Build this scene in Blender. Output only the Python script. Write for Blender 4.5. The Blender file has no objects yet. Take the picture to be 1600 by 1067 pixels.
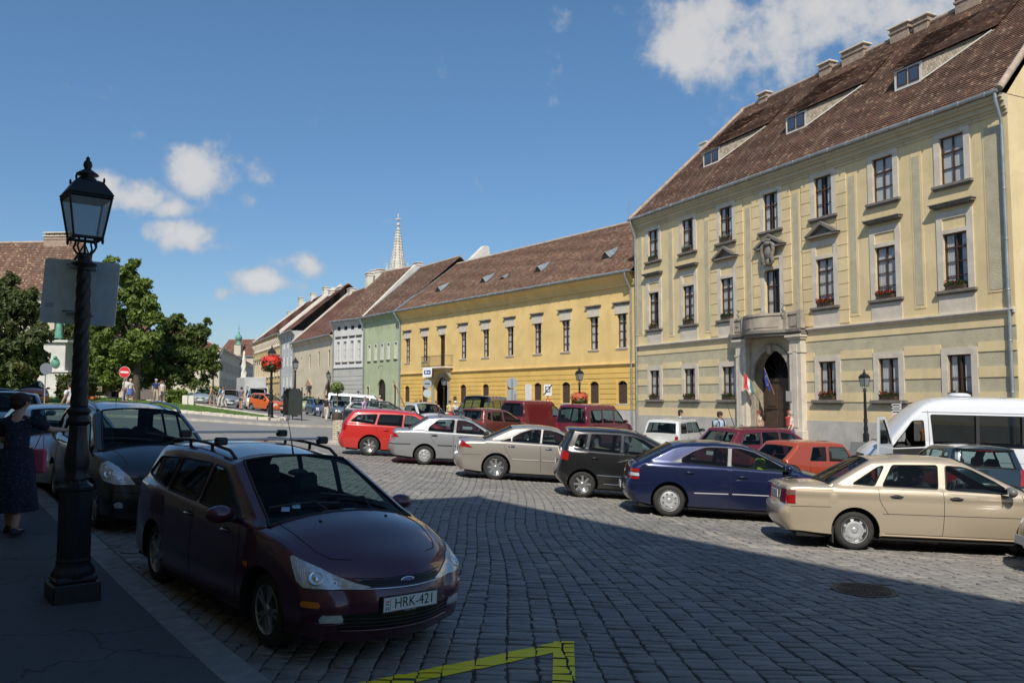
import bpy, bmesh, math, random
import numpy as np
from mathutils import Vector, Matrix
from mathutils.geometry import delaunay_2d_cdt
from mathutils.bvhtree import BVHTree
random.seed(7); RN=np.random.RandomState(5)
R=math.radians
S=bpy.context.scene
COL=S.collection
# ---------------------------------------------------------------- camera
cam=bpy.data.cameras.new('camera'); co=bpy.data.objects.new('camera',cam); COL.objects.link(co)
cam.sensor_fit='HORIZONTAL'; cam.sensor_width=36; cam.lens=36*1280/1600
cam.clip_start=.1; cam.clip_end=4000
PITCH=math.atan(88.5/1280)
co.location=(0,0,1.7); co.rotation_euler=(math.pi/2+PITCH,0,0)
S.camera=co
# ---------------------------------------------------------------- light
SUN_EL=R(47); SUN_H=Vector((-.10,-.995,0)).normalized()          # horizontal direction towards the sun
sund=Vector((SUN_H.x*math.cos(SUN_EL),SUN_H.y*math.cos(SUN_EL),math.sin(SUN_EL)))
sl=bpy.data.lights.new('sun','SUN'); sl.energy=4.6; sl.angle=R(.5); sl.color=(1,.93,.82)
so=bpy.data.objects.new('sun',sl); COL.objects.link(so); so.location=(0,0,60)
so.rotation_euler=sund.to_track_quat('Z','Y').to_euler()
W=bpy.data.worlds.new('World'); S.world=W; W.use_nodes=True
WN=W.node_tree; WN.nodes.clear()
def wn(t,**k):
    n=WN.nodes.new(t)
    for a,b in k.items(): setattr(n,a,b)
    return n
wo=wn('ShaderNodeOutputWorld'); bg=wn('ShaderNodeBackground'); sky=wn('ShaderNodeTexSky')
sky.sky_type='NISHITA'; sky.sun_disc=False; sky.sun_elevation=SUN_EL
sky.sun_rotation=math.atan2(SUN_H.x,SUN_H.y)
sky.altitude=200; sky.air_density=1.0; sky.dust_density=.6; sky.ozone_density=2.2
bg.inputs['Strength'].default_value=.105
WN.links.new(bg.outputs[0],wo.inputs[0])
geo=wn('ShaderNodeTexCoord')
def wmath(op,a,b=None,c=None,clamp=False):
    n=wn('ShaderNodeMath',operation=op,use_clamp=clamp)
    for i,v in enumerate((a,b,c)):
        if v is None: continue
        if isinstance(v,(int,float)): n.inputs[i].default_value=v
        else: WN.links.new(v,n.inputs[i])
    return n.outputs[0]
def raydir(px,py):
    a=(px-800)/1280;b=(533.5-py)/1280
    return Vector((a,math.cos(PITCH)-b*math.sin(PITCH),b*math.cos(PITCH)+math.sin(PITCH))).normalized()
nz=wn('ShaderNodeTexNoise'); nz.inputs['Scale'].default_value=15; nz.inputs['Detail'].default_value=9; nz.inputs['Roughness'].default_value=.58
nz2=wn('ShaderNodeTexNoise'); nz2.inputs['Scale'].default_value=34; nz2.inputs['Detail'].default_value=6; nz2.inputs['Roughness'].default_value=.6
WN.links.new(geo.outputs['Generated'],nz.inputs['Vector']); WN.links.new(geo.outputs['Generated'],nz2.inputs['Vector'])
# clouds as directions in the sky: (direction, angular half size h, v, weight)
CL=[((1075,65),.042,.055,.95),((1130,85),.055,.045,.7),((1200,60),.085,.06,.78),((1260,90),.045,.035,.5),((1330,20),.11,.05,.85),((1440,30),.07,.04,.75),((1160,20),.10,.035,.7),((1520,10),.05,.03,.6),
    ((200,308),.048,.022,.95),((172,288),.024,.018,.8),((262,328),.030,.013,.75),((308,272),.036,.026,.95),((338,292),.016,.014,.5),((285,368),.048,.020,.95),((335,385),.035,.012,.6),((415,278),.02,.016,.5),((385,312),.018,.014,.45),
    ((415,440),.038,.017,1.0),((480,415),.040,.018,.75),((345,457),.018,.012,.6),((510,408),.02,.014,.45)]
acc=None
for (px,py),h,v,wt in CL:
    c=raydir(px,py); rt=Vector((c.y,-c.x,0)).normalized(); up=rt.cross(c)
    def dot(vec):
        n=wn('ShaderNodeVectorMath',operation='DOT_PRODUCT'); WN.links.new(geo.outputs['Generated'],n.inputs[0]); n.inputs[1].default_value=vec; return n.outputs['Value']
    a=wmath('MULTIPLY',dot(rt/h),1.0); b=wmath('MULTIPLY',dot(up/v),1.0)
    r2=wmath('ADD',wmath('MULTIPLY',a,a),wmath('MULTIPLY',b,b))
    g=wmath('MULTIPLY',wmath('EXPONENT',wmath('MULTIPLY',r2,-1.0)),wt)
    g=wmath('MULTIPLY',g,wmath('GREATER_THAN',dot(c),0.0))
    acc=g if acc is None else wmath('MAXIMUM',acc,g)
den=wmath('ADD',acc,wmath('MULTIPLY',wmath('SUBTRACT',nz.outputs['Fac'],.5),1.9))
den=wmath('ADD',den,wmath('MULTIPLY',wmath('SUBTRACT',nz2.outputs['Fac'],.5),.8))
mask=wn('ShaderNodeMapRange',interpolation_type='SMOOTHSTEP'); WN.links.new(den,mask.inputs['Value'])
mask.inputs['From Min'].default_value=.24; mask.inputs['From Max'].default_value=.80; mask.inputs['To Max'].default_value=.80
crmp=wn('ShaderNodeValToRGB'); crmp.color_ramp.elements[0].color=(3.6,4.2,5.0,1); crmp.color_ramp.elements[1].color=(7.0,6.7,6.4,1)
crmp.color_ramp.elements[0].position=.25; crmp.color_ramp.elements[1].position=.95
WN.links.new(den,crmp.inputs['Fac'])
hs=wn('ShaderNodeHueSaturation'); hs.inputs['Saturation'].default_value=1.13; hs.inputs['Value'].default_value=1.06; hs.inputs['Hue'].default_value=.493
WN.links.new(sky.outputs[0],hs.inputs['Color'])
mx=wn('ShaderNodeMix',data_type='RGBA'); WN.links.new(mask.outputs[0],mx.inputs[0]); 
sepz=wn('ShaderNodeSeparateXYZ'); WN.links.new(geo.outputs['Generated'],sepz.inputs[0]); er=wn('ShaderNodeValToRGB'); er.color_ramp.elements[0].color=(.66,.72,.84,1); er.color_ramp.elements[0].position=.0; er.color_ramp.elements[1].color=(1.0,1.04,1.10,1); er.color_ramp.elements[1].position=.42; WN.links.new(sepz.outputs[2],er.inputs[0])
em=wn('ShaderNodeMix',data_type='RGBA',blend_type='MULTIPLY'); em.inputs[0].default_value=1; WN.links.new(hs.outputs[0],em.inputs[6]); WN.links.new(er.outputs[0],em.inputs[7]); WN.links.new(em.outputs[2],mx.inputs[6]); WN.links.new(crmp.outputs[0],mx.inputs[7])
WN.links.new(mx.outputs[2],bg.inputs['Color'])
S.render.engine='CYCLES'
S.view_settings.view_transform='Standard'; S.view_settings.look='None'; S.view_settings.exposure=0.0; S.view_settings.gamma=1
try: S.cycles.max_bounces=6; S.cycles.transparent_max_bounces=12; S.cycles.caustics_reflective=False; S.cycles.caustics_refractive=False
except Exception: pass
# ---------------------------------------------------------------- ground height
def at(px,py,Y):
    a=(px-800)/1280;b=(533.5-py)/1280
    r=np.array([a,math.cos(PITCH)-b*math.sin(PITCH),b*math.cos(PITCH)+math.sin(PITCH)]); r=r*Y/r[1]
    return r+np.array([0,0,1.7])
CTL=[(405,1010,7.0),(245,905,9.0),(1328,857,12.25),(1600,868,11.6),(1042,803,15.5),(1240,822,15.6),(908,773,18.0),(772,746,21.2),(930,760,21.5),(662,724,25.2),(575,709,27),
     (436,660,48),(1333,708,33.5),(1264,698,38.0),(1000,673,52),(1590,790,20),(521,660,51),(391,641,66),(425,643,75),(505,640,93),(190,847,10.6),(20,845,10.2),(100,735,17),(75,636,50),(1350,925,9.5),(620,662,70),(345,641,120),(170,626,62),(300,632,68),(300,647,50)]
cp=np.array([at(*c) for c in CTL]); SC=20.
def _k(a,b):
    d=np.sqrt(((a[:,None,:]-b[None,:,:])**2).sum(-1))/SC
    return np.where(d>1e-9,d*d*np.log(d+1e-12),0)
_n=len(cp); _K=_k(cp[:,:2],cp[:,:2])+np.eye(_n)*.08; _P=np.c_[np.ones(_n),cp[:,:2]/SC]
_A=np.block([[_K,_P],[_P.T,np.zeros((3,3))]]); _w=np.linalg.solve(_A,np.r_[cp[:,2],0,0,0])
def GN(xy):
    xy=np.array(xy,float).reshape(-1,2); q=np.c_[np.clip(xy[:,0],-38,22),np.clip(xy[:,1],3,125)]
    return _k(q,cp[:,:2])@_w[:_n]+np.c_[np.ones(len(q)),q/SC]@_w[_n:]
def G(x,y): return float(GN([[x,y]])[0])
def gp(px,py,Y): 
    "ground point below the ray through a pixel column at forward distance Y"
    p=at(px,py,Y); return Vector((p[0],p[1],G(p[0],p[1])))
def hitg(px,py):
    r=at(px,py,1.0)-np.array([0,0,1.7]); t=2.
    for i in range(4000):
        if 1.7+r[2]*t<G(r[0]*t,t): break
        t*=1.0015
    return np.array([r[0]*t,t])
# ---------------------------------------------------------------- materials
MATS={}
class NT:
    def __init__(s,m): s.m=m; s.t=m.node_tree; s.n=s.t.nodes
    def node(s,t,inp=None,**k):
        n=s.n.new(t)
        for a,b in k.items(): setattr(n,a,b)
        for a,b in (inp or {}).items(): s.set(n.inputs[a],b)
        return n
    def set(s,i,v):
        if hasattr(v,'is_output') : s.t.links.new(v,i)
        elif isinstance(v,(tuple,list)) and len(v)==3 and i.type=='RGBA': i.default_value=(*v,1)
        else: i.default_value=v
    def math(s,op,a,b=0,c=None,clamp=False):
        n=s.n.new('ShaderNodeMath'); n.operation=op; n.use_clamp=clamp
        s.set(n.inputs[0],a); s.set(n.inputs[1],b)
        if c is not None: s.set(n.inputs[2],c)
        return n.outputs[0]
    def noise(s,vec,scale,detail=4,rough=.55):
        n=s.node('ShaderNodeTexNoise',{'Scale':scale,'Detail':detail,'Roughness':rough}); s.t.links.new(vec,n.inputs['Vector']); return n.outputs['Fac']
    def mix(s,f,a,b,mode='MIX'):
        n=s.n.new('ShaderNodeMix'); n.data_type='RGBA'; n.blend_type=mode
        s.set(n.inputs[0],f); s.set(n.inputs[6],a); s.set(n.inputs[7],b); return n.outputs[2]
    def rng(s,v,a,b,c=0.,d=1.,smooth=False):
        n=s.node('ShaderNodeMapRange',{'Value':v,'From Min':a,'From Max':b,'To Min':c,'To Max':d})
        if smooth: n.interpolation_type='SMOOTHSTEP'
        return n.outputs[0]
    def bump(s,h,strength=.3,dist=.02,normal=None):
        n=s.node('ShaderNodeBump',{'Height':h,'Strength':strength,'Distance':dist})
        if normal is not None: s.t.links.new(normal,n.inputs['Normal'])
        return n.outputs[0]
def newmat(name):
    m=bpy.data.materials.new(name); m.use_nodes=True; t=NT(m); b=m.node_tree.nodes['Principled BSDF']; return m,t,b
def mat(name,col,rough=.6,metal=0,noise=None,bump=None,coat=0,spec=.5,emit=None,noise2=None,coord='Object'):
    """noise=(scale, amount): value mottling; noise2=(scale, colour, amount): stains; bump=(scale,strength,dist)"""
    if name in MATS: return MATS[name]
    m,t,b=newmat(name); vec=t.node('ShaderNodeTexCoord').outputs[coord]
    c=None
    if noise:
        f=t.noise(vec,noise[0],6); k=noise[1]
        c=t.mix(t.rng(f,.3,.7),tuple(x*(1-k) for x in col),tuple(min(1,x*(1+k)) for x in col))
    if noise2:
        f=t.noise(vec,noise2[0],8,.65)
        c=t.mix(t.rng(f,.5,.78,0,noise2[2]),c if c is not None else col,noise2[1])
    t.set(b.inputs['Base Color'],c if c is not None else col)
    b.inputs['Roughness'].default_value=rough; b.inputs['Metallic'].default_value=metal
    b.inputs['Specular IOR Level'].default_value=spec; b.inputs['Coat Weight'].default_value=coat; b.inputs['Coat Roughness'].default_value=.03
    if bump: t.set(b.inputs['Normal'],t.bump(t.noise(vec,bump[0],5,.6),bump[1],bump[2] if len(bump)>2 else .02))
    if emit: b.inputs['Emission Color'].default_value=(*emit[0],1); b.inputs['Emission Strength'].default_value=emit[1]
    MATS[name]=m; return m
def glass(name,tint,opac,rough=.02,ior=1.5,rf=1.0):
    if name in MATS: return MATS[name]
    m,t,b=newmat(name); t.n.remove(b)
    tr=t.node('ShaderNodeBsdfTransparent',{'Color':tint}); df=t.node('ShaderNodeBsdfDiffuse',{'Color':(.02,.025,.03)})
    gl=t.node('ShaderNodeBsdfGlossy',{'Roughness':rough}); gg=t.node('ShaderNodeNewGeometry'); dn=t.node('ShaderNodeVectorMath',{0:gg.outputs['Normal'],1:gg.outputs['Incoming']},operation='DOT_PRODUCT'); f0=((ior-1)/(ior+1))**2; fo=t.math('ADD',f0,t.math('MULTIPLY',1-f0,t.math('POWER',t.math('SUBTRACT',1.0,t.math('ABSOLUTE',dn.outputs['Value']),None,True),5.0)))
    m1=t.node('ShaderNodeMixShader',{0:opac,1:tr.outputs[0],2:df.outputs[0]})
    m2=t.node('ShaderNodeMixShader',{0:t.math('MULTIPLY',fo,rf),1:m1.outputs[0],2:gl.outputs[0]})
    t.t.links.new(m2.outputs[0],t.n['Material Output'].inputs[0]); MATS[name]=m; return m
def tilemat(name,cols,w,h,wear=(.6,.45,.3),wearamt=.12,rough=.85,lichen=None):
    "roof tiles: every tile its own tone, laid in courses; UV in metres"
    if name in MATS: return MATS[name]
    m,t,b=newmat(name); uv=t.node('ShaderNodeUVMap').outputs[0]
    sp=t.node('ShaderNodeSeparateXYZ',{0:uv}); row=t.math('FLOOR',t.math('DIVIDE',sp.outputs[1],h))
    off=t.math('MULTIPLY',t.math('MODULO',row,2.),.5)
    ux=t.math('ADD',t.math('DIVIDE',sp.outputs[0],w),off); cx=t.math('FLOOR',ux)
    cb=t.node('ShaderNodeCombineXYZ',{0:cx,1:row}); wnz=t.node('ShaderNodeTexWhiteNoise',{'Vector':cb.outputs[0]},noise_dimensions='3D')
    r=t.node('ShaderNodeValToRGB',{0:wnz.outputs['Value']}); e=r.color_ramp.elements
    r.color_ramp.interpolation='CONSTANT'
    while len(e)<len(cols): e.new(.5)
    tot=0
    for i,(c,wt) in enumerate(cols): e[i].position=tot; e[i].color=(*c,1); tot+=wt
    obj=t.node('ShaderNodeTexCoord').outputs['Object']
    big=t.noise(obj,.35,6,.6)
    c=t.mix(t.rng(big,.35,.7,0,.55),r.outputs[0],lichen or (.06,.045,.035))
    streak=t.noise(t.node('ShaderNodeMapping',{'Vector':uv,'Scale':(1.6,.12,1)}).outputs[0],1.2,5,.6)
    c=t.mix(t.rng(streak,.5,.72,0,wearamt*2),c,wear)
    fx=t.math('FRACT',ux); fy=t.math('FRACT',t.math('DIVIDE',sp.outputs[1],h))
    gap=t.math('MULTIPLY',t.rng(t.math('ABSOLUTE',t.math('SUBTRACT',fx,.5)),.42,.5,1,0),1)
    wn2=t.node('ShaderNodeTexWhiteNoise',{'Vector':cb.outputs[0]},noise_dimensions='3D').outputs['Value']
    hh=t.math('ADD',t.math('MULTIPLY',gap,.6),t.math('ADD',t.math('MULTIPLY',fy,-.7),t.math('MULTIPLY',wn2,.5)))
    t.set(b.inputs['Base Color'],t.mix(t.rng(gap,0,1,.6,0),c,(.02,.015,.012)))
    t.set(b.inputs['Normal'],t.bump(hh,.7,.03)); b.inputs['Roughness'].default_value=rough
    MATS[name]=m; return m
# ---------------------------------------------------------------- mesh builder
I4=Matrix.Identity(4)
class MB:
    def __init__(s,M=None): s.v=[];s.f=[];s.m=[];s.uv=[];s.sm=[];s.M=M or I4
    def add(s,vs,fs,mi=0,uvs=None,smooth=False,M=None):
        T=s.M@M if M is not None else s.M; o=len(s.v)
        s.v+=[T@Vector(v) for v in vs]
        for i,f in enumerate(fs):
            s.f.append([o+k for k in f]); s.m.append(mi); s.sm.append(smooth); s.uv.append(uvs[i] if uvs else None)
        return s
    def box(s,a,b,mi=0,M=None,bev=0):
        x0,x1=sorted((a[0],b[0]));y0,y1=sorted((a[1],b[1]));z0,z1=sorted((a[2],b[2]))
        if bev:
            e=bev; vs=[];
            for z in (z0,z1):
                vs+= [(x0+e,y0+e,z),(x1-e,y0+e,z),(x1-e,y1-e,z),(x0+e,y1-e,z)]
            for z in (z0+e,z1-e):
                vs+= [(x0+e,y0,z),(x1-e,y0,z),(x1,y0+e,z),(x1,y1-e,z),(x1-e,y1,z),(x0+e,y1,z),(x0,y1-e,z),(x0,y0+e,z)]
            fs=[(3,2,1,0),(4,5,6,7)]
            r0=list(range(8,16)); r1=list(range(16,24))
            for i in range(8): j=(i+1)%8; fs.append((r0[i],r0[j],r1[j],r1[i]))
            for (q,r,fl) in ((0,r0,1),(4,r1,0)):
                ed=[(q,q+1,r[1],r[0]),(q+1,r[2],r[1]),(q+1,q+2,r[3],r[2]),(q+2,r[4],r[3]),(q+2,q+3,r[5],r[4]),(q+3,r[6],r[5]),(q+3,q,r[7],r[6]),(q,r[0],r[7])]
                for f in ed: fs.append(f if fl else tuple(reversed(f)))
            return s.add(vs,fs,mi,M=M)
        vs=[(x0,y0,z0),(x1,y0,z0),(x1,y1,z0),(x0,y1,z0),(x0,y0,z1),(x1,y0,z1),(x1,y1,z1),(x0,y1,z1)]
        fs=[(3,2,1,0),(4,5,6,7),(0,1,5,4),(1,2,6,5),(2,3,7,6),(3,0,4,7)]
        uv=[]
        for f in fs:
            p=[vs[k] for k in f]; n=(Vector(p[1])-Vector(p[0])).cross(Vector(p[2])-Vector(p[1])); ax=max(range(3),key=lambda i:abs(n[i]))
            uv.append([(q[1],q[2]) if ax==0 else (q[0],q[2]) if ax==1 else (q[0],q[1]) for q in p])
        return s.add(vs,fs,mi,uv,M=M)
    def quad(s,p,mi=0,uv=None): return s.add(p,[tuple(range(len(p)))],mi,[uv] if uv else None)
    def tube(s,pts,r,n=8,mi=0,cap=True,smooth=True):
        pts=[Vector(p) for p in pts]; rr=r if isinstance(r,(list,tuple)) else [r]*len(pts); vs=[];fs=[]
        T0=None
        for i,p in enumerate(pts):
            t=(pts[min(i+1,len(pts)-1)]-pts[max(i-1,0)]).normalized()
            if T0 is None:
                a=Vector((0,0,1)) if abs(t.z)<.9 else Vector((1,0,0)); u=t.cross(a).normalized()
            else: u=(u-t*u.dot(t)); u=u.normalized() if u.length>1e-6 else t.orthogonal().normalized()
            w=t.cross(u); T0=t
            for k in range(n): q=2*math.pi*k/n; vs.append(p+(u*math.cos(q)+w*math.sin(q))*rr[i])
        for i in range(len(pts)-1):
            for k in range(n): j=(k+1)%n; fs.append((i*n+k,i*n+j,(i+1)*n+j,(i+1)*n+k))
        s.add(vs,fs,mi,smooth=smooth)
        if cap: s.add(vs[:n],[tuple(reversed(range(n)))],mi); s.add(vs[-n:],[tuple(range(n))],mi)
        return s
    def lathe(s,prof,n=16,mi=0,M=None,smooth=True,twist=0,lobes=None,sq=None):
        "prof=[(r,z)...] about local z"
        vs=[];fs=[]
        for i,(r,z) in enumerate(prof):
            for k in range(n):
                q=2*math.pi*(k+.5*(sq or 0))/n; rr=r
                if lobes: rr=r*(1+lobes[1]*math.cos(lobes[0]*(q-twist*z)))
                vs.append((rr*math.cos(q),rr*math.sin(q),z))
        for i in range(len(prof)-1):
            for k in range(n): j=(k+1)%n; fs.append((i*n+k,i*n+j,(i+1)*n+j,(i+1)*n+k))
        fs.append(tuple(reversed(range(n)))); fs.append(tuple(range((len(prof)-1)*n,len(prof)*n)))
        return s.add(vs,fs,mi,smooth=smooth,M=M)
    def prism(s,poly,d0,d1,mi=0,M=None,axis=1):
        "polygon in (x,z) extruded along y from d0 to d1"
        n=len(poly); f=(lambda p,d:(p[0],d,p[1])) if axis==1 else (lambda p,d:(p[0],p[1],d)) if axis==2 else (lambda p,d:(d,p[0],p[1]))
        vs=[f(p,d0) for p in poly]+[f(p,d1) for p in poly]
        fs=[tuple(range(n)),tuple(reversed(range(n,2*n)))]+[(i+n,(i+1)%n+n,(i+1)%n,i) for i in range(n)]
        return s.add(vs,fs,mi,M=M)
    def ball(s,c,r,n=10,m=7,mi=0,M=None):
        c=Vector(c); r=(r,r,r) if isinstance(r,(int,float)) else r; vs=[];fs=[]
        for i in range(m+1):
            t=math.pi*i/m
            for k in range(n): q=2*math.pi*k/n; vs.append((c.x+r[0]*math.sin(t)*math.cos(q),c.y+r[1]*math.sin(t)*math.sin(q),c.z-r[2]*math.cos(t)))
        for i in range(m):
            for k in range(n): j=(k+1)%n; fs.append((i*n+k,i*n+j,(i+1)*n+j,(i+1)*n+k))
        return s.add(vs,fs,mi,smooth=True,M=M)
    def build(s,name,mats,parent=None,recalc=False):
        me=bpy.data.meshes.new(name); me.from_pydata([tuple(v) for v in s.v],[],s.f)
        for m in (mats if isinstance(mats,(list,tuple)) else [mats]): me.materials.append(m)
        me.polygons.foreach_set('material_index',s.m); me.polygons.foreach_set('use_smooth',s.sm)
        if any(u is not None for u in s.uv):
            L=me.uv_layers.new(name='UVMap'); fl=[]
            for p,u in zip(s.f,s.uv):
                for k in range(len(p)): fl+= list(u[k]) if u is not None else [s.v[p[k]].x,s.v[p[k]].z]
            L.data.foreach_set('uv',fl)
        if recalc:
            b=bmesh.new(); b.from_mesh(me); bmesh.ops.remove_doubles(b,verts=b.verts,dist=1e-4); bmesh.ops.recalc_face_normals(b,faces=b.faces); b.to_mesh(me); b.free()
        me.update()
        o=bpy.data.objects.new(name,me); COL.objects.link(o)
        if parent is not None: o.parent=parent
        return o
def root(name,label,cat,loc=(0,0,0),rz=0,group=None,M=None):
    o=bpy.data.objects.new(name,None); COL.objects.link(o); o.empty_display_size=.3
    if M is not None: o.matrix_world=M
    else: o.location=loc; o.rotation_euler=(0,0,rz)
    return tag(o,label,cat,group)
def tag(o,label,cat,group=None):
    o['label']=label; o['category']=cat
    if group: o['group']=group
    return o
def struct(o,kind='structure'): o['kind']=kind; return o
CH={}
def kids(o): return [c for c in bpy.data.objects if c.parent==o]
def dup(o,parent=None,_map=None):
    if _map is None:
        _map={}
        for c in bpy.data.objects:
            if c.parent: _map.setdefault(c.parent.name,[]).append(c)
    c=o.copy(); COL.objects.link(c)
    if parent is not None: c.parent=parent
    for k in _map.get(o.name,[]): dup(k,c,_map)
    return c
def cdt(outer,holes,pts=(),keep=True):
    "triangulate polygon with holes; returns verts2d, tris, region id (0 body, i+1 inside hole i)"
    V=[];E=[]
    def loop(P):
        o=len(V); n=len(P); V.extend(Vector(p) for p in P); E.extend((o+i,o+(i+1)%n) for i in range(n))
    loop(outer)
    for h in holes: loop(h)
    V.extend(Vector(p) for p in pts)
    v,e,f,_,_,_=delaunay_2d_cdt(V,E,[],0,1e-6)
    v=np.array([tuple(p) for p in v]); T=[];reg=[]
    if not len(f): return v,[],[]
    C=np.array([v[list(t)].mean(0) for t in f]); ino=inpoly(C,outer); rg=np.zeros(len(f),int)
    for i,h in enumerate(holes): rg[inpoly(C,h)]=i+1
    for t,o,g in zip(f,ino,rg):
        if o:
            a,b,c=(v[k] for k in t[:3])
            if (b[0]-a[0])*(c[1]-a[1])-(b[1]-a[1])*(c[0]-a[0])<0: t=list(reversed(t))
            T.append(list(t)); reg.append(int(g))
    return v,T,reg
def inpoly(P,poly):
    P=np.asarray(P,float); x,y=P[:,0],P[:,1]; r=np.zeros(len(P),bool); n=len(poly)
    for i in range(n):
        x0,y0=poly[i];x1,y1=poly[(i+1)%n]
        if y0==y1: continue
        c=((y0>y)!=(y1>y))&(x<(x1-x0)*(y-y0)/(y1-y0)+x0); r^=c
    return r
def crom(P,n=6,closed=False):
    "Catmull-Rom through points; a doubled point is a corner"
    P=[Vector((*p,)) for p in P]; out=[]; m=len(P)
    for i in range(m if closed else m-1):
        p1=P[i];p2=P[(i+1)%m]
        if (p2-p1).length<1e-6: continue
        p0=P[i-1] if (i>0 or closed) else p1; p3=P[(i+2)%m] if (i+2<m or closed) else p2
        if (p0-p1).length<1e-6: p0=p1
        if (p3-p2).length<1e-6: p3=p2
        for k in range(n):
            t=k/n; l=(p2-p1).length
            m1=(p2-p0)/max((p2-p0).length,1e-6)*l if (p0-p1).length>1e-6 else (p2-p1); m2=(p3-p1)/max((p3-p1).length,1e-6)*l if (p3-p2).length>1e-6 else (p2-p1)
            out.append(p1*(2*t**3-3*t*t+1)+m1*(t**3-2*t*t+t)+p2*(-2*t**3+3*t*t)+m2*(t**3-t*t))
    if not closed: out.append(P[-1])
    return out
# ================================================================ GROUND
def cobble_mat():
    m,t,b=newmat('cobblestone'); at_=t.node('ShaderNodeAttribute',attribute_name='tone'); vec=t.node('ShaderNodeTexCoord').outputs['Object']
    r=t.node('ShaderNodeValToRGB',{0:at_.outputs['Fac']}); e=r.color_ramp.elements
    e[0].color=(.10,.098,.096,1); e[1].color=(.50,.44,.34,1); e[1].position=1; k=e.new(.5); k.color=(.215,.208,.196,1); k=e.new(.8); k.color=(.30,.275,.235,1)
    f=t.noise(vec,26,6,.65); c=t.mix(t.rng(f,.3,.7),r.outputs[0],(.27,.258,.235)); 
    f2=t.noise(vec,1.1,5,.6); c=t.mix(t.rng(f2,.4,.7,0,.65),c,(.13,.127,.122)); f3=t.noise(vec,140,2,.5); c=t.mix(t.rng(f3,.6,.75,0,.35),c,(.4,.385,.35))
    f4=t.noise(vec,.28,4,.6); c=t.mix(t.rng(f4,.45,.7,0,.35),c,(.34,.315,.275))
    t.set(b.inputs['Base Color'],c); t.set(b.inputs['Roughness'],t.rng(f,.3,.7,.5,.8))
    t.set(b.inputs['Normal'],t.bump(t.math('ADD',f,t.math('MULTIPLY',f3,.3)),.55,.012)); return m
def road_mat():
    "setts too far off to model: courses in the shader"
    m,t,b=newmat('distant_setts'); g=t.node('ShaderNodeTexCoord').outputs['Object']
    mp=t.node('ShaderNodeMapping',{'Vector':g,'Rotation':(0,0,R(-8)),'Scale':(1,1,1)})
    br=t.node('ShaderNodeTexBrick',{'Vector':mp.outputs[0],'Color1':(.27,.262,.245,1),'Color2':(.20,.195,.186,1),'Mortar':(.12,.114,.104,1),'Scale':1.,'Mortar Size':.012,'Brick Width':.2,'Row Height':.15,'Mortar Smooth':.4})
    f=t.noise(g,1.0,7,.62); c=t.mix(t.rng(f,.35,.7,0,.6),br.outputs[0],(.30,.287,.258)); f2=t.noise(g,.15,4,.6); c=t.mix(t.rng(f2,.4,.7,0,.45),c,(.19,.186,.177))
    t.set(b.inputs['Base Color'],c); b.inputs['Roughness'].default_value=.75
    t.set(b.inputs['Normal'],t.bump(br.outputs['Fac'],-.5,.02)); return m
def sheet(name,poly,zoff,m,step=1.0,thick=0,parent=None,side=None):
    "a ground sheet following the terrain inside polygon (x,y)"
    P=np.array(poly); lo=P.min(0); hi=P.max(0)
    xs=np.arange(lo[0]+step/2,hi[0],step); ys=np.arange(lo[1]+step/2,hi[1],step); gx,gy=np.meshgrid(xs,ys); q=np.c_[gx.ravel(),gy.ravel()]; q=q[inpoly(q,poly)]
    dense=[]
    for i in range(len(poly)):
        a=Vector(poly[i]);b=Vector(poly[(i+1)%len(poly)]); n=max(1,int((b-a).length/step)); dense+=[tuple(a.lerp(b,k/n)) for k in range(n)]
    v,T,_=cdt(dense,[],q); z=GN(v)+zoff
    mb=MB(); V=[(a[0],a[1],h) for a,h in zip(v,z)]
    mb.add(V,T,0,smooth=True)
    if thick:
        n=len(dense); z0=GN(dense)+zoff; vs=[(*p,h) for p,h in zip(dense,z0)]+[(*p,h-thick) for p,h in zip(dense,z0)]
        mb.add(vs,[(i,i+n,(i+1)%n+n,(i+1)%n) for i in range(n)],1 if side else 0)
    return mb.build(name,[m]+([side] if side else []),parent)
roadm=road_mat()
# main sheet, fine near the camera, reaching the horizon
xs=np.unique(np.r_[np.linspace(-900,-60,15),np.linspace(-60,40,81),np.linspace(40,900,15)]); ys=np.unique(np.r_[np.linspace(-400,-6,12),np.linspace(-6,60,60),np.linspace(60,140,28),np.linspace(140,2200,18)])
gx,gy=np.meshgrid(xs,ys); gz=GN(np.c_[gx.ravel(),gy.ravel()])
# cut lower where the modelled setts lie
def near_kerb_x(y): return -1.68-.767*(y-5.84)
def in_cob(x,y): return (y>2.6)&(y<27)&(x>near_kerb_x(y)-.1)&(x<.70*y+2.2)
nx=len(xs); fs=[(j*nx+i,j*nx+i+1,(j+1)*nx+i+1,(j+1)*nx+i) for j in range(len(ys)-1) for i in range(nx-1)]
mb=MB(); mb.add(list(zip(gx.ravel(),gy.ravel(),gz-.03)),fs,smooth=True); g=mb.build('road_ground',roadm); struct(g)
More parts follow.
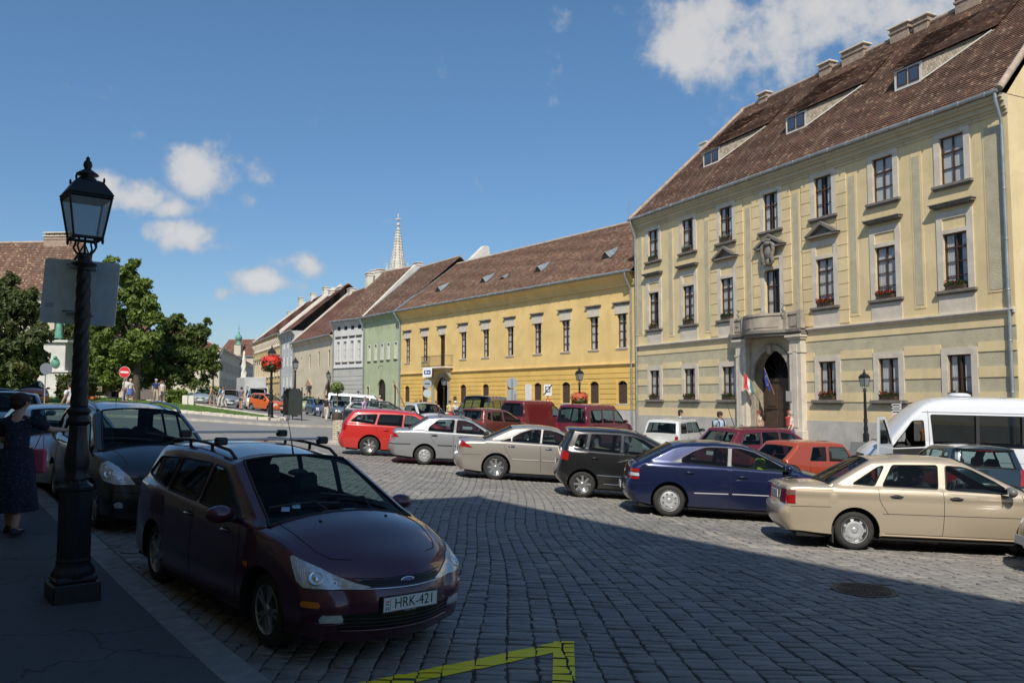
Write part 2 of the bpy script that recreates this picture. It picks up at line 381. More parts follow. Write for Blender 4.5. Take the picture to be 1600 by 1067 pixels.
# modelled setts
def warp(a,y):
    s=.23*np.clip((a+.5)/3.,0,1)**1.0
    return a+(13-y)*s*np.where(y<13,1,.35)+.05*np.sin(y*.8+a)+.04*np.sin(a*2.1+y*.35)
AV=[];AF=[];AT=[];o=0
linesA=[hitg(*p) for p in ((553,719),(720,738),(886,757),(1010,775))]; linesB=[hitg(*p) for p in ((771,764),(960,782),(1180,853),(1330,862),(1600,882))]; linesC=[hitg(*p) for p in ((1500,922),(1600,941))]
def segd(p,L):
    d=9.
    for a,b in zip(L[:-1],L[1:]):
        ab=b-a; t=np.clip(((p-a)@ab)/(ab@ab),0,1); d=min(d,np.linalg.norm(p-a-ab*t))
    return d
cols=np.arange(-18.5,19.,.168); stones=[]
for ci,a in enumerate(cols):
    y=2.6+RN.rand()*.15
    while y<27:
        l=RN.uniform(.085,.125) if RN.rand()<.7 else RN.uniform(.125,.19); xm=warp(a,y)
        if in_cob(np.float64(xm),np.float64(y)):
            stones.append((a,a+.168,y,y+l))
        y+=l
stones=np.array(stones); n=len(stones); gap=.0065
ctr=np.c_[warp((stones[:,0]+stones[:,1])/2,stones[:,2]),(stones[:,2]+stones[:,3])/2]; tone=np.clip(.38+RN.randn(n)*.32,0,1)*.88
for i in range(n):
    if ctr[i,1]<26 and (segd(ctr[i],linesA)<.09 or segd(ctr[i],linesB)<.09 or segd(ctr[i],linesC)<.09): tone[i]=RN.uniform(.8,1.)
ta,tb=RN.randn(n)*.0028,RN.randn(n)*.0035; dz=RN.randn(n)*.0028; jx=RN.uniform(-.010,.010,(n,4)); jy=RN.uniform(-.012,.012,(n,4))
far=ctr[:,1]>19
ring=[]
for (ins,hgt) in ((0,-.04),(.0,-.009),(.006,-.003),(.022,0)):
    vx=[];
    for k,(ca,cb) in enumerate(((0,2),(1,2),(1,3),(0,3))):
        sa=1 if ca==0 else -1; sb=1 if cb==2 else -1
        aa=stones[:,ca]+sa*(gap+ins)+jx[:,k]; yy=stones[:,cb]+sb*(gap+ins)+jy[:,k]
        X=warp(aa,yy); vx.append(np.stack([X,yy,np.full(n,hgt)+dz+(aa-stones[:,0]-.1)*ta*8+(yy-stones[:,2]-.07)*tb*8],-1))
    ring.append(np.stack(vx,1))
V=np.concatenate(ring,1)          # n,16,3
V[:,:,2]+=GN(V[:,:,:2].reshape(-1,2)).reshape(n,16)
base=(np.arange(n)*16)[:,None,None]
fq=[]
for rg in range(3):
    for k in range(4): j=(k+1)%4; fq.append((rg*4+k,rg*4+j,rg*4+4+j,rg*4+4+k))
fq.append((12,13,14,15)); F=(base+np.array(fq)[None]).reshape(-1,4)
me=bpy.data.meshes.new('cobbles'); me.vertices.add(n*16); me.vertices.foreach_set('co',V.ravel()); me.loops.add(F.size); me.loops.foreach_set('vertex_index',F.ravel().astype(np.int32))
me.polygons.add(len(F)); me.polygons.foreach_set('loop_start',(np.arange(len(F))*4).astype(np.int32)); me.polygons.foreach_set('loop_total',np.full(len(F),4,np.int32))
sm=np.tile(np.array([0]*4+[1]*9,bool),n); me.polygons.foreach_set('use_smooth',sm)
A=me.attributes.new('tone','FLOAT','POINT'); A.data.foreach_set('value',np.repeat(tone,16).astype(np.float32))
cobm=cobble_mat(); me.materials.append(cobm); me.update(); me.validate()
cobo=bpy.data.objects.new('road',me); COL.objects.link(cobo); struct(cobo)
dirt=mat('joint_dirt',(.075,.069,.058),.95,noise=(30,.4),bump=(60,.6,.01))
YC=[2.6]+list(np.arange(3,27.01,1.0))
poly=[(near_kerb_x(y)+.02,y) for y in YC]+[(.70*y+2.2,y) for y in reversed(YC)]
j=sheet('road_joints',poly,-.016,dirt,.8); struct(j)
# yellow painted zigzag on the setts
paint=None
def paint_mat(name,col,cut):
    m,t,b=newmat(name); g=t.node('ShaderNodeTexCoord').outputs['Object']
    f=t.noise(g,9,7,.7); n2=t.noise(g,60,3,.6); 
    t.set(b.inputs['Base Color'],t.mix(t.rng(t.math('ADD',f,t.math('MULTIPLY',n2,.25)),cut,cut+.05),col,(.08,.077,.07))); b.inputs['Roughness'].default_value=.7
    t.set(b.inputs['Normal'],t.bump(n2,.4,.01)); return m
def painted(poly,m,name):
    "paint the tops of the setts under a polygon: each stone keeps its own painted patch, joints stay bare"
    mb=MB(); sel=np.where(inpoly(ctr,poly)|False)[0]; near=np.where((abs(ctr-np.array(poly).mean(0))<2.2).all(1))[0]
    for i in near:
        q3=V[i,4:8].copy(); q3[:,2]=V[i,12:16,2]
        # clip quad to polygon by sutherland-hodgman (polygon convex, ccw)
        for src,zo in ((q3,.0035),):
            P=[tuple(p) for p in src]
            for k in range(len(poly)):
                a=poly[k];b=poly[(k+1)%len(poly)]; out=[]
                ins=lambda p:(b[0]-a[0])*(p[1]-a[1])-(b[1]-a[1])*(p[0]-a[0])>=0
                for s_,e_ in zip(P,P[1:]+P[:1]):
                    si,ei=ins(s_),ins(e_)
                    if si!=ei:
                        d1=(b[0]-a[0])*(s_[1]-a[1])-(b[1]-a[1])*(s_[0]-a[0]); d2=(b[0]-a[0])*(e_[1]-a[1])-(b[1]-a[1])*(e_[0]-a[0]); t=d1/(d1-d2)
                        out.append(tuple(s_[j]+(e_[j]-s_[j])*t for j in range(3)))
                    if ei: out.append(e_)
                P=out
                if len(P)<3: break
            if len(P)>=3: mb.add([(p[0],p[1],p[2]+zo+.003) for p in P],[tuple(range(len(P)))])
    return mb.build(name,m)
def ccw(P):
    a=sum(P[i][0]*P[(i+1)%len(P)][1]-P[(i+1)%len(P)][0]*P[i][1] for i in range(len(P))); return P if a>0 else P[::-1]
ym=paint_mat('yellow_road_paint',(.98,.78,.02),.84)
pl1=ccw([tuple(hitg(*p)) for p in ((500,1080),(868,1004),(898,1004),(870,1020),(575,1082))]); pl2=ccw([tuple(hitg(*p)) for p in ((865,1003),(897,1003),(900,1100),(862,1100))])
for k,pl in enumerate((pl1,pl2)):
    o_=painted(pl,ym,'road_marking'); struct(o_)
# left pavement with kerb
def pave_mat():
    m,t,b=newmat('pavement_asphalt'); g=t.node('ShaderNodeTexCoord').outputs['Object']
    f=t.noise(g,.7,6,.6); c=t.mix(t.rng(f,.35,.7),(.065,.067,.072),(.10,.10,.105)); f2=t.noise(g,220,2,.6); c=t.mix(t.rng(f2,.55,.7,0,.55),c,(.22,.21,.20)); f3=t.noise(g,3.5,7,.7); c=t.mix(t.rng(f3,.58,.66,0,.55),c,(.045,.045,.047))
    v=t.node('ShaderNodeTexVoronoi',{'Scale':.55},feature='DISTANCE_TO_EDGE'); wv=t.node('ShaderNodeVectorMath',{0:g},operation='ADD'); nn=t.node('ShaderNodeTexNoise',{'Scale':2.2,'Detail':5}); t.t.links.new(g,nn.inputs['Vector']); t.t.links.new(nn.outputs['Color'],wv.inputs[1]); t.t.links.new(wv.outputs[0],v.inputs['Vector'])
    cr=t.rng(v.outputs['Distance'],0,.012,1,0); c=t.mix(t.math('MULTIPLY',cr,.75),c,(.02,.02,.02)); t.set(b.inputs['Base Color'],c); b.inputs['Roughness'].default_value=.85
    t.set(b.inputs['Normal'],t.bump(t.math('SUBTRACT',t.math('MULTIPLY',f2,.6),cr),.8,.008)); return m
def kx(y): return near_kerb_x(y)
asph=pave_mat()
kerbm=mat('kerb_granite',(.22,.21,.195),.8,noise=(6,.25),bump=(60,.4,.008),noise2=(2.5,(.12,.11,.1),.6))
KN=Vector((.79,.61)); KD=Vector((-.61,.79))
def koff(y,d): return (kx(y)+d/.79,y)      # d metres towards the road
ysl=[-30]+list(np.arange(-10,60,2.))
pv=[koff(y,-.30) for y in ysl]+[koff(y,-9) for y in reversed(ysl)]
s_=sheet('pavement',pv,.12,asph,1.5); struct(s_)
s_=sheet('kerb_bedding',[koff(y,-.005) for y in ysl]+[koff(y,-.32) for y in reversed(ysl)],.10,dirt,2.,.16); struct(s_)
t0=-8.; mb=MB()
while t0<70:
    l=.95+RN.rand()*.15; a=Vector((kx(4.6),4.6))+KD*t0; b=a+KD*(l-.012)
    za,zb=G(*a),G(*b); w=KN*.30
    V8=[(a-w).to_tuple()+(za-.1,),a.to_tuple()+(za-.1,),b.to_tuple()+(zb-.1,),(b-w).to_tuple()+(zb-.1,)]
    e=.012; jz=RN.uniform(-.004,.004)
    tp=[(a-w+KD*e+KN*e).to_tuple()+(za+.128+jz,),(a+KD*e-KN*.03).to_tuple()+(za+.128+jz,),(b-KD*e-KN*.03).to_tuple()+(zb+.128+jz,),(b-w-KD*e+KN*e).to_tuple()+(zb+.128+jz,)]
    md=[(a-w).to_tuple()+(za+.115,),a.to_tuple()+(za+.09,),b.to_tuple()+(zb+.09,),(b-w).to_tuple()+(zb+.115,)]
    vs=V8+md+tp; mb.add(vs,[(0,1,5,4),(1,2,6,5),(2,3,7,6),(3,0,4,7),(4,5,9,8),(5,6,10,9),(6,7,11,10),(7,4,8,11),(8,9,10,11)]); t0+=l
kb=mb.build('kerb',kerbm); struct(kb)
# manhole cover
mcx,mcy=hitg(1350,922); gn=Vector((G(mcx-.5,mcy)-G(mcx+.5,mcy),G(mcx,mcy-.5)-G(mcx,mcy+.5),1)).normalized()
iron=mat('cast_iron',(.10,.085,.07),.55,.5,noise=(20,.4),bump=(80,.4,.004))
mb=MB(Matrix.Translation((mcx,mcy,G(mcx,mcy)+.0))@gn.to_track_quat('Z','Y').to_matrix().to_4x4())
mb.lathe([(.36,-.03),(.36,.010),(.33,.012),(.325,.004)],48,smooth=False)
for k in range(1,9):
    r=.035*k
    for q in range(max(6,int(2*math.pi*r/.05))):
        nq=max(6,int(2*math.pi*r/.05)); a0=2*math.pi*(q+(k%2)*.5)/nq; a1=a0+2*math.pi/nq*.62
        pts=[(rr*math.cos(a),rr*math.sin(a)) for rr,a in ((r-.009,a0),(r-.009,a1),(r+.011,a1),(r+.011,a0))]; mb.prism(pts,.013,.0,axis=2)
mh=mb.build('manhole_cover',iron); tag(mh,'round cast iron manhole cover with ringed studs in the setts','manhole cover')
# dark round frame of concrete round it
# ---------------------------------------------------------------- lawn, far pavements
def G2(px,Y): 
    p=at(px,700,Y); return (float((px-800)/1280*Y/ (math.cos(PITCH))),Y)
def grassmat():
    m,t,b=newmat('lawn_grass'); g=t.node('ShaderNodeTexCoord').outputs['Object']
    f=t.noise(g,3,6,.6); f2=t.noise(g,60,3,.7); c=t.mix(t.rng(f,.3,.7),(.085,.17,.02),(.16,.26,.045)); c=t.mix(t.rng(f2,.35,.7,0,.5),c,(.05,.11,.015))
    t.set(b.inputs['Base Color'],c); b.inputs['Roughness'].default_value=.85; t.set(b.inputs['Normal'],t.bump(f2,.8,.06)); return m
gm=grassmat()
lawnP=[G2(446,48.2),G2(425,47.3),G2(380,48.0),G2(310,49.5),G2(240,50),G2(170,49),G2(100,47.5),G2(60,46),G2(-60,44),G2(-60,70),G2(60,66),(-37,70),G2(200,64),G2(260,64),G2(300,63),G2(340,59),G2(385,55),G2(425,51)]
lawnP=[tuple(p) for p in crom([Vector(p) for p in lawnP],3,True)]
s_=sheet('lawn',ccw(lawnP),.16,gm,1.2); struct(s_)
# blades: tufts on the lawn
tm=MB(); lp=np.array(lawnP)
for i in range(9000):
    x=RN.uniform(-36,-14); y=RN.uniform(44,66)
    if not inpoly([[x,y]],lawnP)[0]: continue
    z=G(x,y)+.16; a=RN.rand()*3.14; h=RN.uniform(.04,.09); dx,dy=math.cos(a)*.03,math.sin(a)*.03
    tm.add([(x-dx,y-dy,z),(x+dx,y+dy,z),(x+RN.randn()*.03,y+RN.randn()*.03,z+h)],[(0,1,2)])
t_=tm.build('grass',gm); t_['label']='short green grass on the lawn island'; t_['category']='grass'; t_['kind']='stuff'
# pale stone edging of the lawn
edgem=mat('pale_edging_stone',(.62,.57,.47),.85,noise=(4,.18),bump=(40,.4,.01),noise2=(1.5,(.35,.32,.26),.6))
mb=MB(); L=[Vector(p) for p in ccw(lawnP)]; cen=Vector((-26,56))
acc_=0
for a,b in zip(L,L[1:]+L[:1]):
    n_=max(1,int((b-a).length/.45))
    for k in range(n_):
        p=a.lerp(b,k/n_); q=a.lerp(b,(k+1)/n_-.03/max((b-a).length,.1)); d=(q-p).normalized(); nn=Vector((d.y,-d.x))
        z=G(*p)
        M=Matrix.Translation((p.x,p.y,z))@Matrix.Rotation(math.atan2(d.y,d.x),4,'Z'); h=.24+RN.uniform(-.02,.02)
        mb.box((0,-.22,-.1),((q-p).length,.02,h),M=M,bev=.02)
kb=mb.build('lawn_kerb',edgem); struct(kb)
pavem=mat('far_pavement',(.27,.255,.23),.85,noise=(.8,.2),bump=(40,.3,.01),noise2=(.6,(.18,.17,.16),.6))
kstone=mat('far_kerb_stone',(.42,.39,.33),.85,noise=(3,.2))
# pavement strip in front of the lawn and round the tip
pp=[G2(-60,40.5),G2(60,41.5),G2(200,43.5),G2(330,44),G2(430,43.2),G2(480,43.5),G2(530,44.5),G2(560,47),G2(545,58),(-14.5,62),G2(500,60),G2(480,55),G2(465,52),G2(455,50),G2(452,47.3),G2(425,46.8),G2(380,47.5),G2(310,49),G2(240,49.5),G2(170,48.5),G2(100,47),G2(-60,44)]
s_=sheet('island_pavement',ccw([tuple(p) for p in pp]),.10,pavem,1.5,.2,side=kstone); struct(s_)
# park ground under the trees
s_=sheet('park_path',ccw([G2(-80,66),G2(60,67),G2(300,64.5),G2(330,62),G2(350,70),G2(330,100),(-60,105),(-80,80)]),.08,mat('park_gravel',(.33,.29,.22),.9,noise=(2,.2),bump=(50,.4,.02)),2.5); struct(s_)
# ================================================================ BUILDINGS
def frame(A,B):
    A=Vector(A);B=Vector(B); d=(B-A).normalized(); n=Vector((-d.y,d.x))
    return Matrix(((d.x,n.x,0,A.x),(d.y,n.y,0,A.y),(0,0,1,0),(0,0,0,1))),(B-A).length
def uvat(M,px,py,D=0):
    "where the ray through a photo point meets the vertical plane D metres behind a facade"
    r=at(px,py,1.)-np.array([0,0,1.7]); d=np.array(M.col[0][:2]); n=np.array(M.col[1][:2]); A=np.array(M.col[3][:2])-n*D
    t,u=np.linalg.solve(np.array([[r[0],-d[0]],[r[1],-d[1]]]),A); return u,t*r[2]+1.7
def rectop(u,z,w,h,arch=0,n=10):
    "opening outline (u centre, z bottom); arch = rise of the head"
    if not arch: return [(u-w/2,z),(u+w/2,z),(u+w/2,z+h),(u-w/2,z+h)]
    P=[(u-w/2,z),(u+w/2,z)]; zs=z+h-arch
    if abs(arch-w/2)<.01: P+=[(u+w/2*math.cos(a),zs+w/2*math.sin(a)) for a in np.linspace(0,math.pi,n+1)]
    else:
        r=(arch*arch+w*w/4)/(2*arch); th=math.asin(min(1,w/2/r)); P+=[(u+r*math.sin(a),zs+arch-r+r*math.cos(a)) for a in np.linspace(th,-th,n+1)]
    return P
def wall(parent,L,z0,z1,ops,mats,depth=.28,zsplit=None,name='wall',u0=0,mi=0):
    "wall front at y=0, openings cut with reveals; zsplit -> material 1 below"
    mb=MB(); parts=[(z0,z1,mi)] if zsplit is None else [(z0,zsplit,1),(zsplit,z1,mi)]
    for a,b,m in parts:
        hs=[o for o in ops if a<=min(p[1] for p in o)+1e-6 and max(p[1] for p in o)<=b+1e-6]
        v,T,rg=cdt([(u0,a),(L,a),(L,b),(u0,b)],hs)
        mb.add([(p[0],0,p[1]) for p in v],[tuple(reversed(t)) for t,g in zip(T,rg) if g==0],m,[[(v[k][0],v[k][1]) for k in reversed(t)] for t,g in zip(T,rg) if g==0])
        for h in hs:
            n=len(h)
            for i in range(n):
                p,q=h[i],h[(i+1)%n]; mb.add([(p[0],0,p[1]),(q[0],0,q[1]),(q[0],-depth,q[1]),(p[0],-depth,p[1])],[(0,1,2,3)],m)
    return mb,mats,name,parent
def bands(mb,u0,u1,zs,ops,proud,mi,gap=.03,clear=.0):
    "courses of proud render between openings"
    for za,zb in zs:
        cuts=[]
        for o in ops:
            x0=min(p[0] for p in o)-clear; x1=max(p[0] for p in o)+clear; y0=min(p[1] for p in o)-clear*.0; y1=max(p[1] for p in o)+clear*.0
            if y1>za+.02 and y0<zb-.02: cuts.append((x0,x1))
        cuts.sort(); x=u0
        for a,b in cuts+[(u1,u1)]:
            if a-x>.04: mb.box((x,-.01,za+gap/2),(a,proud,zb-gap/2),mi)
            x=max(x,b)
GL=glass('window_glass',(.88,.9,.9),.05,.015,1.45)
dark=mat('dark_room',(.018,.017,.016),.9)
curt=mat('net_curtain',(.66,.66,.64),.9,noise=(3,.12))
def window(parent,u,z,w,h,fm,arch=0,bars=(2,3),dep=.16,surround=None,sill=None,hood=None,apron=None,curtain='sides',blind=None,fw=.055,room=.45,name='window'):
    """frame = the window part; pane, curtain, surround, sill, hood its sub-parts. local origin at opening bottom centre"""
    P=rectop(0,0,w,h,arch); n=len(P); mb=MB(); c=Vector((0,h/2))
    inn=[]
    for i in range(n):
        a,b_,c_=Vector(P[i-1]),Vector(P[i]),Vector(P[(i+1)%n]); n1=(b_-a).normalized(); n2=(c_-b_).normalized(); m=Vector((-(n1+n2).y,(n1+n2).x)); m.normalize(); k=fw/max(.4,abs(m.dot(Vector((-n1.y,n1.x))))); inn.append(b_+m*k)
    for i in range(n):
        j=(i+1)%n; a,b_=P[i],P[j]; p,q=inn[i],inn[j]
        mb.add([(a[0],-dep,a[1]),(b_[0],-dep,b_[1]),(q[0],-dep,q[1]),(p[0],-dep,p[1]),(q[0],-dep-.06,q[1]),(p[0],-dep-.06,p[1])],[(3,2,1,0),(5,4,2,3)])
    nv,nh=bars; hh=h-arch*.6
    for i in range(1,nv): x=-w/2+w*i/nv; mb.box((x-.03,-dep-.05,0),(x+.03,-dep+.01,h-.01 if not arch else h-.03))
    for i in range(1,nh):
        zz=hh*i/nh; t=.03 if (i==nh-1 and nh>2) else .014; mb.box((-w/2,-dep-.045,zz-t),(w/2,-dep+(.012 if t>.02 else -.005),zz+t))
    o=mb.build(name,fm,parent); o.location=(u,0,z)
    g=MB(); g.add([(p[0],-dep-.035,p[1]) for p in P],[tuple(reversed(range(n)))]); g.build('pane',GL,o)
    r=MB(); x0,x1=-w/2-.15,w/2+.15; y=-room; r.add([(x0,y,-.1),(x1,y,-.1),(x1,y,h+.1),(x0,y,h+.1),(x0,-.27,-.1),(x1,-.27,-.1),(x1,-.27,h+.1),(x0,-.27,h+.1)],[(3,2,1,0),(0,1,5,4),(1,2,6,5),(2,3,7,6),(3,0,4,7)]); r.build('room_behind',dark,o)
    if curtain:
        cb=MB(); rs=random.Random(int(u*97+z*13)); segs=[(-w/2,w/2)] if curtain=='full' else [(-w/2,-w/2+w*rs.uniform(.28,.47)),(w/2-w*rs.uniform(.28,.47),w/2)]
        for a,b_ in segs:
            k=max(4,int((b_-a)/.03)); vs=[]; 
            for i in range(k+1):
                x=a+(b_-a)*i/k; yy=-dep-.065+.014*math.sin(i*2.1+rs.random())
                vs+=[(x,yy,.02),(x*(.93 if curtain!='full' else 1),yy,h*.55),(x,yy,h-.02)]
            cb.add(vs,[(3*i+q,3*i+q+1,3*i+4+q,3*i+3+q) for i in range(k) for q in (0,1)],smooth=True)
        cb.build('curtain',curt,o)
    if blind:
        cb=MB(); cb.box((-w/2+.02,-dep-.065,h*(1-blind)),(w/2-.02,-dep-.055,h-.02)); cb.build('roller_blind',mat('white_blind',(.7,.7,.69),.8),o)
    if surround:
        sw,sh,prj,sm=surround; s=MB(); hh=h+sh
        s.box((-w/2-sw,-.02,0),(-w/2,prj,hh+sw)); s.box((w/2,-.02,0),(w/2+sw,prj,hh+sw)); s.box((-w/2,-.02,hh),(w/2,prj,hh+sw))
        if sh: s.box((-w/2,-.02,h),(w/2,prj,h+.16))
        s.build('surround',sm,o)
    if sill:
        sw,st,prj,sm=sill; s=MB(); s.box((-w/2-sw,-.2,-st),(w/2+sw,prj,-.001),bev=.012); s.box((-w/2-sw+.06,-.02,-st-.07),(w/2+sw-.06,prj*.55,-st)); s.build('sill',sm,o)
    if hood:
        kind,hz,hw,prj,sm=hood; s=MB()
        if kind=='flat':
            s.box((-hw/2+.08,-.02,hz),(hw/2-.08,prj*.4,hz+.07)); s.box((-hw/2,-.02,hz+.07),(hw/2,prj,hz+.16),bev=.01); s.box((-hw/2-.04,-.02,hz+.16),(hw/2+.04,prj+.05,hz+.2))
        else:
            s.box((-hw/2,-.02,hz),(hw/2,prj,hz+.1)); H=.62
            for sg in (-1,1):
                s.prism([(sg*(hw/2+.06),hz+.1),(0,hz+.1+H),(0,hz+.1+H-.15),(sg*(hw/2-.2),hz+.1)] if sg<0 else [(hw/2-.2,hz+.1),(0,hz+.1+H-.15),(0,hz+.1+H),(hw/2+.06,hz+.1)],-.02,prj+.03)
            s.prism([(-hw/2+.2,hz+.1),(hw/2-.2,hz+.1),(0,hz+.1+H-.15)],-.02,.05)
        s.build('hood',sm,o)
    if apron:
        s=MB(); s.box((-w/2-.27,-.02,-apron),(w/2+.27,.035,-.16)); s.build('apron',surround[3] if surround else fm,o)
    return o
def roof_slope(mb,a0,a1,b0,b1,h=.2,mi=0,lift=.035,wav=.012):
    "tile courses from eave a0-a1 up to ridge b0-b1"
    a0,a1,b0,b1=map(Vector,(a0,a1,b0,b1)); n=max(2,int(((b0-a0).length+(b1-a1).length)/2/h)); nrm=(a1-a0).cross((b0+b1)-(a0+a1)).normalized()
    if nrm.z<0: nrm=-nrm
    U=(a1-a0).normalized(); SL=((b0+b1)/2-(a0+a1)/2); SL=(SL-U*SL.dot(U)); sl=SL.length; SLn=SL.normalized()
    def uv(p): q=p-a0; return (q.dot(U),q.dot(SLn)/sl*(n*h))
    cols=max(1,int((a1-a0).length/2.5))
    for i in range(n):
        t0,t1=i/n,(i+1)/n
        for c in range(cols):
            s0,s1=c/cols,(c+1)/cols
            def pt(s,t,l): 
                p=a0.lerp(a1,s).lerp(b0.lerp(b1,s),t); return p+nrm*(l+wav*math.sin(p.x*1.7+p.y*1.3+i*.9)*(0 if i in(0,n-1) else 1))
            p=[pt(s0,t0,lift),pt(s1,t0,lift),pt(s1,t1,0),pt(s0,t1,0)]
            q=[pt(s0,t0,0),pt(s1,t0,0)]
            e=.002; uvs=[(uv(p[0])[0],i*h+e),(uv(p[1])[0],i*h+e),(uv(p[2])[0],(i+1)*h-e),(uv(p[3])[0],(i+1)*h-e)]
            mb.add(p,[(0,1,2,3)],mi,[uvs]); mb.add([q[0],q[1],p[1],p[0]],[(0,1,2,3)],mi,[[uvs[0],uvs[1],uvs[1],uvs[0]]])
def ridge(mb,a,b,mi=0,r=.13,seg=.38):
    a=Vector(a);b=Vector(b); n=max(1,int((b-a).length/seg))
    for i in range(n):
        p=a.lerp(b,i/n);q=a.lerp(b,(i+1)/n+.01); mb.tube([p,q],[r*.92,r*1.08],8,mi)
def chimney(parent,u,y,z0,z1,w,d,m,capm,cap='slab',pots=0):
    s=MB(Matrix.Translation((u,y,0))); s.box((-w/2,-d/2,z0),(w/2,d/2,z1),0,bev=.015); s.box((-w/2-.05,-d/2-.05,z1-.28),(w/2+.05,d/2+.05,z1-.18),0)
    s.box((-w/2-.09,-d/2-.09,z1),(w/2+.09,d/2+.09,z1+.11),1,bev=.02)
    if pots:
        for i in range(pots):
            x=-w/2+w*(i+.5)/pots
            for sx in (-.1,.1): s.box((x+sx-.03,-d/2+.03,z1+.11),(x+sx+.03,d/2-.03,z1+.36),0)
        s.box((-w/2-.07,-d/2-.07,z1+.36),(w/2+.07,d/2+.07,z1+.45),1)
    return s.build('chimney',[m,capm],parent)
def stucco(n,c,st=(.45,.40,.30),k=.45):
    "lime render: mottled, rain streaked, patched and dirtier near the ground"
    if n in MATS: return MATS[n]
    m,t,b=newmat(n); g=t.node('ShaderNodeTexCoord').outputs['Object']; f=t.noise(g,.7,6); col=t.mix(t.rng(f,.3,.7),tuple(x*.88 for x in c),tuple(min(1,x*1.08) for x in c))
    s=t.noise(t.node('ShaderNodeMapping',{'Vector':g,'Scale':(2.6,2.6,.18)}).outputs[0],1.3,6,.65); col=t.mix(t.rng(s,.52,.75,0,k*1.1),col,st)
    p=t.noise(g,.33,3,.5); p2=t.noise(g,3.1,6,.7); col=t.mix(t.rng(t.math('ADD',p,t.math('MULTIPLY',p2,.12)),.64,.655,0,.35),col,tuple(min(1,x*1.12+.03) for x in c))
    q=t.noise(g,1.7,8,.7); col=t.mix(t.rng(q,.62,.72,0,k*.8),col,tuple(x*.72 for x in st))
    t.set(b.inputs['Base Color'],col); b.inputs['Roughness'].default_value=.9; b.inputs['Specular IOR Level'].default_value=.25
    t.set(b.inputs['Normal'],t.bump(t.math('ADD',t.noise(g,55,5,.6),t.math('MULTIPLY',t.noise(g,2.2,3),1.2)),.4,.012)); MATS[n]=m; return m
zinc=mat('zinc_gutter',(.36,.40,.40),.45,.6,noise=(3,.2))
copper=mat('weathered_copper',(.16,.30,.24),.6,.3,noise=(2,.3))
brown=mat('brown_window_frame',(.075,.035,.022),.55)
dbrown=mat('dark_brown_wood',(.07,.042,.028),.6,noise=(6,.3),bump=(30,.3,.01))
whitef=mat('white_window_frame',(.7,.69,.66),.5)
stone=mat('pale_stone_trim',(.64,.57,.46),.85,noise=(2,.12),bump=(60,.3,.006),noise2=(1.2,(.33,.3,.25),.5))
dstone=mat('weathered_grey_stone',(.2,.18,.15),.9,noise=(3,.3),bump=(30,.6,.02),noise2=(1.5,(.07,.06,.05),.8))
brick=mat('chimney_brick',(.33,.25,.19),.9,noise=(5,.3),bump=(20,.6,.02))
whitep=mat('white_lime_plaster',(.68,.65,.57),.9,noise=(1.2,.12),bump=(30,.4,.01),noise2=(.8,(.4,.37,.3),.5))
hipridge=mat('mortared_ridge_tiles',(.40,.31,.24),.9,noise=(4,.3),bump=(30,.5,.02))
roof_dark=tilemat('brown_roof_tiles',[((.165,.088,.058),.3),((.125,.070,.050),.28),((.205,.105,.064),.22),((.26,.14,.085),.13),((.44,.30,.19),.07)],.15,.15,lichen=(.085,.055,.04))
roof_mid=tilemat('mottled_roof_tiles',[((.25,.13,.08),.3),((.19,.10,.065),.3),((.31,.18,.11),.22),((.38,.26,.17),.12),((.14,.08,.055),.06)],.18,.18,lichen=(.13,.085,.06))
roof_red=tilemat('red_brown_roof_tiles',[((.21,.085,.055),.35),((.165,.07,.05),.35),((.26,.12,.08),.3)],.2,.2,lichen=(.11,.06,.045))
CHM={'n':0}
def loft_roof(parent,L,eave,D,rz,m,ov=.45,hip=(0,0),back=None,over=(.0,.0),h=.2,name='roof'):
    "two slopes over a depth 2D; hip=(run at u=0, run at u=L)"
    mb=MB(); u0,u1=-over[0],L+over[1]; r0,r1=u0+hip[0],u1-hip[1]; eb=-2*D-ov
    roof_slope(mb,(u0,ov,eave),(u1,ov,eave),(r0,-D,rz),(r1,-D,rz),h)
    mb.add([(u1,eb,eave),(u0,eb,eave),(r0,-D,rz),(r1,-D,rz)],[(0,1,2,3)],0)
    if hip[0]: roof_slope(mb,(u0,eb,eave),(u0,ov,eave),(r0,-D,rz),(r0,-D,rz),h)
    if hip[1]: roof_slope(mb,(u1,ov,eave),(u1,eb,eave),(r1,-D,rz),(r1,-D,rz),h)
    mb.box((u0,-2*D,eave-.06),(u1,ov,eave-.02),0)
    ridge(mb,(r0,-D,rz+.04),(r1,-D,rz+.04),1)
    if hip[1]: ridge(mb,(u1,ov,eave+.05),(r1,-D,rz+.04),1)
    if hip[0]: ridge(mb,(u0,ov,eave+.05),(r0,-D,rz+.04),1)
    return mb.build(name,[m,hipridge],parent)
def shell(mb,L,z0,z1,D,mi=0,gable=(0,0)):
    "side and back walls; gable heights at the two ends"
    for u,gz in ((0,gable[0]),(L,gable[1])):
        P=[(u,0,z0),(u,-2*D,z0),(u,-2*D,z1)]+([(u,-D,gz)] if gz else [])+[(u,0,z1)]
        if u: P=P[::-1]
        mb.add(P,[tuple(range(len(P)))],mi)
    mb.add([(L,-2*D,z0),(0,-2*D,z0),(0,-2*D,z1),(L,-2*D,z1)],[(3,2,1,0)],mi)
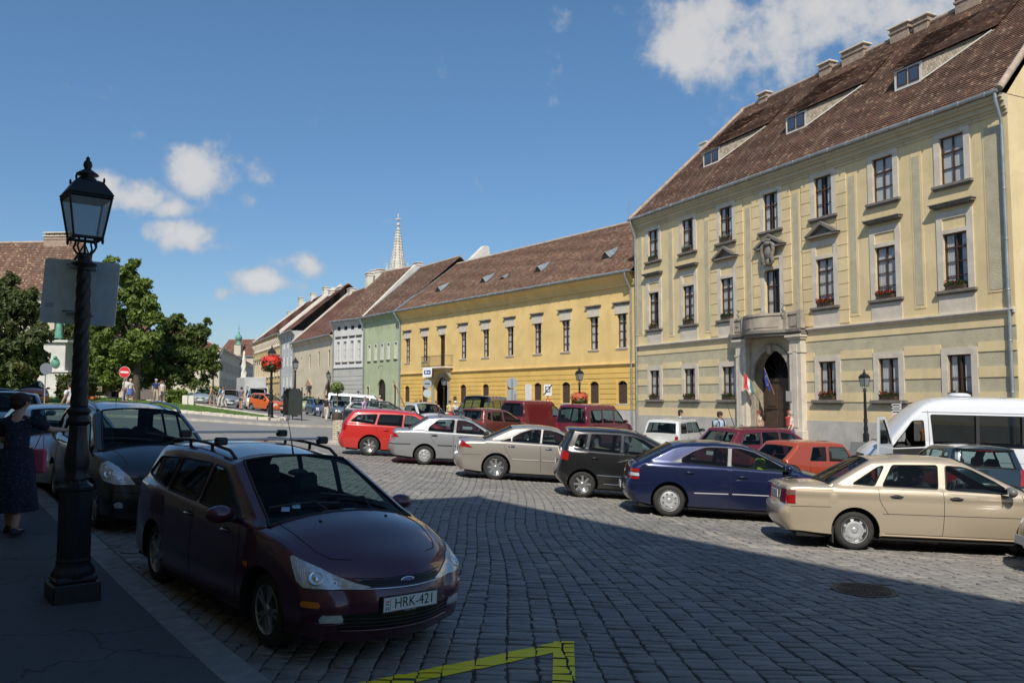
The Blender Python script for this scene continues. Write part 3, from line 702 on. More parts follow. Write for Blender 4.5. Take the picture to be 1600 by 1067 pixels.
def gutter(parent,L,z,y,drops=(),zb=-1,u0=0,m=None):
    m=m or zinc
    s=MB(); s.tube([(u0,y,z-.02),(L,y,z-.02)],.085,8)
    for k in range(int((L-u0)/1.1)): x=u0+.5+k*1.1; s.box((x-.015,y-.1,z-.12),(x+.015,y+.1,z+.06))
    g=s.build('gutter',m,parent)
    for u in drops:
        s=MB(); s.tube([(u,y,z-.1),(u,y,z-.35),(u+.05,.14,z-1.1),(u+.05,.12,z-1.3),(u+.05,.12,zb)],.065,10)
        for k in range(int((z-1.5-zb)/1.9)): s.lathe([(.075,zb+1+k*1.9),(.075,zb+1.05+k*1.9)],10,M=Matrix.Translation((u+.05,.12,0)))
        s.build('downpipe',m,parent)
# ---------------- A: the big yellow palace on the right
MA,LA=frame((18.64,30.16),(8.06,52.64))
A=root('palace','large three storey pale yellow palace with curved stone balcony over an arched gateway','building',M=MA)
yel=stucco('palace_yellow_render',(.74,.59,.33),(.52,.44,.30),.5); yel2=stucco('palace_yellow_band',(.76,.61,.345),(.55,.47,.33),.5)
rough=mat('grey_roughcast',(.53,.475,.325),.95,noise=(2,.15),bump=(28,1.0,.03),noise2=(1,(.43,.385,.27),.5))
plinth=mat('palace_plinth',(.47,.45,.41),.9,noise=(1.5,.12),bump=(40,.3,.01),noise2=(.7,(.3,.28,.25),.7))
ZG,ZS,ZE=-2.2,4.95,12.55
bays=[2.33,5.65,9.05,12.55,16.02,19.42,22.9]
g_ops=[rectop(u,1.62,1.02,1.80) for u in bays if u!=12.55]+[rectop(12.72,-1.9,2.45,6.05,1.22,14)]
f_ops=[rectop(u,6.0,1.05,2.28) for u in bays if u!=12.55]+[rectop(12.55,5.0,1.1,3.25)]
s_ops=[rectop(u,10.28,1.05,1.95) for u in bays]
mb,ms,_,_=wall(A,LA,ZG,ZE+.6,g_ops+f_ops+s_ops,[yel,rough,plinth,stone],zsplit=ZS-.02,depth=.30)
shell(mb,LA,ZG,ZE+.6,6,0,(20.1,0)); mb.box((-.0,-.01,ZG),(11.4,.07,.65),2); mb.box((14.05,-.01,ZG),(LA,.07,.65),2)
wins=[[(p[0]-(.28 if p[0]<sum(q[0] for q in o)/len(o) else -.28),p[1]) for p in o] for o in g_ops[:-1]]
wins=[rectop(u,1.40,1.60,2.28) for u in bays if u!=12.55]
bands(mb,0,LA,[(4.41,4.9),(3.48,3.85),(2.5,2.9),(1.53,1.93),(.65,1.12)],wins+[rectop(12.72,-1.9,4.7,7)],.03,4,.0)
# dark shadow joints under each yellow band edge are real 3 cm steps
# central projection and quoin courses
for u in (9.05,12.55,16.02):
    for sg in (-1,1):
        a=u+sg*.80; b=u+sg*1.38
        z=5.15
        while z<12.3:
            if not (u==12.55 and z<5.9): mb.box((min(a,b),-.01,z),(max(a,b),.045,z+.565),0)
            z+=.60
for u in (3.99,7.36,10.82,14.26,17.72,21.15):
    lw=.18
    mb.box((u-lw-.09,-.01,5.4),(u+lw+.09,.018,11.95),0); mb.box((u-lw,-.01,5.55),(u+lw,.03,11.80),1)
mb.box((.22,-.01,5.7),(1.02,.02,12.2),0); mb.box((.30,-.01,5.8),(.94,.032,12.1),1)
mb.box((LA-.75,-.01,5.7),(LA-.12,.02,12.2),0); mb.box((LA-.65,-.01,5.8),(LA-.22,.032,12.1),1)
mb.build('wall',[yel,rough,plinth,stone,yel2],A)
# string course and cornice
for a_,b_ in ((0,10.2),(15.2,LA)): s=MB(); s.box((a_,-.02,4.88),(b_,.10,4.97)); s.box((a_,-.02,4.97),(b_,.18,5.05),bev=.01); s.build('string_course',stone,A)
s=MB()
for za,zb,pr in ((12.42,12.56,.06),(12.56,12.66,.12),(12.66,12.86,.2),(12.86,12.98,.32),(12.98,13.12,.42)): s.box((-.02,-.02,za),(LA+.02,pr,zb))
s.build('cornice',stucco('palace_cornice_render',(.58,.50,.33),(.38,.33,.24),.7),A)
gutter(A,LA+.2,13.22,.50,(.12,LA-.12),-1.0)
sur=(.27,0,.05,stone); sils=(.36,.12,.16,dstone)
flower_spots=[]
for i,u in enumerate(bays):
    if u!=12.55:
        window(A,u,1.62,1.02,1.80,brown,surround=(.27,0,.05,stone),sill=(.42,.14,.18,dstone),bars=(2,2),dep=.09)
        ped=u in (9.05,16.02)
        window(A,u,6.0,1.05,2.28,brown,surround=(.27,.62,.045,stone),sill=sils,hood=('ped' if ped else 'flat',3.32,1.95 if ped else 1.85,.26,dstone),apron=.95,bars=(2,4),dep=.09,curtain='full' if i in (1,2) else 'sides')
    else:
        window(A,u,5.0,1.1,3.25,dbrown,surround=(.27,.55,.045,stone),hood=('ped',4.35,2.1,.26,dstone),bars=(2,4))
    window(A,u,10.28,1.05,1.95,brown,surround=(.27,0,.045,stone),sill=sils,bars=(2,3),dep=.08,blind=.97 if i<2 else None,curtain=None if i<2 else 'sides')
# cartouche over the balcony door
s=MB(Matrix.Translation((12.55,.2,9.05))); 
s.ball((0,0,.05),(.30,.16,.42),14,9); s.ball((0,.08,.52),(.24,.14,.14)); s.ball((0,.05,-.45),(.16,.12,.2))
for sg in (-1,1):
    s.tube([(sg*.15,.06,.55),(sg*.38,.08,.42),(sg*.42,.1,.1),(sg*.3,.12,-.2),(sg*.36,.08,-.45),(sg*.15,.06,-.6)],[.08,.1,.09,.1,.09,.05],8)
    s.ball((sg*.4,.08,.34),.11); s.ball((sg*.34,.08,-.38),.1)
for k in range(5): s.ball(((k-2)*.1,.12,.66+.03*(2-abs(k-2))),(.045,.05,.08),6,5)
s.build('cartouche',dstone,A)
# balcony: curved solid parapet on a moulded slab, two stone piers, portal
bc=12.72; 
def bow(u,p0=.55,p1=1.35,hw=2.5):
    t=(u-bc)/hw
    if abs(t)>.62: return p0
    return p0+(p1-p0)*math.cos(t/.62*math.pi/2)**1.0
us=[bc-2.5+5.0*i/48 for i in range(49)]
def bowbox(mb,z0,z1,inset,th,mi=0,u0=None,u1=None):
    U=[u for u in us if (u0 is None or u0<=u<=u1)]
    vs=[];
    for u in U:
        o=bow(u)-inset; i_=max(o-th,-.02) if th else -.02; vs+=[(u,i_,z0),(u,o,z0),(u,o,z1),(u,i_,z1)]
    fs=[]
    for k in range(len(U)-1):
        for q in range(4): fs.append((4*k+q,4*k+4+q,4*k+4+(q+1)%4,4*k+(q+1)%4))
    fs+=[(0,1,2,3),tuple(4*(len(U)-1)+q for q in (3,2,1,0))]; mb.add(vs,fs,mi)
bst=mat('balcony_stone',(.40,.345,.27),.9,noise=(2,.2),bump=(40,.5,.01),noise2=(1.2,(.2,.17,.14),.7))
s=MB(); bowbox(s,4.78,4.92,.12,0); bowbox(s,4.92,5.06,0,0); s.build('balcony_slab',dstone,A)
s=MB(); bowbox(s,5.06,5.78,.12,.16); bowbox(s,5.78,5.9,.06,.26)
for a,b_ in ((-2.3,-1.75),(-1.3,-.1),(.1,1.3),(1.75,2.3)): bowbox(s,5.2,5.68,.09,.1,0,bc+a,bc+b_)
for uu in (bc-2.42,bc-1.5,bc+1.5,bc+2.42): s.box((uu-.14,bow(uu)-.32,5.06),(uu+.14,bow(uu)-.04,5.96),bev=.01)
s.build('balcony_parapet',bst,A)
s=MB()
for sg in (-1,1):
    uu=bc+sg*1.62; yy=.72
    s.tube([(uu-.12,yy,5.96),(uu+.12,yy,6.0),(uu-.08,yy,6.25),(uu+.1,yy,6.3)],.02,6); s.tube([(uu,yy,5.9),(uu,yy,6.02)],.02,6)
s.build('lamp_bracket',mat('black_iron',(.02,.02,.02),.5),A)
for sg in (-1,1):
    s=MB(); a=bc+sg*1.48; b_=bc+sg*2.42; x0,x1=min(a,b_),max(a,b_)
    s.box((x0,-.01,-2.1),(x1,.42,.15),0,bev=.02); s.box((x0+.08,-.01,.15),(x1-.08,.34,4.55),0,bev=.015); s.box((x0+.34,.3,.3),(x1-.34,.37,4.3),0)
    s.box((x0+.03,-.01,3.9),(x1-.03,.37,3.98),0); s.box((x0,-.01,4.55),(x1,.42,4.66),0,bev=.01); s.box((x0-.06,-.01,4.66),(x1+.06,.50,4.78),0,bev=.01)
    s.build('portal_pier',stone,A)
s=MB(); P=rectop(bc,-1.9,2.45,6.05,1.22,14); O=rectop(bc,-1.9,3.0,6.33,1.5,14)
for i in range(1,len(P)):
    j=(i+1)%len(P); s.add([(P[i][0],.10,P[i][1]),(P[j][0],.10,P[j][1]),(O[j][0],.10,O[j][1]),(O[i][0],.10,O[i][1]),(P[i][0],-.55,P[i][1]),(P[j][0],-.55,P[j][1]),(O[j][0],-.01,O[j][1]),(O[i][0],-.01,O[i][1])],[(0,1,2,3),(0,4,5,1),(3,2,6,7)])
s.box((bc-.14,.05,3.95),(bc+.14,.2,4.4),bev=.02)
s.build('gateway_arch',bst,A)
s=MB()
for sg in (-1,1):
    x0=bc+(0.01 if sg>0 else -1.2); x1=x0+1.19; s.box((x0,-.62,-1.9),(x1,-.5,2.55))
    for z0_,z1_ in ((-1.6,-.6),(-.4,1.0),(1.15,2.35)): s.box((x0+.16,-.5,z0_),(x1-.16,-.46,z1_),bev=.015); s.box((x0+.3,-.46,z0_+.14),(x1-.3,-.43,z1_-.14),bev=.01)
s.box((bc-1.22,-.6,2.55),(bc+1.22,-.44,2.72)); d_=s.build('gate_leaf',dbrown,A)
s=MB()
for k in range(7):
    a=math.pi*(k+.5)/7; s.box((-.01,-.01,0),(.01,.01,1.15),M=Matrix.Translation((bc,-.55,2.75))@Matrix.Rotation(math.pi/2-a,4,'Y'))
s.box((bc-1.3,-1.4,-1.9),(bc+1.3,-1.38,4.3),1); s.build('fanlight',[mat('black_iron',(.02,.02,.02),.5),dark],A)
s=MB(); s.box((11.0,.37,1.55),(11.38,.39,2.05)); s.build('wall_plaque',mat('grey_plaque',(.38,.37,.35),.6),A)
s=MB(); s.box((20.55,.07,-.15),(21.5,.09,.42)); s.build('cellar_window',dark,A)
loft_roof(A,LA,13.18,6,20.3,roof_dark,.5,hip=(0,3.6),h=.17)
# white mortar verge on the near gable
s=MB(); s.tube([(-.05,.5,13.25),(-.05,-6,20.42)],.14,8); s.tube([(-.05,-6,20.42),(-.05,-12.5,13.25)],.14,8); s.build('verge',hipridge,A)
sl_=(20.3-13.18)/6.5
def rz_(y): return 13.18+(0.5-y)*sl_
for (pa,pb) in (((1402,160),(1438,133)),((1231,222),(1258,200)),((1101,274),(1123,250))):
    # long sloping dormer: windows in a low vertical face, roof sweeping away along the slope
    u0,zz=uvat(MA,*pa,D=1.75); u1,_=uvat(MA,*pb,D=1.75); u0,u1=max(u0,u1),min(u0,u1); yf=-1.75; zb=rz_(yf)+.02; H=.95; yb=yf-H/sl_-1.0
    s=MB()
    W_=u0-u1
    # face with two lights, tile-hung cheek running back towards the near side
    s.box((u1-.12,yf-.05,zb),(u0+.12,yf+.0,zb+H),0)
    s.add([(u1-.12,yf,zb),(u1-.12-2.4,yf-1.5,rz_(yf-1.5)+.02),(u1-.12-2.0,yf-1.5,rz_(yf-1.5)+.10),(u1-.12,yf,zb+H)],[(0,1,2,3)],1,[[(0,0),(3.4,.9),(3.2,.9),(0,.9)]])
    s.add([(u0+.12,yf,zb),(u0+.12,yf,zb+H),(u0+.5,yf-1.1,rz_(yf-1.1)+.1)],[(0,1,2)],1,[[(0,0),(0,.9),(.5,.9)]])
    P0=(u0+.3,yf+.12,zb+H+.02); P1=(u1-.2,yf+.12,zb+H+.02); P2=(u1-2.6,yf-1.6,rz_(yf-1.6)+.12)
    B0=(u0+.9,yb-1.4,rz_(yb-1.4)+.05); B1=(u1-2.9,yb-1.4,rz_(yb-1.4)+.05)
    roof_slope(s,P0,P1,B0,(u1-.8,yb-1.4,rz_(yb-1.4)+.05),.17,2)
    roof_slope(s,P1,P2,(u1-.8,yb-1.4,rz_(yb-1.4)+.05),B1,.17,2)
    s.tube([(u1-.1,yf+.05,zb+.05),(u1-2.4,yf-1.45,rz_(yf-1.45)+.08)],.035,6,0)
    dm=s.build('dormer',[whitep,tilemat('pale_cheek_tiles',[((.40,.34,.26),.4),((.33,.28,.21),.3),((.26,.20,.15),.3)],.16,.12,lichen=(.3,.26,.2)),roof_dark],A)
    s=MB()
    for k in range(2):
        a=u1+W_*k/2+.04; b_=u1+W_*(k+1)/2-.04
        s.box((a,yf,zb+.16),(b_,yf+.03,zb+H-.1),0); s.box((a+.07,yf+.01,zb+.22),(b_-.07,yf+.034,zb+H-.16),1)
    s.build('dormer_window',[brown,mat('dormer_glass',(.05,.08,.13),.08,spec=.8)],dm)
for px,py,w,d in ((1195,160,.7,.45),(1293,112,.8,.5),(1337,90,1.5,.5),(1410,57,1.1,.55),(1444,43,.8,.55),(1518,10,1.3,.6)):
    u,z=uvat(MA,px,py,6); chimney(A,u,-6,19.2,20.3+.38 if w<1 else 20.3+.48,w,d,brick,stone)
u,z=uvat(MA,1103,226,9.5); chimney(A,u,-9.5,14,z,.75,.6,whitep,stone)
u,z=uvat(MA,1195,130,6); s=MB(); s.tube([(u,-6,20.9),(u,-6,22)],.02,5); s.build('aerial',zinc,A)
# ---------------- B: long yellow house
MBm,LB=frame((8.04,53.14),(-10.57,78.09))
B=root('long_house','long ochre house with wide tiled roof and arched gateway under a balcony','building',M=MBm)
och=stucco('ochre_render',(.76,.54,.22),(.60,.45,.22),.35); och2=stucco('ochre_band',(.74,.49,.14),(.55,.40,.18),.3)
wB=[1.25,4.0,6.99,10.24,13.7,17.04,20.37,23.76,26.74,29.93]
gB=[u for u in wB if u!=23.76]
ops=[rectop(u,5.04,.88,2.26) for u in wB if u!=23.76]+[rectop(23.76,4.45,.9,2.8)]
opg=[rectop(u,1.35,.88,1.5,.22) for u in gB]+[rectop(23.85,-2.2,2.3,5.8,1.15,12)]
mb,_,_,_=wall(B,LB,-2.6,9.95,ops+opg,None,zsplit=3.86,depth=.26)
mb.box((0,-.01,-2.6),(22.5,.07,.92),3); mb.box((25.2,-.01,-2.6),(LB,.07,.92),3)
zz=[(.95+.345*k,.95+.345*(k+1)) for k in range(8)]
bands(mb,.05,LB-.05,[z for z in zz if z[1]<3.75],opg[:-1]+[rectop(23.85,-2.2,2.7,6.2)],.03,1,.045,.12)
shell(mb,LB,-2.6,9.95,6,0,(0,15.0))
mb.build('wall',[och,och2,stone,plinth],B)
for a_,b_ in ((0,22.3),(25.4,LB)): s=MB(); s.box((a_,-.02,3.86),(b_,.08,3.94)); s.box((a_,-.02,3.94),(b_,.15,4.02),bev=.01); s.build('string_course',och,B)
s=MB(); P=[(0,9.1),(.10,9.1),(.16,9.3),(.34,9.55),(.55,9.72),(.62,9.76),(.62,9.9),(0,9.95)]; s.prism([(a,b_) for a,b_ in P],-.02,LB,axis=0); s.build('cornice',och,B)
s=MB()
gutter(B,LB+.35,9.98,.70,(.25,LB+.1),-1.2,u0=-.2)
wp=mat('pale_panel',(.60,.54,.44),.85,noise=(3,.15))
for u in wB:
    z=5.04 if u!=23.76 else 4.45; h=7.3-z
    w_=window(B,u,z,.88,h,brown,bars=(2,4),sill=None if u==23.76 else (.12,.07,.08,stone),curtain='sides' if u!=23.76 else None)
    s=MB(); s.box((-.62,-.02,h+.0),(.62,.06,h+.58)); s.build('shutter_box',wp,w_)
    s=MB(); s.box((-.68,-.02,h+.62),(.68,.12,h+.70)); s.box((-.78,-.02,h+.70),(.78,.2,h+.78)); s.build('hood',dstone,w_)
for u in gB:
    w_=window(B,u,1.35,.88,1.5,dbrown,arch=.22,bars=(2,1),sill=(.1,.06,.06,stone),curtain=None,dep=.1,fw=.05)
    s=MB()
    for sg in (-1,1): s.box((sg*.02,-.09,.06),(sg*.40,-.05,1.24),bev=.01)
    s.build('shutter',dbrown,w_)
s=MB(); 
for k in range(13):
    a=math.pi*k/13; b_=math.pi*(k+1)/13
    s.add([(23.85+r*math.cos(q),.09,2.45+r*math.sin(q)) for r,q in ((1.15,a),(1.45,a),(1.45,b_),(1.15,b_))],[(0,1,2,3)])
for sg in (-1,1): s.box((23.85+sg*1.15,-.01,-2.2),(23.85+sg*1.5,.12,2.45),bev=.015)
for sg in (-1,1):
    s.prism([(-.02,3.4),(.15,3.45),(.5,3.9),(.85,4.15),(.85,4.28),(-.02,4.28)],23.85+sg*1.5-.16,23.85+sg*1.5+.16,axis=0)
s.build('gateway_arch',stucco('grey_gateway_stone',(.38,.34,.27)),B)
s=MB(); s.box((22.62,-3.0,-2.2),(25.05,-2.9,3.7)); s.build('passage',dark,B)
s=MB(); s.box((21.9,-.02,4.28),(25.8,1.0,4.42),bev=.02); s.build('balcony_slab',stone,B)
s=MB()
for z in (4.52,5.38): s.tube([(21.95,.02,z),(21.95,.95,z),(25.75,.95,z),(25.75,.02,z)],.022,6)
for k in range(36): x=22+3.7*k/35; s.tube([(x,.95,4.42),(x,.95,5.38)],.010,4)
for k in range(8): 
    for x in (21.95,25.75): s.tube([(x,.1+k*.11,4.42),(x,.1+k*.11,5.38)],.010,4)
s.build('balcony_railing',mat('black_iron',(.02,.02,.02),.5),B)
s=MB(); s.box((21.3,.06,1.45),(21.75,.09,1.85)); s.build('wall_plaque',mat('dark_plaque',(.10,.06,.04),.5),B)
s=MB(); s.box((10.9,.05,1.55),(11.65,.09,2.75)); s.build('wall_plaque',mat('marble_plaque',(.72,.71,.67),.5),B)
loft_roof(B,LB,9.93,6.2,15.1,roof_mid,.7,over=(.3,0.15),h=.2)
s=MB(); s.box((LB+.05,.72,9.95),(LB+.35,-.02,10.05)); 
for y0,y1 in ((.75,-6.2),): 
    z0=9.93;z1=15.1; s.add([(LB-.12,y0,z0+.1),(LB+.3,y0,z0+.1),(LB+.3,y1,z1+.12),(LB-.12,y1,z1+.12),(LB-.12,y0,z0+.02),(LB+.3,y0,z0-.3),(LB+.3,y1,z1-.3),(LB-.12,y1,z1)],[(0,1,2,3),(1,5,6,2),(0,3,7,4),(0,4,5,1)])
s.build('verge_flashing',zinc,B)
slB=(15.1-9.93)/6.9
for px,py in ((692,451),(762,439),(848,423),(954,399),(792,443)):
    u,_=uvat(MBm,px,py,1.9); y=-1.4; zb=9.93+(.7-y)*slB+.03; small=px==792
    s=MB(); hh=.38 if not small else .15
    s.add([(u-.45,y,zb),(u+.45,y,zb),(u,y+.02,zb+hh),(u+.0,y-1.1,zb+hh+.45)],[(0,2,1),(0,3,2),(1,2,3)]); 
    vs=[(u-.5,y+.06,zb),(u+.5,y+.06,zb),(u,y+.06,zb+hh+.08),(u,y-1.3,zb+hh+.62),(u-.62,y-.3,zb+.28),(u+.62,y-.3,zb+.28)]
    s.add(vs,[(0,4,3,2),(2,3,5,1)],1)
    s.build('roof_vent',[dark,zinc],B)
for u in (3.5,): 
    s=MB(); s.tube([(6.7,-6.2,15),(6.7,-6.2,17.2)],.025,5); s.build('lightning_rod',zinc,B)
# ---------------- C.. the row beyond
def simple_house(label,name,Aa,Bb,eave,rzz,D,wallm,roofm,wins,grounds,z0=-1.5,ov=.5,cornm=None,over=(0,0),split=None,lowm=None,hip=(0,0),fm=whitef,gab=(0,0),sm=None,trim=None,cat='building'):
    M,L=frame(Aa,Bb); o=root(name,label,cat,M=M); ops=[rectop(u,z,w,h,a) for (u,z,w,h,a) in wins+grounds]
    mb,_,_,_=wall(o,L,z0,eave,ops,None,zsplit=split,depth=.22); shell(mb,L,z0,eave,D,0,gab); mb.build('wall',[wallm,lowm or wallm],o)
    s=MB()
    for za,zb,pr in ((eave-.5,eave-.35,.1),(eave-.35,eave-.15,.22),(eave-.15,eave-.02,ov-.08)): s.box((0,-.02,za),(L,pr,zb))
    s.build('cornice',cornm or wallm,o)
    if split: s=MB(); s.box((0,-.02,split-.08),(L,.12,split+.08)); s.build('string_course',trim or wallm,o)
    gutter(o,L,eave+.03,ov+.04,(L-.1,),z0+.3)
    loft_roof(o,L,eave,D,rzz,roofm,ov,hip=hip,over=over,h=.25)
    return o,M,L
MG,LG=frame((-10.57,78.09),(-15.42,85.38))
green=stucco('green_render',(.44,.49,.31),(.35,.40,.24),.3)
wn=[(u,5.5,.55,1.6,.12) for u in (1.2,2.86,4.35,5.88,7.47)]; gr=[(1.34,.4,.62,2.6,.3),(4.4,-1.4,1.9,5.0,.95),(7.7,.6,.6,2.3,.3)]
Cc,MC_,LC_=simple_house('light green two storey house with small arched windows beside the long ochre house','green_house',(-10.57,78.09),(-15.42,85.38),10.0,15.9,6.5,green,roof_dark,wn,gr,sm=None)
for w_ in wn:
    window(Cc,w_[0],w_[1],w_[2],w_[3],whitef,arch=.12,bars=(2,2),dep=.1,surround=(.07,0,.03,whitef),sill=(.12,.09,.1,dstone))
for w_ in gr[::2]: window(Cc,w_[0],w_[1],w_[2],w_[3],dbrown,arch=.3,bars=(2,3),dep=.12,surround=(.1,0,.03,stone),curtain=None)
window(Cc,4.4,-1.4,1.9,5.0,dbrown,arch=.95,bars=(2,3),dep=.15,curtain=None,name='gateway_door')
s=MB(); 
for u in (1.2,2.86,4.35,5.88,7.47): s.box((u-.1,-.01,8.55),(u+.1,.012,8.95))
s.build('attic_vent',mat('vent_grille',(.3,.34,.22),.8),Cc)
s=MB(); s.tube([(3.9,.1,4.9),(3.9,.5,4.9),(3.9,.6,4.6)],.03,6); s.build('wall_bracket',mat('black_iron',(.02,.02,.02),.5),Cc)
wht=stucco('white_render',(.62,.62,.60),(.5,.49,.46),.4); gry=stucco('grey_render',(.44,.44,.41),(.34,.33,.3),.4)
wn=[(u,5.6,.68,2.2,.3) for u in (.95,2.25,3.6,4.9)]; gr=[(1.0,.6,.7,1.9,.3),(4.7,-1.3,1.0,3.4,0)]
D_,MD_,LD_=simple_house('narrow white house over a grey ground floor with four arched windows','white_house',(-15.42,85.38),(-19.53,89.54),10.0,16.2,6.5,wht,roof_dark,wn,gr,split=5.0,lowm=gry)
for w_ in wn: window(D_,w_[0],w_[1],w_[2],w_[3],whitef,arch=.3,bars=(2,3),dep=.1,surround=(.1,0,.05,whitef),sill=(.16,.12,.12,dstone),hood=('flat',2.55,1.0,.12,dstone))
window(D_,*gr[0][:4],whitef,arch=.3,bars=(2,3),dep=.12,curtain=None); window(D_,4.7,-1.3,1.0,3.4,dbrown,bars=(2,3),curtain=None,name='front_door')
s=MB()
for u in (.9,2.2,3.5,4.8): s.box((u-.28,-.01,9.0),(u+.28,.014,9.4))
s.build('attic_vent',dark,D_)
s=MB(); ops=[rectop(*gr[0][:4]),rectop(*gr[1][:4])]; bands(s,0,LD_,[(-1.4+.45*k,-1.4+.45*(k+1)) for k in range(14) if -1.4+.45*(k+1)<4.9],ops,.03,0,.05,.05); s.build('rusticated_course',gry,D_)
cream=stucco('cream_render',(.66,.58,.42),(.5,.45,.35),.35)
wn=[(1.7,5.3,.65,1.75,0),(5.8,5.3,.6,1.75,0),(9.7,5.3,.6,1.6,0),(13.6,5.5,.5,1.2,0)]; gr=[(1.8,-1.3,2.3,4.6,1.15),(5.7,.5,.8,1.3,0),(9.6,-1.3,1.5,4.2,.75),(14,.6,.8,1.3,0)]
E_,ME_,LE_=simple_house('long low cream house with two arched doorways and few narrow windows','cream_house',(-19.53,89.54),(-27.81,104.52),8.65,15.4,7,cream,roof_red,wn,gr)
for w_ in wn: window(E_,w_[0],w_[1],w_[2],w_[3],dbrown,bars=(2,2),dep=.12,curtain='full')
for w_ in (gr[1],gr[3]): window(E_,w_[0],w_[1],w_[2],w_[3],dbrown,bars=(2,2),dep=.12,sill=(.1,.1,.1,stone))
for w_ in (gr[0],gr[2]):
    d_=window(E_,w_[0],w_[1],w_[2],w_[3],brown,arch=w_[4],bars=(2,2),dep=.18,curtain=None,name='arched_door')
    s=MB(); r0=w_[2]/2; zc=w_[3]-w_[4]
    for k in range(10):
        a=math.pi*k/10;b_=math.pi*(k+1)/10; s.add([(r*math.cos(q),.06,zc+r*math.sin(q)) for r,q in ((r0,a),(r0+.25,a),(r0+.25,b_),(r0,b_))],[(0,1,2,3)])
    for sg in (-1,1): s.box((sg*r0,-.01,0),(sg*(r0+.25),.08,zc))
    if w_ is gr[2]: s.box((-1.2,-.01,w_[3]+.25),(1.2,.25,w_[3]+.4)); s.prism([(-1.2,w_[3]+.4),(1.2,w_[3]+.4),(0,w_[3]+1.1)],-.01,.2)
    s.build('surround',stucco('red_brown_trim',(.42,.30,.21)),d_)
def parapet(o,L,eave,rzz,D,ov,m,u=0,w=.35,top=.35,name='firewall'):
    "the masonry party wall standing above the roof"
    s=MB(); s.prism([(ov*.6,eave-.6),(ov*.6,eave+top),(-D,rzz+top),(-2*D,eave+top),(-2*D,eave-.6)],u,u+w,axis=0); s.build(name,m,o)
parapet(E_,LE_,8.65,15.4,7,.5,whitep,LE_-.1); parapet(D_,LD_,10,16.2,6.5,.5,whitep,-.2,.3,.25)
parapet(Cc,LC_,10.0,15.9,6.5,.6,zinc,LC_-.15,.3,.12,'verge_flashing')
sg_=stucco('pale_grey_render',(.52,.53,.52),(.4,.4,.39),.4)
wn=[(u,z,.7,1.5,0) for u in (2,4.6,7.2) for z in (3.2,5.9,8.3)]; gr=[(4.6,-1.2,1.4,3,0)]
F_,MF_,LF_=simple_house('small pale grey three storey house between cream house and ornate house','grey_house',(-27.81,104.52),(-31.82,112.88),10.35,16.8,7,sg_,roof_red,wn,gr)
for w_ in wn: window(F_,w_[0],w_[1],w_[2],w_[3],whitef,bars=(2,2),dep=.1,surround=(.1,0,.03,whitef))
parapet(F_,LF_,10.35,16.8,7,.5,whitep,LF_-.2,.5,.7)
yfar=stucco('far_ochre_render',(.62,.47,.22),(.5,.4,.24),.35)
wn=[(1.6+2.4*k,4.9,1.0,2.4,0) for k in range(10)]; gr=[(1.6+2.4*k,.4,1.0,2.0,.3) for k in range(10)]
H_,MH_,LH_=simple_house('ornate ochre house with bracketed cornice far along the street','ornate_house',(-31.82,112.88),(-42.49,135.02),10.6,17.6,8,yfar,roof_red,wn,gr,split=4.0,lowm=yfar)
for w_ in wn: window(H_,w_[0],w_[1],w_[2],w_[3],dbrown,bars=(2,2),dep=.12,surround=(.14,0,.08,stone),sill=(.2,.14,.16,stone),hood=('flat',2.75,1.5,.35,stone))
for w_ in gr: window(H_,w_[0],w_[1],w_[2],w_[3],dbrown,arch=.3,bars=(2,2),dep=.12,curtain=None)
for k in range(19):
    s=MB(Matrix.Translation((.9+1.25*k,0,9.1))); s.prism([(-.02,0),(.12,0),(.2,.3),(.5,.7),(.5,1.0),(-.02,1.0)],-.22,.22,axis=0); s.ball((0,.1,-.05),(.3,.12,.25),8,5); s.build('cornice_bracket',stone,H_)
parapet(H_,LH_,10.6,17.6,8,.5,whitep,LH_-.3,.6,.4); parapet(H_,LH_,10.6,17.6,8,.5,whitep,-.3,.5,.35)
# chimneys along the row (photo position -> roof plane)
for o,M,pts in ((Cc,MC_,((653,412,8.5,1.0),(624,428,6.5,1.4))),(D_,MD_,((590,423,6.5,2.0),)),(E_,ME_,((577,428,5,.9),(549,452,7,1.3),(533,450,7,1.6))),(F_,MF_,((518,455,6,.8),(509,450,6.5,1.2))),(H_,MH_,((470,466,8,1.5),(489,459,8,1.0),(452,488,8,.8)))):
    for px,py,D,w in pts:
        u,z=uvat(M,px,py,D); chimney(o,u,-D,z-4.5,z,w,.7,whitep,stone)
# rear gable of the neighbour above the green roof
u,z=uvat(MC_,683,415,9); s=MB(); s.prism([(-6.2,14.5),(-9,17.2),(-9.5,17.2),(-10,14.5)],-.5,.2,axis=0); s.build('rear_firewall',whitep,Cc)
# ---------------- gothic spire
spst=mat('white_carved_stone',(.60,.57,.50),.9,noise=(1,.2),bump=(8,.6,.05),noise2=(1.5,(.4,.37,.31),.5))
SP=root('church_spire','slender white gothic spire with crockets and a ring of pinnacles above the roofs','spire',(-21.1,150,0))
s=MB(); s.lathe([(1.75,21.5),(1.6,24),(.18,33.2),(.12,33.6)],8,smooth=False)
for k in range(8):
    a=math.pi*2*(k+.5)/8
    for i in range(17):
        t=(i+.5)/17; r=1.62*(1-t)+.2*t; z=24+t*9.0; s.ball(((r+.10)*math.cos(a),(r+.10)*math.sin(a),z),(.16,.16,.13),5,4); 
    s.tube([(1.62*math.cos(a),1.62*math.sin(a),24),(.2*math.cos(a),.2*math.sin(a),33)],.09,5)
s.build('spire_cone',spst,SP)
s=MB(); s.lathe([(.12,33.3),(.36,33.6),(.30,33.9),(.12,34.1),(.1,34.4),(.34,34.7),(.12,34.95),(.08,35.2),(.2,35.35),(.06,35.7),(.02,35.9)],8)
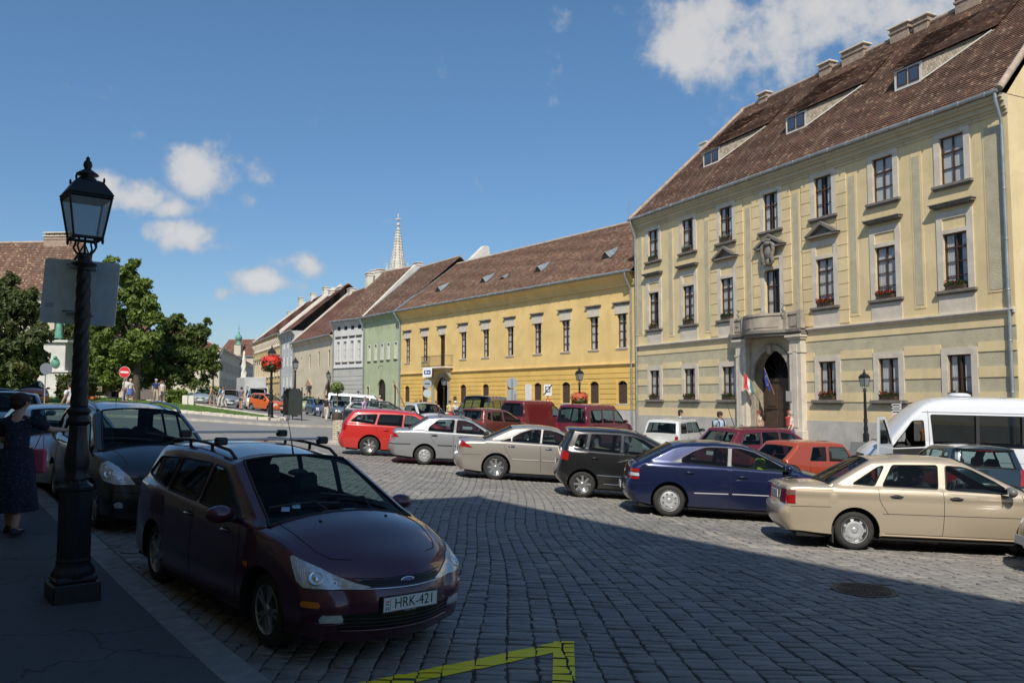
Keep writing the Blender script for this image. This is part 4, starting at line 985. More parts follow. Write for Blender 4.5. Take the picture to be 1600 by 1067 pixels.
for k in range(4): a=math.pi/2*k; s.tube([(0,0,34.7),(.5*math.cos(a),.5*math.sin(a),34.75)],[.1,.13],6)
s.build('finial',spst,SP)
for k in range(8):
    a=math.pi*2*(k+.5)/8; r=2.1
    s=MB(Matrix.Translation((r*math.cos(a),r*math.sin(a),0))); s.box((-.16,-.16,18),(.16,.16,24.2)); s.lathe([(.27,24.2),(.24,24.35),(.04,26.1),(.09,26.2),(.03,26.5)],4,smooth=False); s.build('pinnacle',spst,SP)
s=MB()
for k in range(8):
    a=math.pi*2*k/8; b_=a+math.pi/4; r=1.95
    for q in range(3): 
        c=a+(b_-a)*(q+.5)/3; s.box((-.07,-.07,19),(.07,.07,23.4),M=Matrix.Translation((r*math.cos(c),r*math.sin(c),0)))
    s.box((-.9,-.12,23.2),(.9,.12,23.9),M=Matrix.Translation((r*math.cos((a+b_)/2),r*math.sin((a+b_)/2),0))@Matrix.Rotation((a+b_)/2+math.pi/2,4,'Z'))
s.lathe([(2.3,18.0),(2.3,19.2)],8,smooth=False); s.lathe([(1.2,18),(1.2,23.5)],8,smooth=False); s.lathe([(2.6,4),(2.6,18)],8,smooth=False); s.build('belfry',spst,SP)
# ---------------- far end of the street and left side
paleb=stucco('pale_beige_render',(.55,.50,.38),(.45,.40,.31),.3)
def block(label,name,Aa,Bb,eave,rzz,D,wallm,roofm,rows,nb,w=1.0,hip=(0,0),z0=-1,over=(0,0)):
    L=(Vector(Bb)-Vector(Aa)).length; wins=[((k+.5)*L/nb,z,w,h,0) for k in range(nb) for z,h in rows]
    o,M,L=simple_house(label,name,Aa,Bb,eave,rzz,D,wallm,roofm,wins,[],hip=hip,z0=z0,over=over,gab=(0 if hip[0] else rzz-.3,0 if hip[1] else rzz-.3))
    for w_ in wins: window(o,w_[0],w_[1],w_[2],w_[3],dbrown,bars=(2,2),dep=.12,surround=(.13,0,.05,stone),sill=(.2,.12,.12,stone),curtain=None)
    return o,M,L
o,M,L=block('beige four storey corner building with red roof at the far end','corner_building',(-63.2,190),(-53.6,150),10.7,15.5,9,paleb,roof_red,((-.2,2.2),(3.4,2.1),(6.7,2.0)),14,hip=(0,6))
for k in range(5): chimney(o,6+k*7,-9,15,16.3,.8,.6,brick,stone)
s=MB(); s.box((12,0,3.0),(16,1.0,3.15)); 
for k in range(20): s.tube([(12+k*.2,.95,3.1),(12+k*.2,.95,4)],.03,4)
s.build('balcony',mat('black_iron',(.02,.02,.02),.5),o)
F2=M
mb,_=None,None
o,M,L=block('blue grey building beyond the corner building','far_house',(-67,215),(-63.3,190.2),9.6,14.5,8,stucco('far_grey_render',(.42,.44,.42)),roof_red,((.5,1.8),(3.6,1.8),(6.5,1.6)),8)
o,M,L=block('distant red roofed house closing the street','street_end_house',(-52.0,228),(-84,232),13.5,18.8,8,paleb,roof_red,((1,1.8),(4.4,1.8),(8,1.8)),8)
o,M,L=block('left hand cream house under a broad brown tiled roof behind the trees','roof_house',(-41.5,74),(-70,76),11.2,16.7,4.2,paleb,roof_dark,((.5,1.9),(4,1.9),(7.6,1.7)),8,z0=-.5)
chimney(o,2.6,-4.2,15.5,17.2,2.6,.8,brick,stone,pots=5)
o,M,L=block('cream house almost hidden behind the chestnut tree','hidden_house',(-39.5,84),(-52,86),6.4,9.4,3.5,stucco('pinkish_render',(.62,.52,.45)),roof_red,((.5,1.9),(3.6,1.7)),5,z0=-.5)
chimney(o,4,-3.5,8,11,.7,.6,whitep,stone)
for k,(x0,w_) in enumerate(((2.5,4),(8,5))):
    s=MB(); s.add([(x0,0,3.3),(x0+w_,0,3.3),(x0+w_,1.8,2.5),(x0,1.8,2.5),(x0+w_,1.8,2.2),(x0,1.8,2.2)],[(0,1,2,3),(3,2,4,5)]); s.build('awning',mat('green_awning',(.03,.28,.18),.8),o)
# onion tower
T=root('onion_tower','distant thin tower with green onion dome above the red roofs','tower',(-77.6,232,0))
s=MB(); s.box((-.95,-.95,3),(.95,.95,16.6),bev=.05); s.build('shaft',paleb,T)
s=MB(Matrix.Translation((0,0,7.3))@Matrix.Diagonal((.48,.48,.48,1))); s.lathe([(2.2,19.6),(2.1,19.9),(1.5,20.2),(1.3,22.4),(1.7,22.7),(2.0,23.4),(2.05,24.2),(1.6,25.2),(.7,25.9),(.4,26.6),(.6,27.1),(.3,27.6),(.12,28.5),(.08,32.0)],12); s.ball((0,0,29.5),.4); s.box((-.7,-.08,30.6),(.7,.08,30.8)); s.build('dome',mat('green_copper',(.12,.30,.22),.6),T)
# ---------------- the street side behind the camera that throws the foreground shadow
MK,LK=None,None
wall_o=3.9
Ka=(near_kerb_x(4.6)-wall_o*.79+.61*26, 4.6-wall_o*.61-.79*26); Kb=(Ka[0]-.61*49.5,Ka[1]+.79*49.5)
MK,LK=frame(Kb,Ka)   # runs towards the viewer so that it faces the road
# houses on the near side of the street: out of frame, they throw the foreground shadow
def plain_house(label,M,u0,u1,eave,m,D=7,roof=None,rise=4):
    Mo=M@Matrix.Translation((u0,0,0)); o=root('street_house',label,'building',M=Mo); L=u1-u0
    n=int(L/3.2); ops=[((k+.5)*L/n,z,1.1,h,0) for k in range(n) for z,h in ((1.2,2),(5.2,2.2),(9.2,2.0)) if z+h<eave-.5]
    mb,_,_,_=wall(o,L,-1,eave,[rectop(*w[:4]) for w in ops],None,depth=.2); shell(mb,L,-1,eave,D,0,(0,0)); mb.build('wall',m,o)
    p=None
    for w in ops:
        if p is None or abs(w[3]-p[1])>.01: p=(window(o,w[0],w[1],1.1,w[3],whitef,bars=(2,2),dep=.1,surround=(.15,0,.05,stone),curtain=None),w[3])
        else: q=dup(p[0]); q.parent=o; q.location=(w[0],0,w[1])
    loft_roof(o,L,eave,D,eave+rise,roof_red,.5,hip=(4,0),h=.3)
    return o
plain_house('tall cream house standing behind the viewer, its shadow lies on the road',MK,25.3,66,16.8,stucco('near_ochre_render',(.50,.38,.18)),rise=3)
plain_house('lower house along the left pavement, outside the picture',MK,-2,25.2,11.2,stucco('near_ochre_render',(.50,.38,.18)),rise=2)
# ================================================================ CARS
def paintmat(name,col,metallic=.0,flake=.0,rough=.32,coat=1.0,dust=.10):
    if name in MATS: return MATS[name]
    m,t,b=newmat(name); g=t.node('ShaderNodeNewGeometry'); oc=t.node('ShaderNodeTexCoord').outputs['Object']
    sp=t.node('ShaderNodeSeparateXYZ',{0:oc}); n=t.noise(oc,6,5,.6)
    low=t.rng(t.math('ADD',sp.outputs[2],t.math('MULTIPLY',n,.2)),.15,.75,1,0)
    c=t.mix(t.math('MULTIPLY',low,dust*2.2),col,(.20,.18,.15))
    up=t.node('ShaderNodeSeparateXYZ',{0:g.outputs['Normal']}); c=t.mix(t.math('MULTIPLY',t.rng(up.outputs[2],.3,.95),t.math('MULTIPLY',n,dust*.5)),c,(.3,.28,.24))
    t.set(b.inputs['Base Color'],t.mix(g.outputs['Backfacing'],c,(.02,.02,.02)))
    b.inputs['Metallic'].default_value=metallic; b.inputs['Roughness'].default_value=rough; b.inputs['Coat Weight'].default_value=coat; b.inputs['Coat Roughness'].default_value=.04
    t.set(b.inputs['Coat Roughness'],t.rng(t.math('ADD',low,t.math('MULTIPLY',n,.5)),.3,1.3,.03,.3))
    MATS[name]=m; return m
tyre_m=mat('tyre_rubber',(.028,.027,.026),.8,noise=(8,.2),bump=(60,.3,.004),noise2=(5,(.07,.065,.055),.4))
trim_m=mat('black_plastic_trim',(.03,.03,.031),.55,noise=(10,.15)); rub=mat('window_rubber',(.015,.015,.015),.6)
inside=mat('interior_cloth',(.035,.035,.038),.85); under=mat('underbody',(.012,.012,.012),.9)
alloy=mat('alloy_rim',(.55,.56,.57),.32,.85,noise=(6,.06)); cover=mat('silver_wheel_cover',(.50,.51,.52),.38,.4)
chrome=mat('chrome',(.75,.75,.76),.12,1.0)
cglass=glass('car_glass',(.50,.60,.60),.08,.01,1.45,.55); cglass2=glass('windscreen_glass',(.55,.68,.70),.06,.01,1.45,.30); tint=glass('privacy_glass',(.12,.13,.14),.35,.01,1.5,.7)
redl=mat('red_tail_lamp',(.30,.008,.01),.12,coat=1,noise=(30,.25)); amber=mat('amber_lamp',(.75,.20,.02),.15,coat=1); clearl=mat('clear_lamp',(.62,.65,.66),.12,.3,coat=1,noise=(25,.25),bump=(45,.3,.01))
refl=mat('lamp_reflector',(.8,.82,.84),.10,1.0,bump=(30,.25,.01)); platew=mat('number_plate_white',(.74,.75,.73),.5)
seam=mat('panel_gap',(.012,.012,.012),.8)
def densify(P,st):
    out=[]
    for i in range(len(P)):
        a=Vector(P[i]);b=Vector(P[(i+1)%len(P)]); k=max(1,int((b-a).length/st+.5)); out+=[tuple(a.lerp(b,q/k)) for q in range(k)]
    return out
def smoothstep(x): x=np.clip(x,0,1); return x*x*(3-2*x)
class Car:
    def __init__(s,sp,name,label,cat,paint,lod=1.0,group=None):
        s.sp=sp; s.L=sp['L']; s.W=sp['W']; s.paint=paint; s.lod=lod; s.root=root(name,label,cat,group=group)
        s.shape(); s.body(); s.wheels()
    def sil(s):
        pts=s.sp['top']; d=s.sp.get('n',14 if s.lod>=.75 else 5); P=[];cm={}
        V=[Vector((p[0],p[1],p[2],p[3]*(.55 if p[0]<.16 and p[1]<.95 else 1))) for p in pts]
        n=max(2,int(d*s.lod)); out=[]
        m=len(V)
        for i in range(m-1):
            cm[i]=len(out); p1,p2=V[i],V[i+1]; l=(p2-p1).length
            if l<1e-6: continue
            p0=V[i-1] if i>0 else p1; p3=V[i+2] if i+2<m else p2
            def tg(a,b,c):
                if (a-b).length<1e-6 or (c-b).length<1e-6: return (p2-p1)
                t=(c-a); return t/t.length*l
            m1=tg(p0,p1,p2); m2=tg(p1,p2,p3)
            if (p0-p1).length<1e-6: m1=p2-p1
            if (p3-p2).length<1e-6: m2=p2-p1
            k=max(2,min(n,int(l/s.sp.get('seg',.05))+1))
            for q in range(k):
                t=q/k; out.append(p1*(2*t**3-3*t*t+1)+m1*(t**3-2*t*t+t)+p2*(-2*t**3+3*t*t)+m2*(t**3-t*t))
        cm[m-1]=len(out); out.append(V[-1]); s.S=np.array([tuple(v) for v in out]); s.cm=cm
    def plan(s,x):
        sp=s.sp; L=s.L; tf,lf=sp.get('tf',(.13,1.3)); tr,lr=sp.get('tr',(.09,1.0))
        return 1-tf*np.clip((x-(L-lf))/lf,0,1)**2-tr*np.clip((lr-x)/lr,0,1)**2
    def belt(s,x): a,b=s.sp['belt']; return a+(b-a)*x/s.L
    def Y0(s,x,z):
        W=s.W/2; zb=s.belt(x); zm=s.sp.get('zmax',.55); tum=s.sp.get('tum',.28); sh=s.sp.get('shoulder',.035)
        y=W*s.plan(x); lo=np.clip((zm-z)/zm,0,1); y=y-.07*lo**2
        y=y-.035*np.clip((z-zm)/np.maximum(zb-zm,.05),0,1)**2
        up=np.clip(z-zb,0,9); y=y-tum*up-sh*smoothstep((z-zb+.02)/.08)-.10*up**2
        cr=s.sp.get('crease')
        if cr: y=y+.012*np.exp(-((z-cr)/.03)**2)
        return y
    def dist(s,P):
        A=s.S[:-1,:2];B=s.S[1:,:2]; AB=B-A; ll=(AB**2).sum(1)+1e-12; out=np.zeros(len(P)); r=np.zeros(len(P))
        for c in range(0,len(P),4000):
            q=P[c:c+4000]; t=np.clip(((q[:,None]-A)*AB).sum(-1)/ll,0,1); D=np.sqrt(((q[:,None]-A-AB*t[...,None])**2).sum(-1)); k=D.argmin(1)
            ii=np.arange(len(q)); out[c:c+4000]=D[ii,k]; tt=t[ii,k]; r[c:c+4000]=s.S[k,2]*(1-tt)+s.S[k+1,2]*tt
        return out,r
    def grad(s,P):
        A=s.S[:-1,:2];B=s.S[1:,:2]; AB=B-A; ll=(AB**2).sum(1)+1e-12; t=np.clip(((P[:,None]-A)*AB).sum(-1)/ll,0,1); v=P[:,None]-A-AB*t[...,None]; D=(v**2).sum(-1); k=D.argmin(1); w=v[np.arange(len(P)),k]; return w/(np.linalg.norm(w,axis=1)[:,None]+1e-9)
    def sideY(s,P):
        P=np.asarray(P,float); d,r=s.dist(P); q=np.clip(1-d/np.maximum(r,1e-3),0,1)
        return s.Y0(P[:,0],P[:,1])-r*(1-np.sqrt(np.clip(1-q*q,0,1)))
    def shape(s):
        s.sil(); sp=s.sp; zb=sp.get('sill',.24); ra=sp.get('arch',sp['rw']+.055); s.zb=zb
        S=s.S; top=[tuple(p[:2]) for p in S]
        bot=[]
        xs_=sorted(sp['wx'],reverse=True); xf=top[-1][0]
        for xw in xs_:
            zc=sp['rw']; h=math.asin(min(.99,(zb-zc)/ra)) if zb<zc else 0
            a0=math.asin((zb-zc)/ra)
            na=max(8,int(16*s.lod)); 
            for k in range(na+1):
                a=a0+(math.pi-2*a0)*k/na; bot.append((xw+ra*math.cos(a),zc+ra*math.sin(a)))
        s.outer=top+bot
        s.arcs=[bot[i*(len(bot)//len(xs_)):(i+1)*(len(bot)//len(xs_))] for i in range(len(xs_))]
        step=sp.get('step',.075)/s.lod
        gx,gz=np.meshgrid(np.arange(step/2,s.L,step),np.arange(zb+step/2,sp['H'],step)); P=np.c_[gx.ravel()+(np.arange(gx.size)%2)*.003,gz.ravel()]
        d,r=s.dist(P); P=P[(d>np.maximum(r*1.02,.03))]
        # offset rows close to the silhouette
        T=np.gradient(S[:,:2],axis=0); N=np.c_[T[:,1],-T[:,0]]; N/=np.linalg.norm(N,axis=1)[:,None]+1e-9  # clockwise travel: inward = right
        s.N=-N
        Q=[P]
        for f in ((.034,.134,.293,.5,.74,1.0) if s.lod>=.75 else (.06,.2,.42,.7,1.0)):
            off=np.maximum(S[:,2]*f,.0025)[:,None]; q=S[:,:2]+N*off; dd,rr=s.dist(q); Q.append(q[dd>off[:,0]*.93])
        Q=np.concatenate(Q); ins=inpoly(Q,s.outer); Q=Q[ins]
        holes=[crom([Vector(p) for p in w],3,True) if sp.get('roundwin') else [Vector(p) for p in w] for w in sp['win']]
        holes=[densify(round_poly(w,sp.get('wr',.035)),.05) for w in sp['win']]
        s.holes=holes
        ex=[]
        for h in holes:
            hv=[Vector(p) for p in h]; m_=len(hv); ar=sum(hv[i].x*hv[(i+1)%m_].y-hv[(i+1)%m_].x*hv[i].y for i in range(m_)); sg=1 if ar>0 else -1
            for i in range(m_):
                a_,b_=hv[i],hv[(i+1)%m_]; l=(b_-a_).length
                if l<1e-4: continue
                n_=Vector(((b_-a_).y,-(b_-a_).x))/l*sg
                for q_ in range(max(1,int(l/.04))):
                    for dd in (.022,.05): ex.append(tuple(a_.lerp(b_,(q_+.5)/max(1,int(l/.04)))+n_*dd))
        ex=np.array(ex); ex=ex[inpoly(ex,s.outer)]; dd_,_=s.dist(ex); ex=ex[dd_>.075]
        for h in holes: ex=ex[~inpoly(ex,h)]
        dq=np.sqrt(((Q[:,None]-ex[None])**2).sum(-1)).min(1); dA,_=s.dist(Q); Q=Q[(dq>.02)|(dA<.02)]; Q=np.concatenate([Q,ex])
        for xw in sp['wx']: Q=Q[((Q[:,0]-xw)**2+(Q[:,1]-sp['rw'])**2)>(ra+.02)**2]
        for h in holes:
            hh=np.array(h); dm=np.sqrt(((Q[:,None]-hh[None])**2).sum(-1)).min(1); Q=Q[dm>.015]
        s.v2,s.T,s.reg=cdt(s.outer,holes,Q); s.y2=s.sideY(s.v2)
    def body(s):
        sp=s.sp; S=s.S; X0=s.L/2; v=s.v2; y=s.y2
        # offset so that rounding starts exactly on the strip edge
        V=[];F=[];glassF={}
        n=len(v); V=[(p[0]-X0,-yy,p[1]) for p,yy in zip(v,y)]+[(p[0]-X0,yy,p[1]) for p,yy in zip(v,y)]
        for t,g in zip(s.T,s.reg):
            if g==0: F.append(tuple(t)); F.append(tuple(n+k for k in reversed(t)))
            else: glassF.setdefault(g,[]).append(t)
        # strip
        yk=s.Y0(S[:,0],S[:,1])-S[:,2]; fr=list(np.linspace(0,.9,max(4,int(8*s.lod))))+[.945,1.0]; fr=sorted(set([-f for f in fr]+fr)); m=len(fr); o=len(V); fwd=s.N
        for k in range(len(S)):
            for f in fr:
                c=S[k,3]*(1-abs(f)**2.2); p=S[k,:2]+fwd[k]*c; V.append((p[0]-X0,yk[k]*f,p[1]))
        gl=sp['glass']; G_={'windscreen':[],'rear_window':[]}
        (w0,w1),(r0,r1)=[(s.cm[a],s.cm[b]) for a,b in gl]
        nb=sp.get('bars',())
        for k in range(len(S)-1):
            for i in range(m-1):
                q=(o+k*m+i,o+k*m+i+1,o+(k+1)*m+i+1,o+(k+1)*m+i); cen=abs(fr[i]+fr[i+1])/2
                if w0<=k<w1 and cen<.945: G_['windscreen'].append(q)
                elif r0<=k<r1 and cen<sp.get('rwf',.9): G_['rear_window'].append(q)
                else: F.append(q)
        me=bpy.data.meshes.new('body'); me.from_pydata(V,[],F); b=bmesh.new(); b.from_mesh(me)
        bmesh.ops.remove_doubles(b,verts=b.verts,dist=.0008)
        loose=[x for x in b.verts if not x.link_faces]; bmesh.ops.delete(b,geom=loose,context='VERTS')
        bmesh.ops.recalc_face_normals(b,faces=b.faces)
        # make sure they face out
        tot=sum(f.normal.dot(f.calc_center_median()-Vector((0,0,.7)))*f.calc_area() for f in b.faces)
        if tot<0: bmesh.ops.reverse_faces(b,faces=b.faces)
        for f in b.faces: f.smooth=True
        b.to_mesh(me); b.free(); me.materials.append(s.paint)
        if s.lod>=.75:
            co_=np.empty(len(me.vertices)*3); me.vertices.foreach_get('co',co_); co_=co_.reshape(-1,3); q=np.c_[co_[:,0]+X0,co_[:,2]]; yy=s.sideY(q); d,r=s.dist(q); sel=np.where((abs(abs(co_[:,1])-yy)<2e-3)&(d>1.5e-3))[0]
            if len(sel):
                e=.010; qs=q[sel]; fY=lambda p_:s.Y0(p_[:,0],p_[:,1]); dx=(fY(qs+[e,0])-fY(qs-[e,0]))/(2*e); dz_=(fY(qs+[0,e])-fY(qs-[0,e]))/(2*e); g_=s.grad(qs); u_=np.clip(1-d[sel]/np.maximum(r[sel],1e-3),0,.9995); sl=u_/np.sqrt(1-u_*u_); dx=dx+sl*g_[:,0]; dz_=dz_+sl*g_[:,1]; nn=np.c_[-dx,np.ones(len(sel)),-dz_]; nn/=np.linalg.norm(nn,axis=1)[:,None]; nn[:,1]*=np.sign(co_[sel,1])
                N_=np.array([tuple(v.normal) for v in me.vertices]); ok=(N_[sel]*nn).sum(1)>.2; N_[sel[ok]]=nn[ok]
                eg=np.where((abs(abs(co_[:,1])-yy)<2e-3)&(d<=1.5e-3))[0]; kk=((q[eg][:,None]-S[None,:,:2])**2).sum(-1).argmin(1); ne=np.c_[s.N[kk,0],.35*np.sign(co_[eg,1]),s.N[kk,1]]; N_[eg]=ne/np.linalg.norm(ne,axis=1)[:,None]
                me.normals_split_custom_set_from_vertices(N_.tolist())
        s.bo=bpy.data.objects.new('body',me); COL.objects.link(s.bo); s.bo.parent=s.root
        # bvh of everything outside
        FA=F+[tuple(t) for g in glassF.values() for t in g]+[tuple(n+k for k in reversed(t)) for g in glassF.values() for t in g]+G_['windscreen']+G_['rear_window']
        s.bvh=BVHTree.FromPolygons([Vector(q) for q in V],FA)
        # glass
        def sub(F_,off,name,mt):
            ids=sorted({k for f in F_ for k in f}); mp={k:i for i,k in enumerate(ids)}; mb=MB(); vs=[]
            for k in ids:
                p=Vector(V[k]); loc,nn,_,_=s.bvh.find_nearest(p); 
                if nn.dot(p-Vector((0,0,.8)))<0: nn=-nn
                vs.append(p-nn*off)
            mb.add(vs,[tuple(mp[k] for k in f) for f in F_],smooth=True); return mb.build(name,mt,s.root)
        gm_=sp.get('gmats') or [cglass]*9
        for g,fs in sorted(glassF.items()):
            sub(fs,.006,'side_window',gm_[g-1]); sub([tuple(n+k for k in f) for f in fs],.006,'side_window',gm_[g-1])
        if G_['windscreen']: s.ws=sub(G_['windscreen'],.004,'windscreen',cglass2)
        if G_['rear_window']: sub(G_['rear_window'],.004,'rear_window',sp.get('rearglass') or cglass)
        # rubber round windows
        mb=MB()
        for h in s.holes:
            yy=s.sideY(h)
            for sg in (1,-1): mb.tube([(p[0]-X0,sg*(q+.001),p[1]) for p,q in zip(h+[h[0]],list(yy)+[yy[0]])],.011,4,smooth=False)
        for (a,b_),ff in (((w0,w1),.945),((r0,r1),sp.get('rwf',.9))):
            if b_<=a: continue
            ring=[]
            def pt(k,f): c=S[k,3]*(1-abs(f)**2.2); p=S[k,:2]+s.N[k]*c; return (p[0]-X0,yk[k]*f,p[1])
            ring=[pt(a,f) for f in np.linspace(-ff,ff,14)]+[pt(k,ff) for k in range(a,b_+1)]+[pt(b_,f) for f in np.linspace(ff,-ff,14)]+[pt(k,-ff) for k in range(b_,a-1,-1)]
            mb.tube(ring,.013,4,smooth=False)
        if sp.get('pillars'):
            for (xa,xb) in sp['pillars']:
                pass
        mb.build('window_seals',rub,s.root)
        # wheel wells + underside
        mb=MB(); W=s.W/2
        for arc in s.arcs:
            yy=s.sideY(arc)
            for sg in (1,-1):
                vs=[];
                for p,q in zip(arc,yy): vs+=[(p[0]-X0,sg*q,p[1]),(p[0]-X0,sg*(q-.03),p[1]),(p[0]-X0,sg*(W-.34),p[1])]
                mb.add(vs,[(3*i+j,3*i+j+1,3*i+4+j,3*i+3+j) for i in range(len(arc)-1) for j in (0,1)])
        x0=S[0,0]+.12; x1=S[-1,0]-.12; segs=[x0]+sorted(sum([[w-s.sp['rw']-.05,w+s.sp['rw']+.05] for w in sp['wx']],[]))+[x1]
        for i in range(len(segs)-1):
            wd=W-.05 if i%2==0 else W-.34
            mb.box((segs[i]-X0,-wd*float(s.plan(segs[i])),s.zb-.05),(segs[i+1]-X0,wd*float(s.plan(segs[i+1])),s.zb+.02))
            if i%2: mb.box((segs[i]-X0,-W+.34,s.zb),(segs[i+1]-X0,W-.34,.62))
        mb.build('underbody',under,s.root)
        if not sp.get('nointerior'):
            mb=MB(); sx=sp['seats']; hb=float(s.belt(s.L/2)); 
            for i,x in enumerate(sx):
                for sg in (-1,1):
                    c=sg*W*.42; M=Matrix.Translation((x-X0,c,.30)); mb.box((-.05,-.24,0),(.48,.24,.18),M=M,bev=.05); M2=M@Matrix.Translation((-.05,0,.1))@Matrix.Rotation(R(-14),4,'Y'); mb.box((-.07,-.23,0),(.07,.23,.62),M=M2,bev=.05); mb.box((-.05,-.13,.65),(.05,.13,.84),M=M2,bev=.04)
            mb.box((S[r1,0]-X0+.1 if r1 else -1,-W+.16,.3),(sx[-1]-X0-.15,W-.16,hb-.12))
            xc=s.S[w1 if w1>w0 else w0,0]; mb.box((xc-X0-.55,-W+.14,.35),(xc-X0+.02,W-.14,hb-.03),bev=.06)
            mb.build('seats',inside,s.root)
            mb=MB(); M=Matrix.Translation((xc-X0-.68,W*.42,hb-.08))@Matrix.Rotation(R(-65),4,'Y'); mb.tube([M@Vector((.18*math.cos(a),.18*math.sin(a),0)) for a in np.linspace(0,2*math.pi,20)],.016,6); mb.tube([M@Vector((-.17,0,0)),M@Vector((.17,0,0))],.014,6); mb.tube([M@Vector((0,0,0)),M@Vector((0,0,-.3))],.03,6)
            mb.build('steering_wheel',inside,s.root)
        s.X0=X0
    # ---- mapping helpers
    def cast(s,o,d):
        loc,n,_,_=s.bvh.ray_cast(Vector(o),Vector(d))
        if loc is None: return None,None
        if n.dot(Vector(d))>0: n=-n
        return loc,n
    def patch(s,poly,view,name,m,off=.006,step=.035,parent=None,both=False,bulge=0,mi=None,lip=True,skip=None):
        """polygon seen from a direction laid on the body. view: 'side','rear','front','top' or a yaw angle in degrees (0 front, 90 car's left)"""
        outs=[]
        for mir in ((1,-1) if both else (1,)):
            P=np.array(poly); lo=P.min(0);hi=P.max(0); gx,gy=np.meshgrid(np.arange(lo[0]+step/2,hi[0],step),np.arange(lo[1]+step/2,hi[1],step)); q=np.c_[gx.ravel(),gy.ravel()]
            if len(q): q=q[inpoly(q,poly)]
            dn=[]
            for i in range(len(poly)):
                a=Vector(poly[i]);b=Vector(poly[(i+1)%len(poly)]); k_=max(1,int((b-a).length/step)); dn+=[tuple(a.lerp(b,k/k_)) for k in range(k_)]
            if len(q):
                dd=np.array(dn); q=q[np.sqrt(((q[:,None]-dd[None])**2).sum(-1)).min(1)>step*.4]
            v,T,_=cdt(dn,[],q); vs=[];ok=[]
            for p in v:
                if view=='side': o_=(p[0]-s.X0,3,p[1]);d=(0,-1,0)
                elif view=='rear': o_=(-9,p[0],p[1]);d=(1,0,0)
                elif view=='front': o_=(9,p[0],p[1]);d=(-1,0,0)
                elif view=='top': o_=(p[0]-s.X0,p[1],5);d=(0,0,-1)
                else:
                    a=R(view[0]); el=R(view[1]) if len(view)>1 else 0; dv=Vector((math.cos(a)*math.cos(el),math.sin(a)*math.cos(el),math.sin(el))); rt=Vector((-math.sin(a),math.cos(a),0)); cx=Vector(view[2]) if len(view)>2 else Vector((0,0,0))
                    up=dv.cross(rt); o_=cx+rt*p[0]+up*p[1]+dv*6 if len(view)>2 else rt*p[0]+Vector((0,0,p[1]))+dv*6; d=-dv
                loc,n=s.cast(o_,d); ok.append(loc is not None); vs.append((loc+n*off) if loc is not None else Vector((0,0,0)))
            if bulge:
                c=P.mean(0); 
            T=[t for t in T if all(ok[k] for k in t)]
            nb_=len(dn); base=len(vs); 
            mb=MB(); vv=[Vector((a.x,a.y*mir,a.z)) for a in vs]; mb.add(vv,T,smooth=True)
            if lip and all(ok[:nb_]):
                lw=[]
                for k in range(nb_): loc,n,_,_=s.bvh.find_nearest(vs[k]); lw.append(Vector((loc.x,loc.y*mir,loc.z)))
                e=vv[:nb_]+lw; mb.add(e,[(k,(k+1)%nb_,nb_+(k+1)%nb_,nb_+k) for k in range(nb_)])
            outs.append(mb.build(name,m,parent or s.root))
        return outs[0] if len(outs)==1 else outs
    def line(s,pts,view,r,m,name,both=True,flat=None,parent=None,step=.05):
        for mir in ((1,-1) if both else (1,)):
            mb=MB(); P=[]
            for a,b in zip(pts[:-1],pts[1:]):
                a=Vector(a);b=Vector(b);k_=max(1,int((b-a).length/step)); P+=[a.lerp(b,k/k_) for k in range(k_)]
            P.append(Vector(pts[-1])); out=[]
            for p in P:
                o_,d=((p[0]-s.X0,3,p[1]),(0,-1,0)) if view=='side' else ((-9,p[0],p[1]),(1,0,0)) if view=='rear' else ((9,p[0],p[1]),(-1,0,0)) if view=='front' else ((p[0]-s.X0,p[1],5),(0,0,-1))
                loc,n=s.cast(o_,d)
                if loc is not None: loc=loc+n*(0 if flat is None else flat); out.append(Vector((loc.x,loc.y*mir,loc.z)))
            if len(out)>1: mb.tube(out,r,5,smooth=True); mb.build(name,m,parent or s.root)
    def wheels(s):
        sp=s.sp; rw=sp['rw']; rr=sp.get('rim_r',rw*.66); st=sp.get('rim','cover7'); tw=sp.get('tw',.185)
        for xw in sp['wx']:
            for sg in (-1,1):
                yo=s.W/2*float(s.plan(xw))-.055-.02
                M=Matrix.Translation((xw-s.L/2,sg*yo,rw))@Matrix.Rotation(R(-90*sg),4,'X')
                if xw==max(sp['wx']) and sp.get('steer'): M=Matrix.Translation((xw-s.L/2,sg*yo,rw))@Matrix.Rotation(R(sp['steer']),4,'Z')@Matrix.Rotation(R(-90*sg),4,'X')
                mb=MB(M); w=tw; n=int(36*max(.5,s.lod))
                mb.lathe([(rr*.98,.0),(rr+.015,.012),(rw-.035,.012),(rw-.012,-.005),(rw,-.03),(rw,-w+.03),(rw-.02,-w),(rr,-w),(rr*.9,-w+.02)],n)
                t=mb.build('wheel',tyre_m,s.root)
                mb=MB(M); rim(mb,rr,st); r_=mb.build('rim',[alloy if st.startswith('alloy') else cover,under],t)
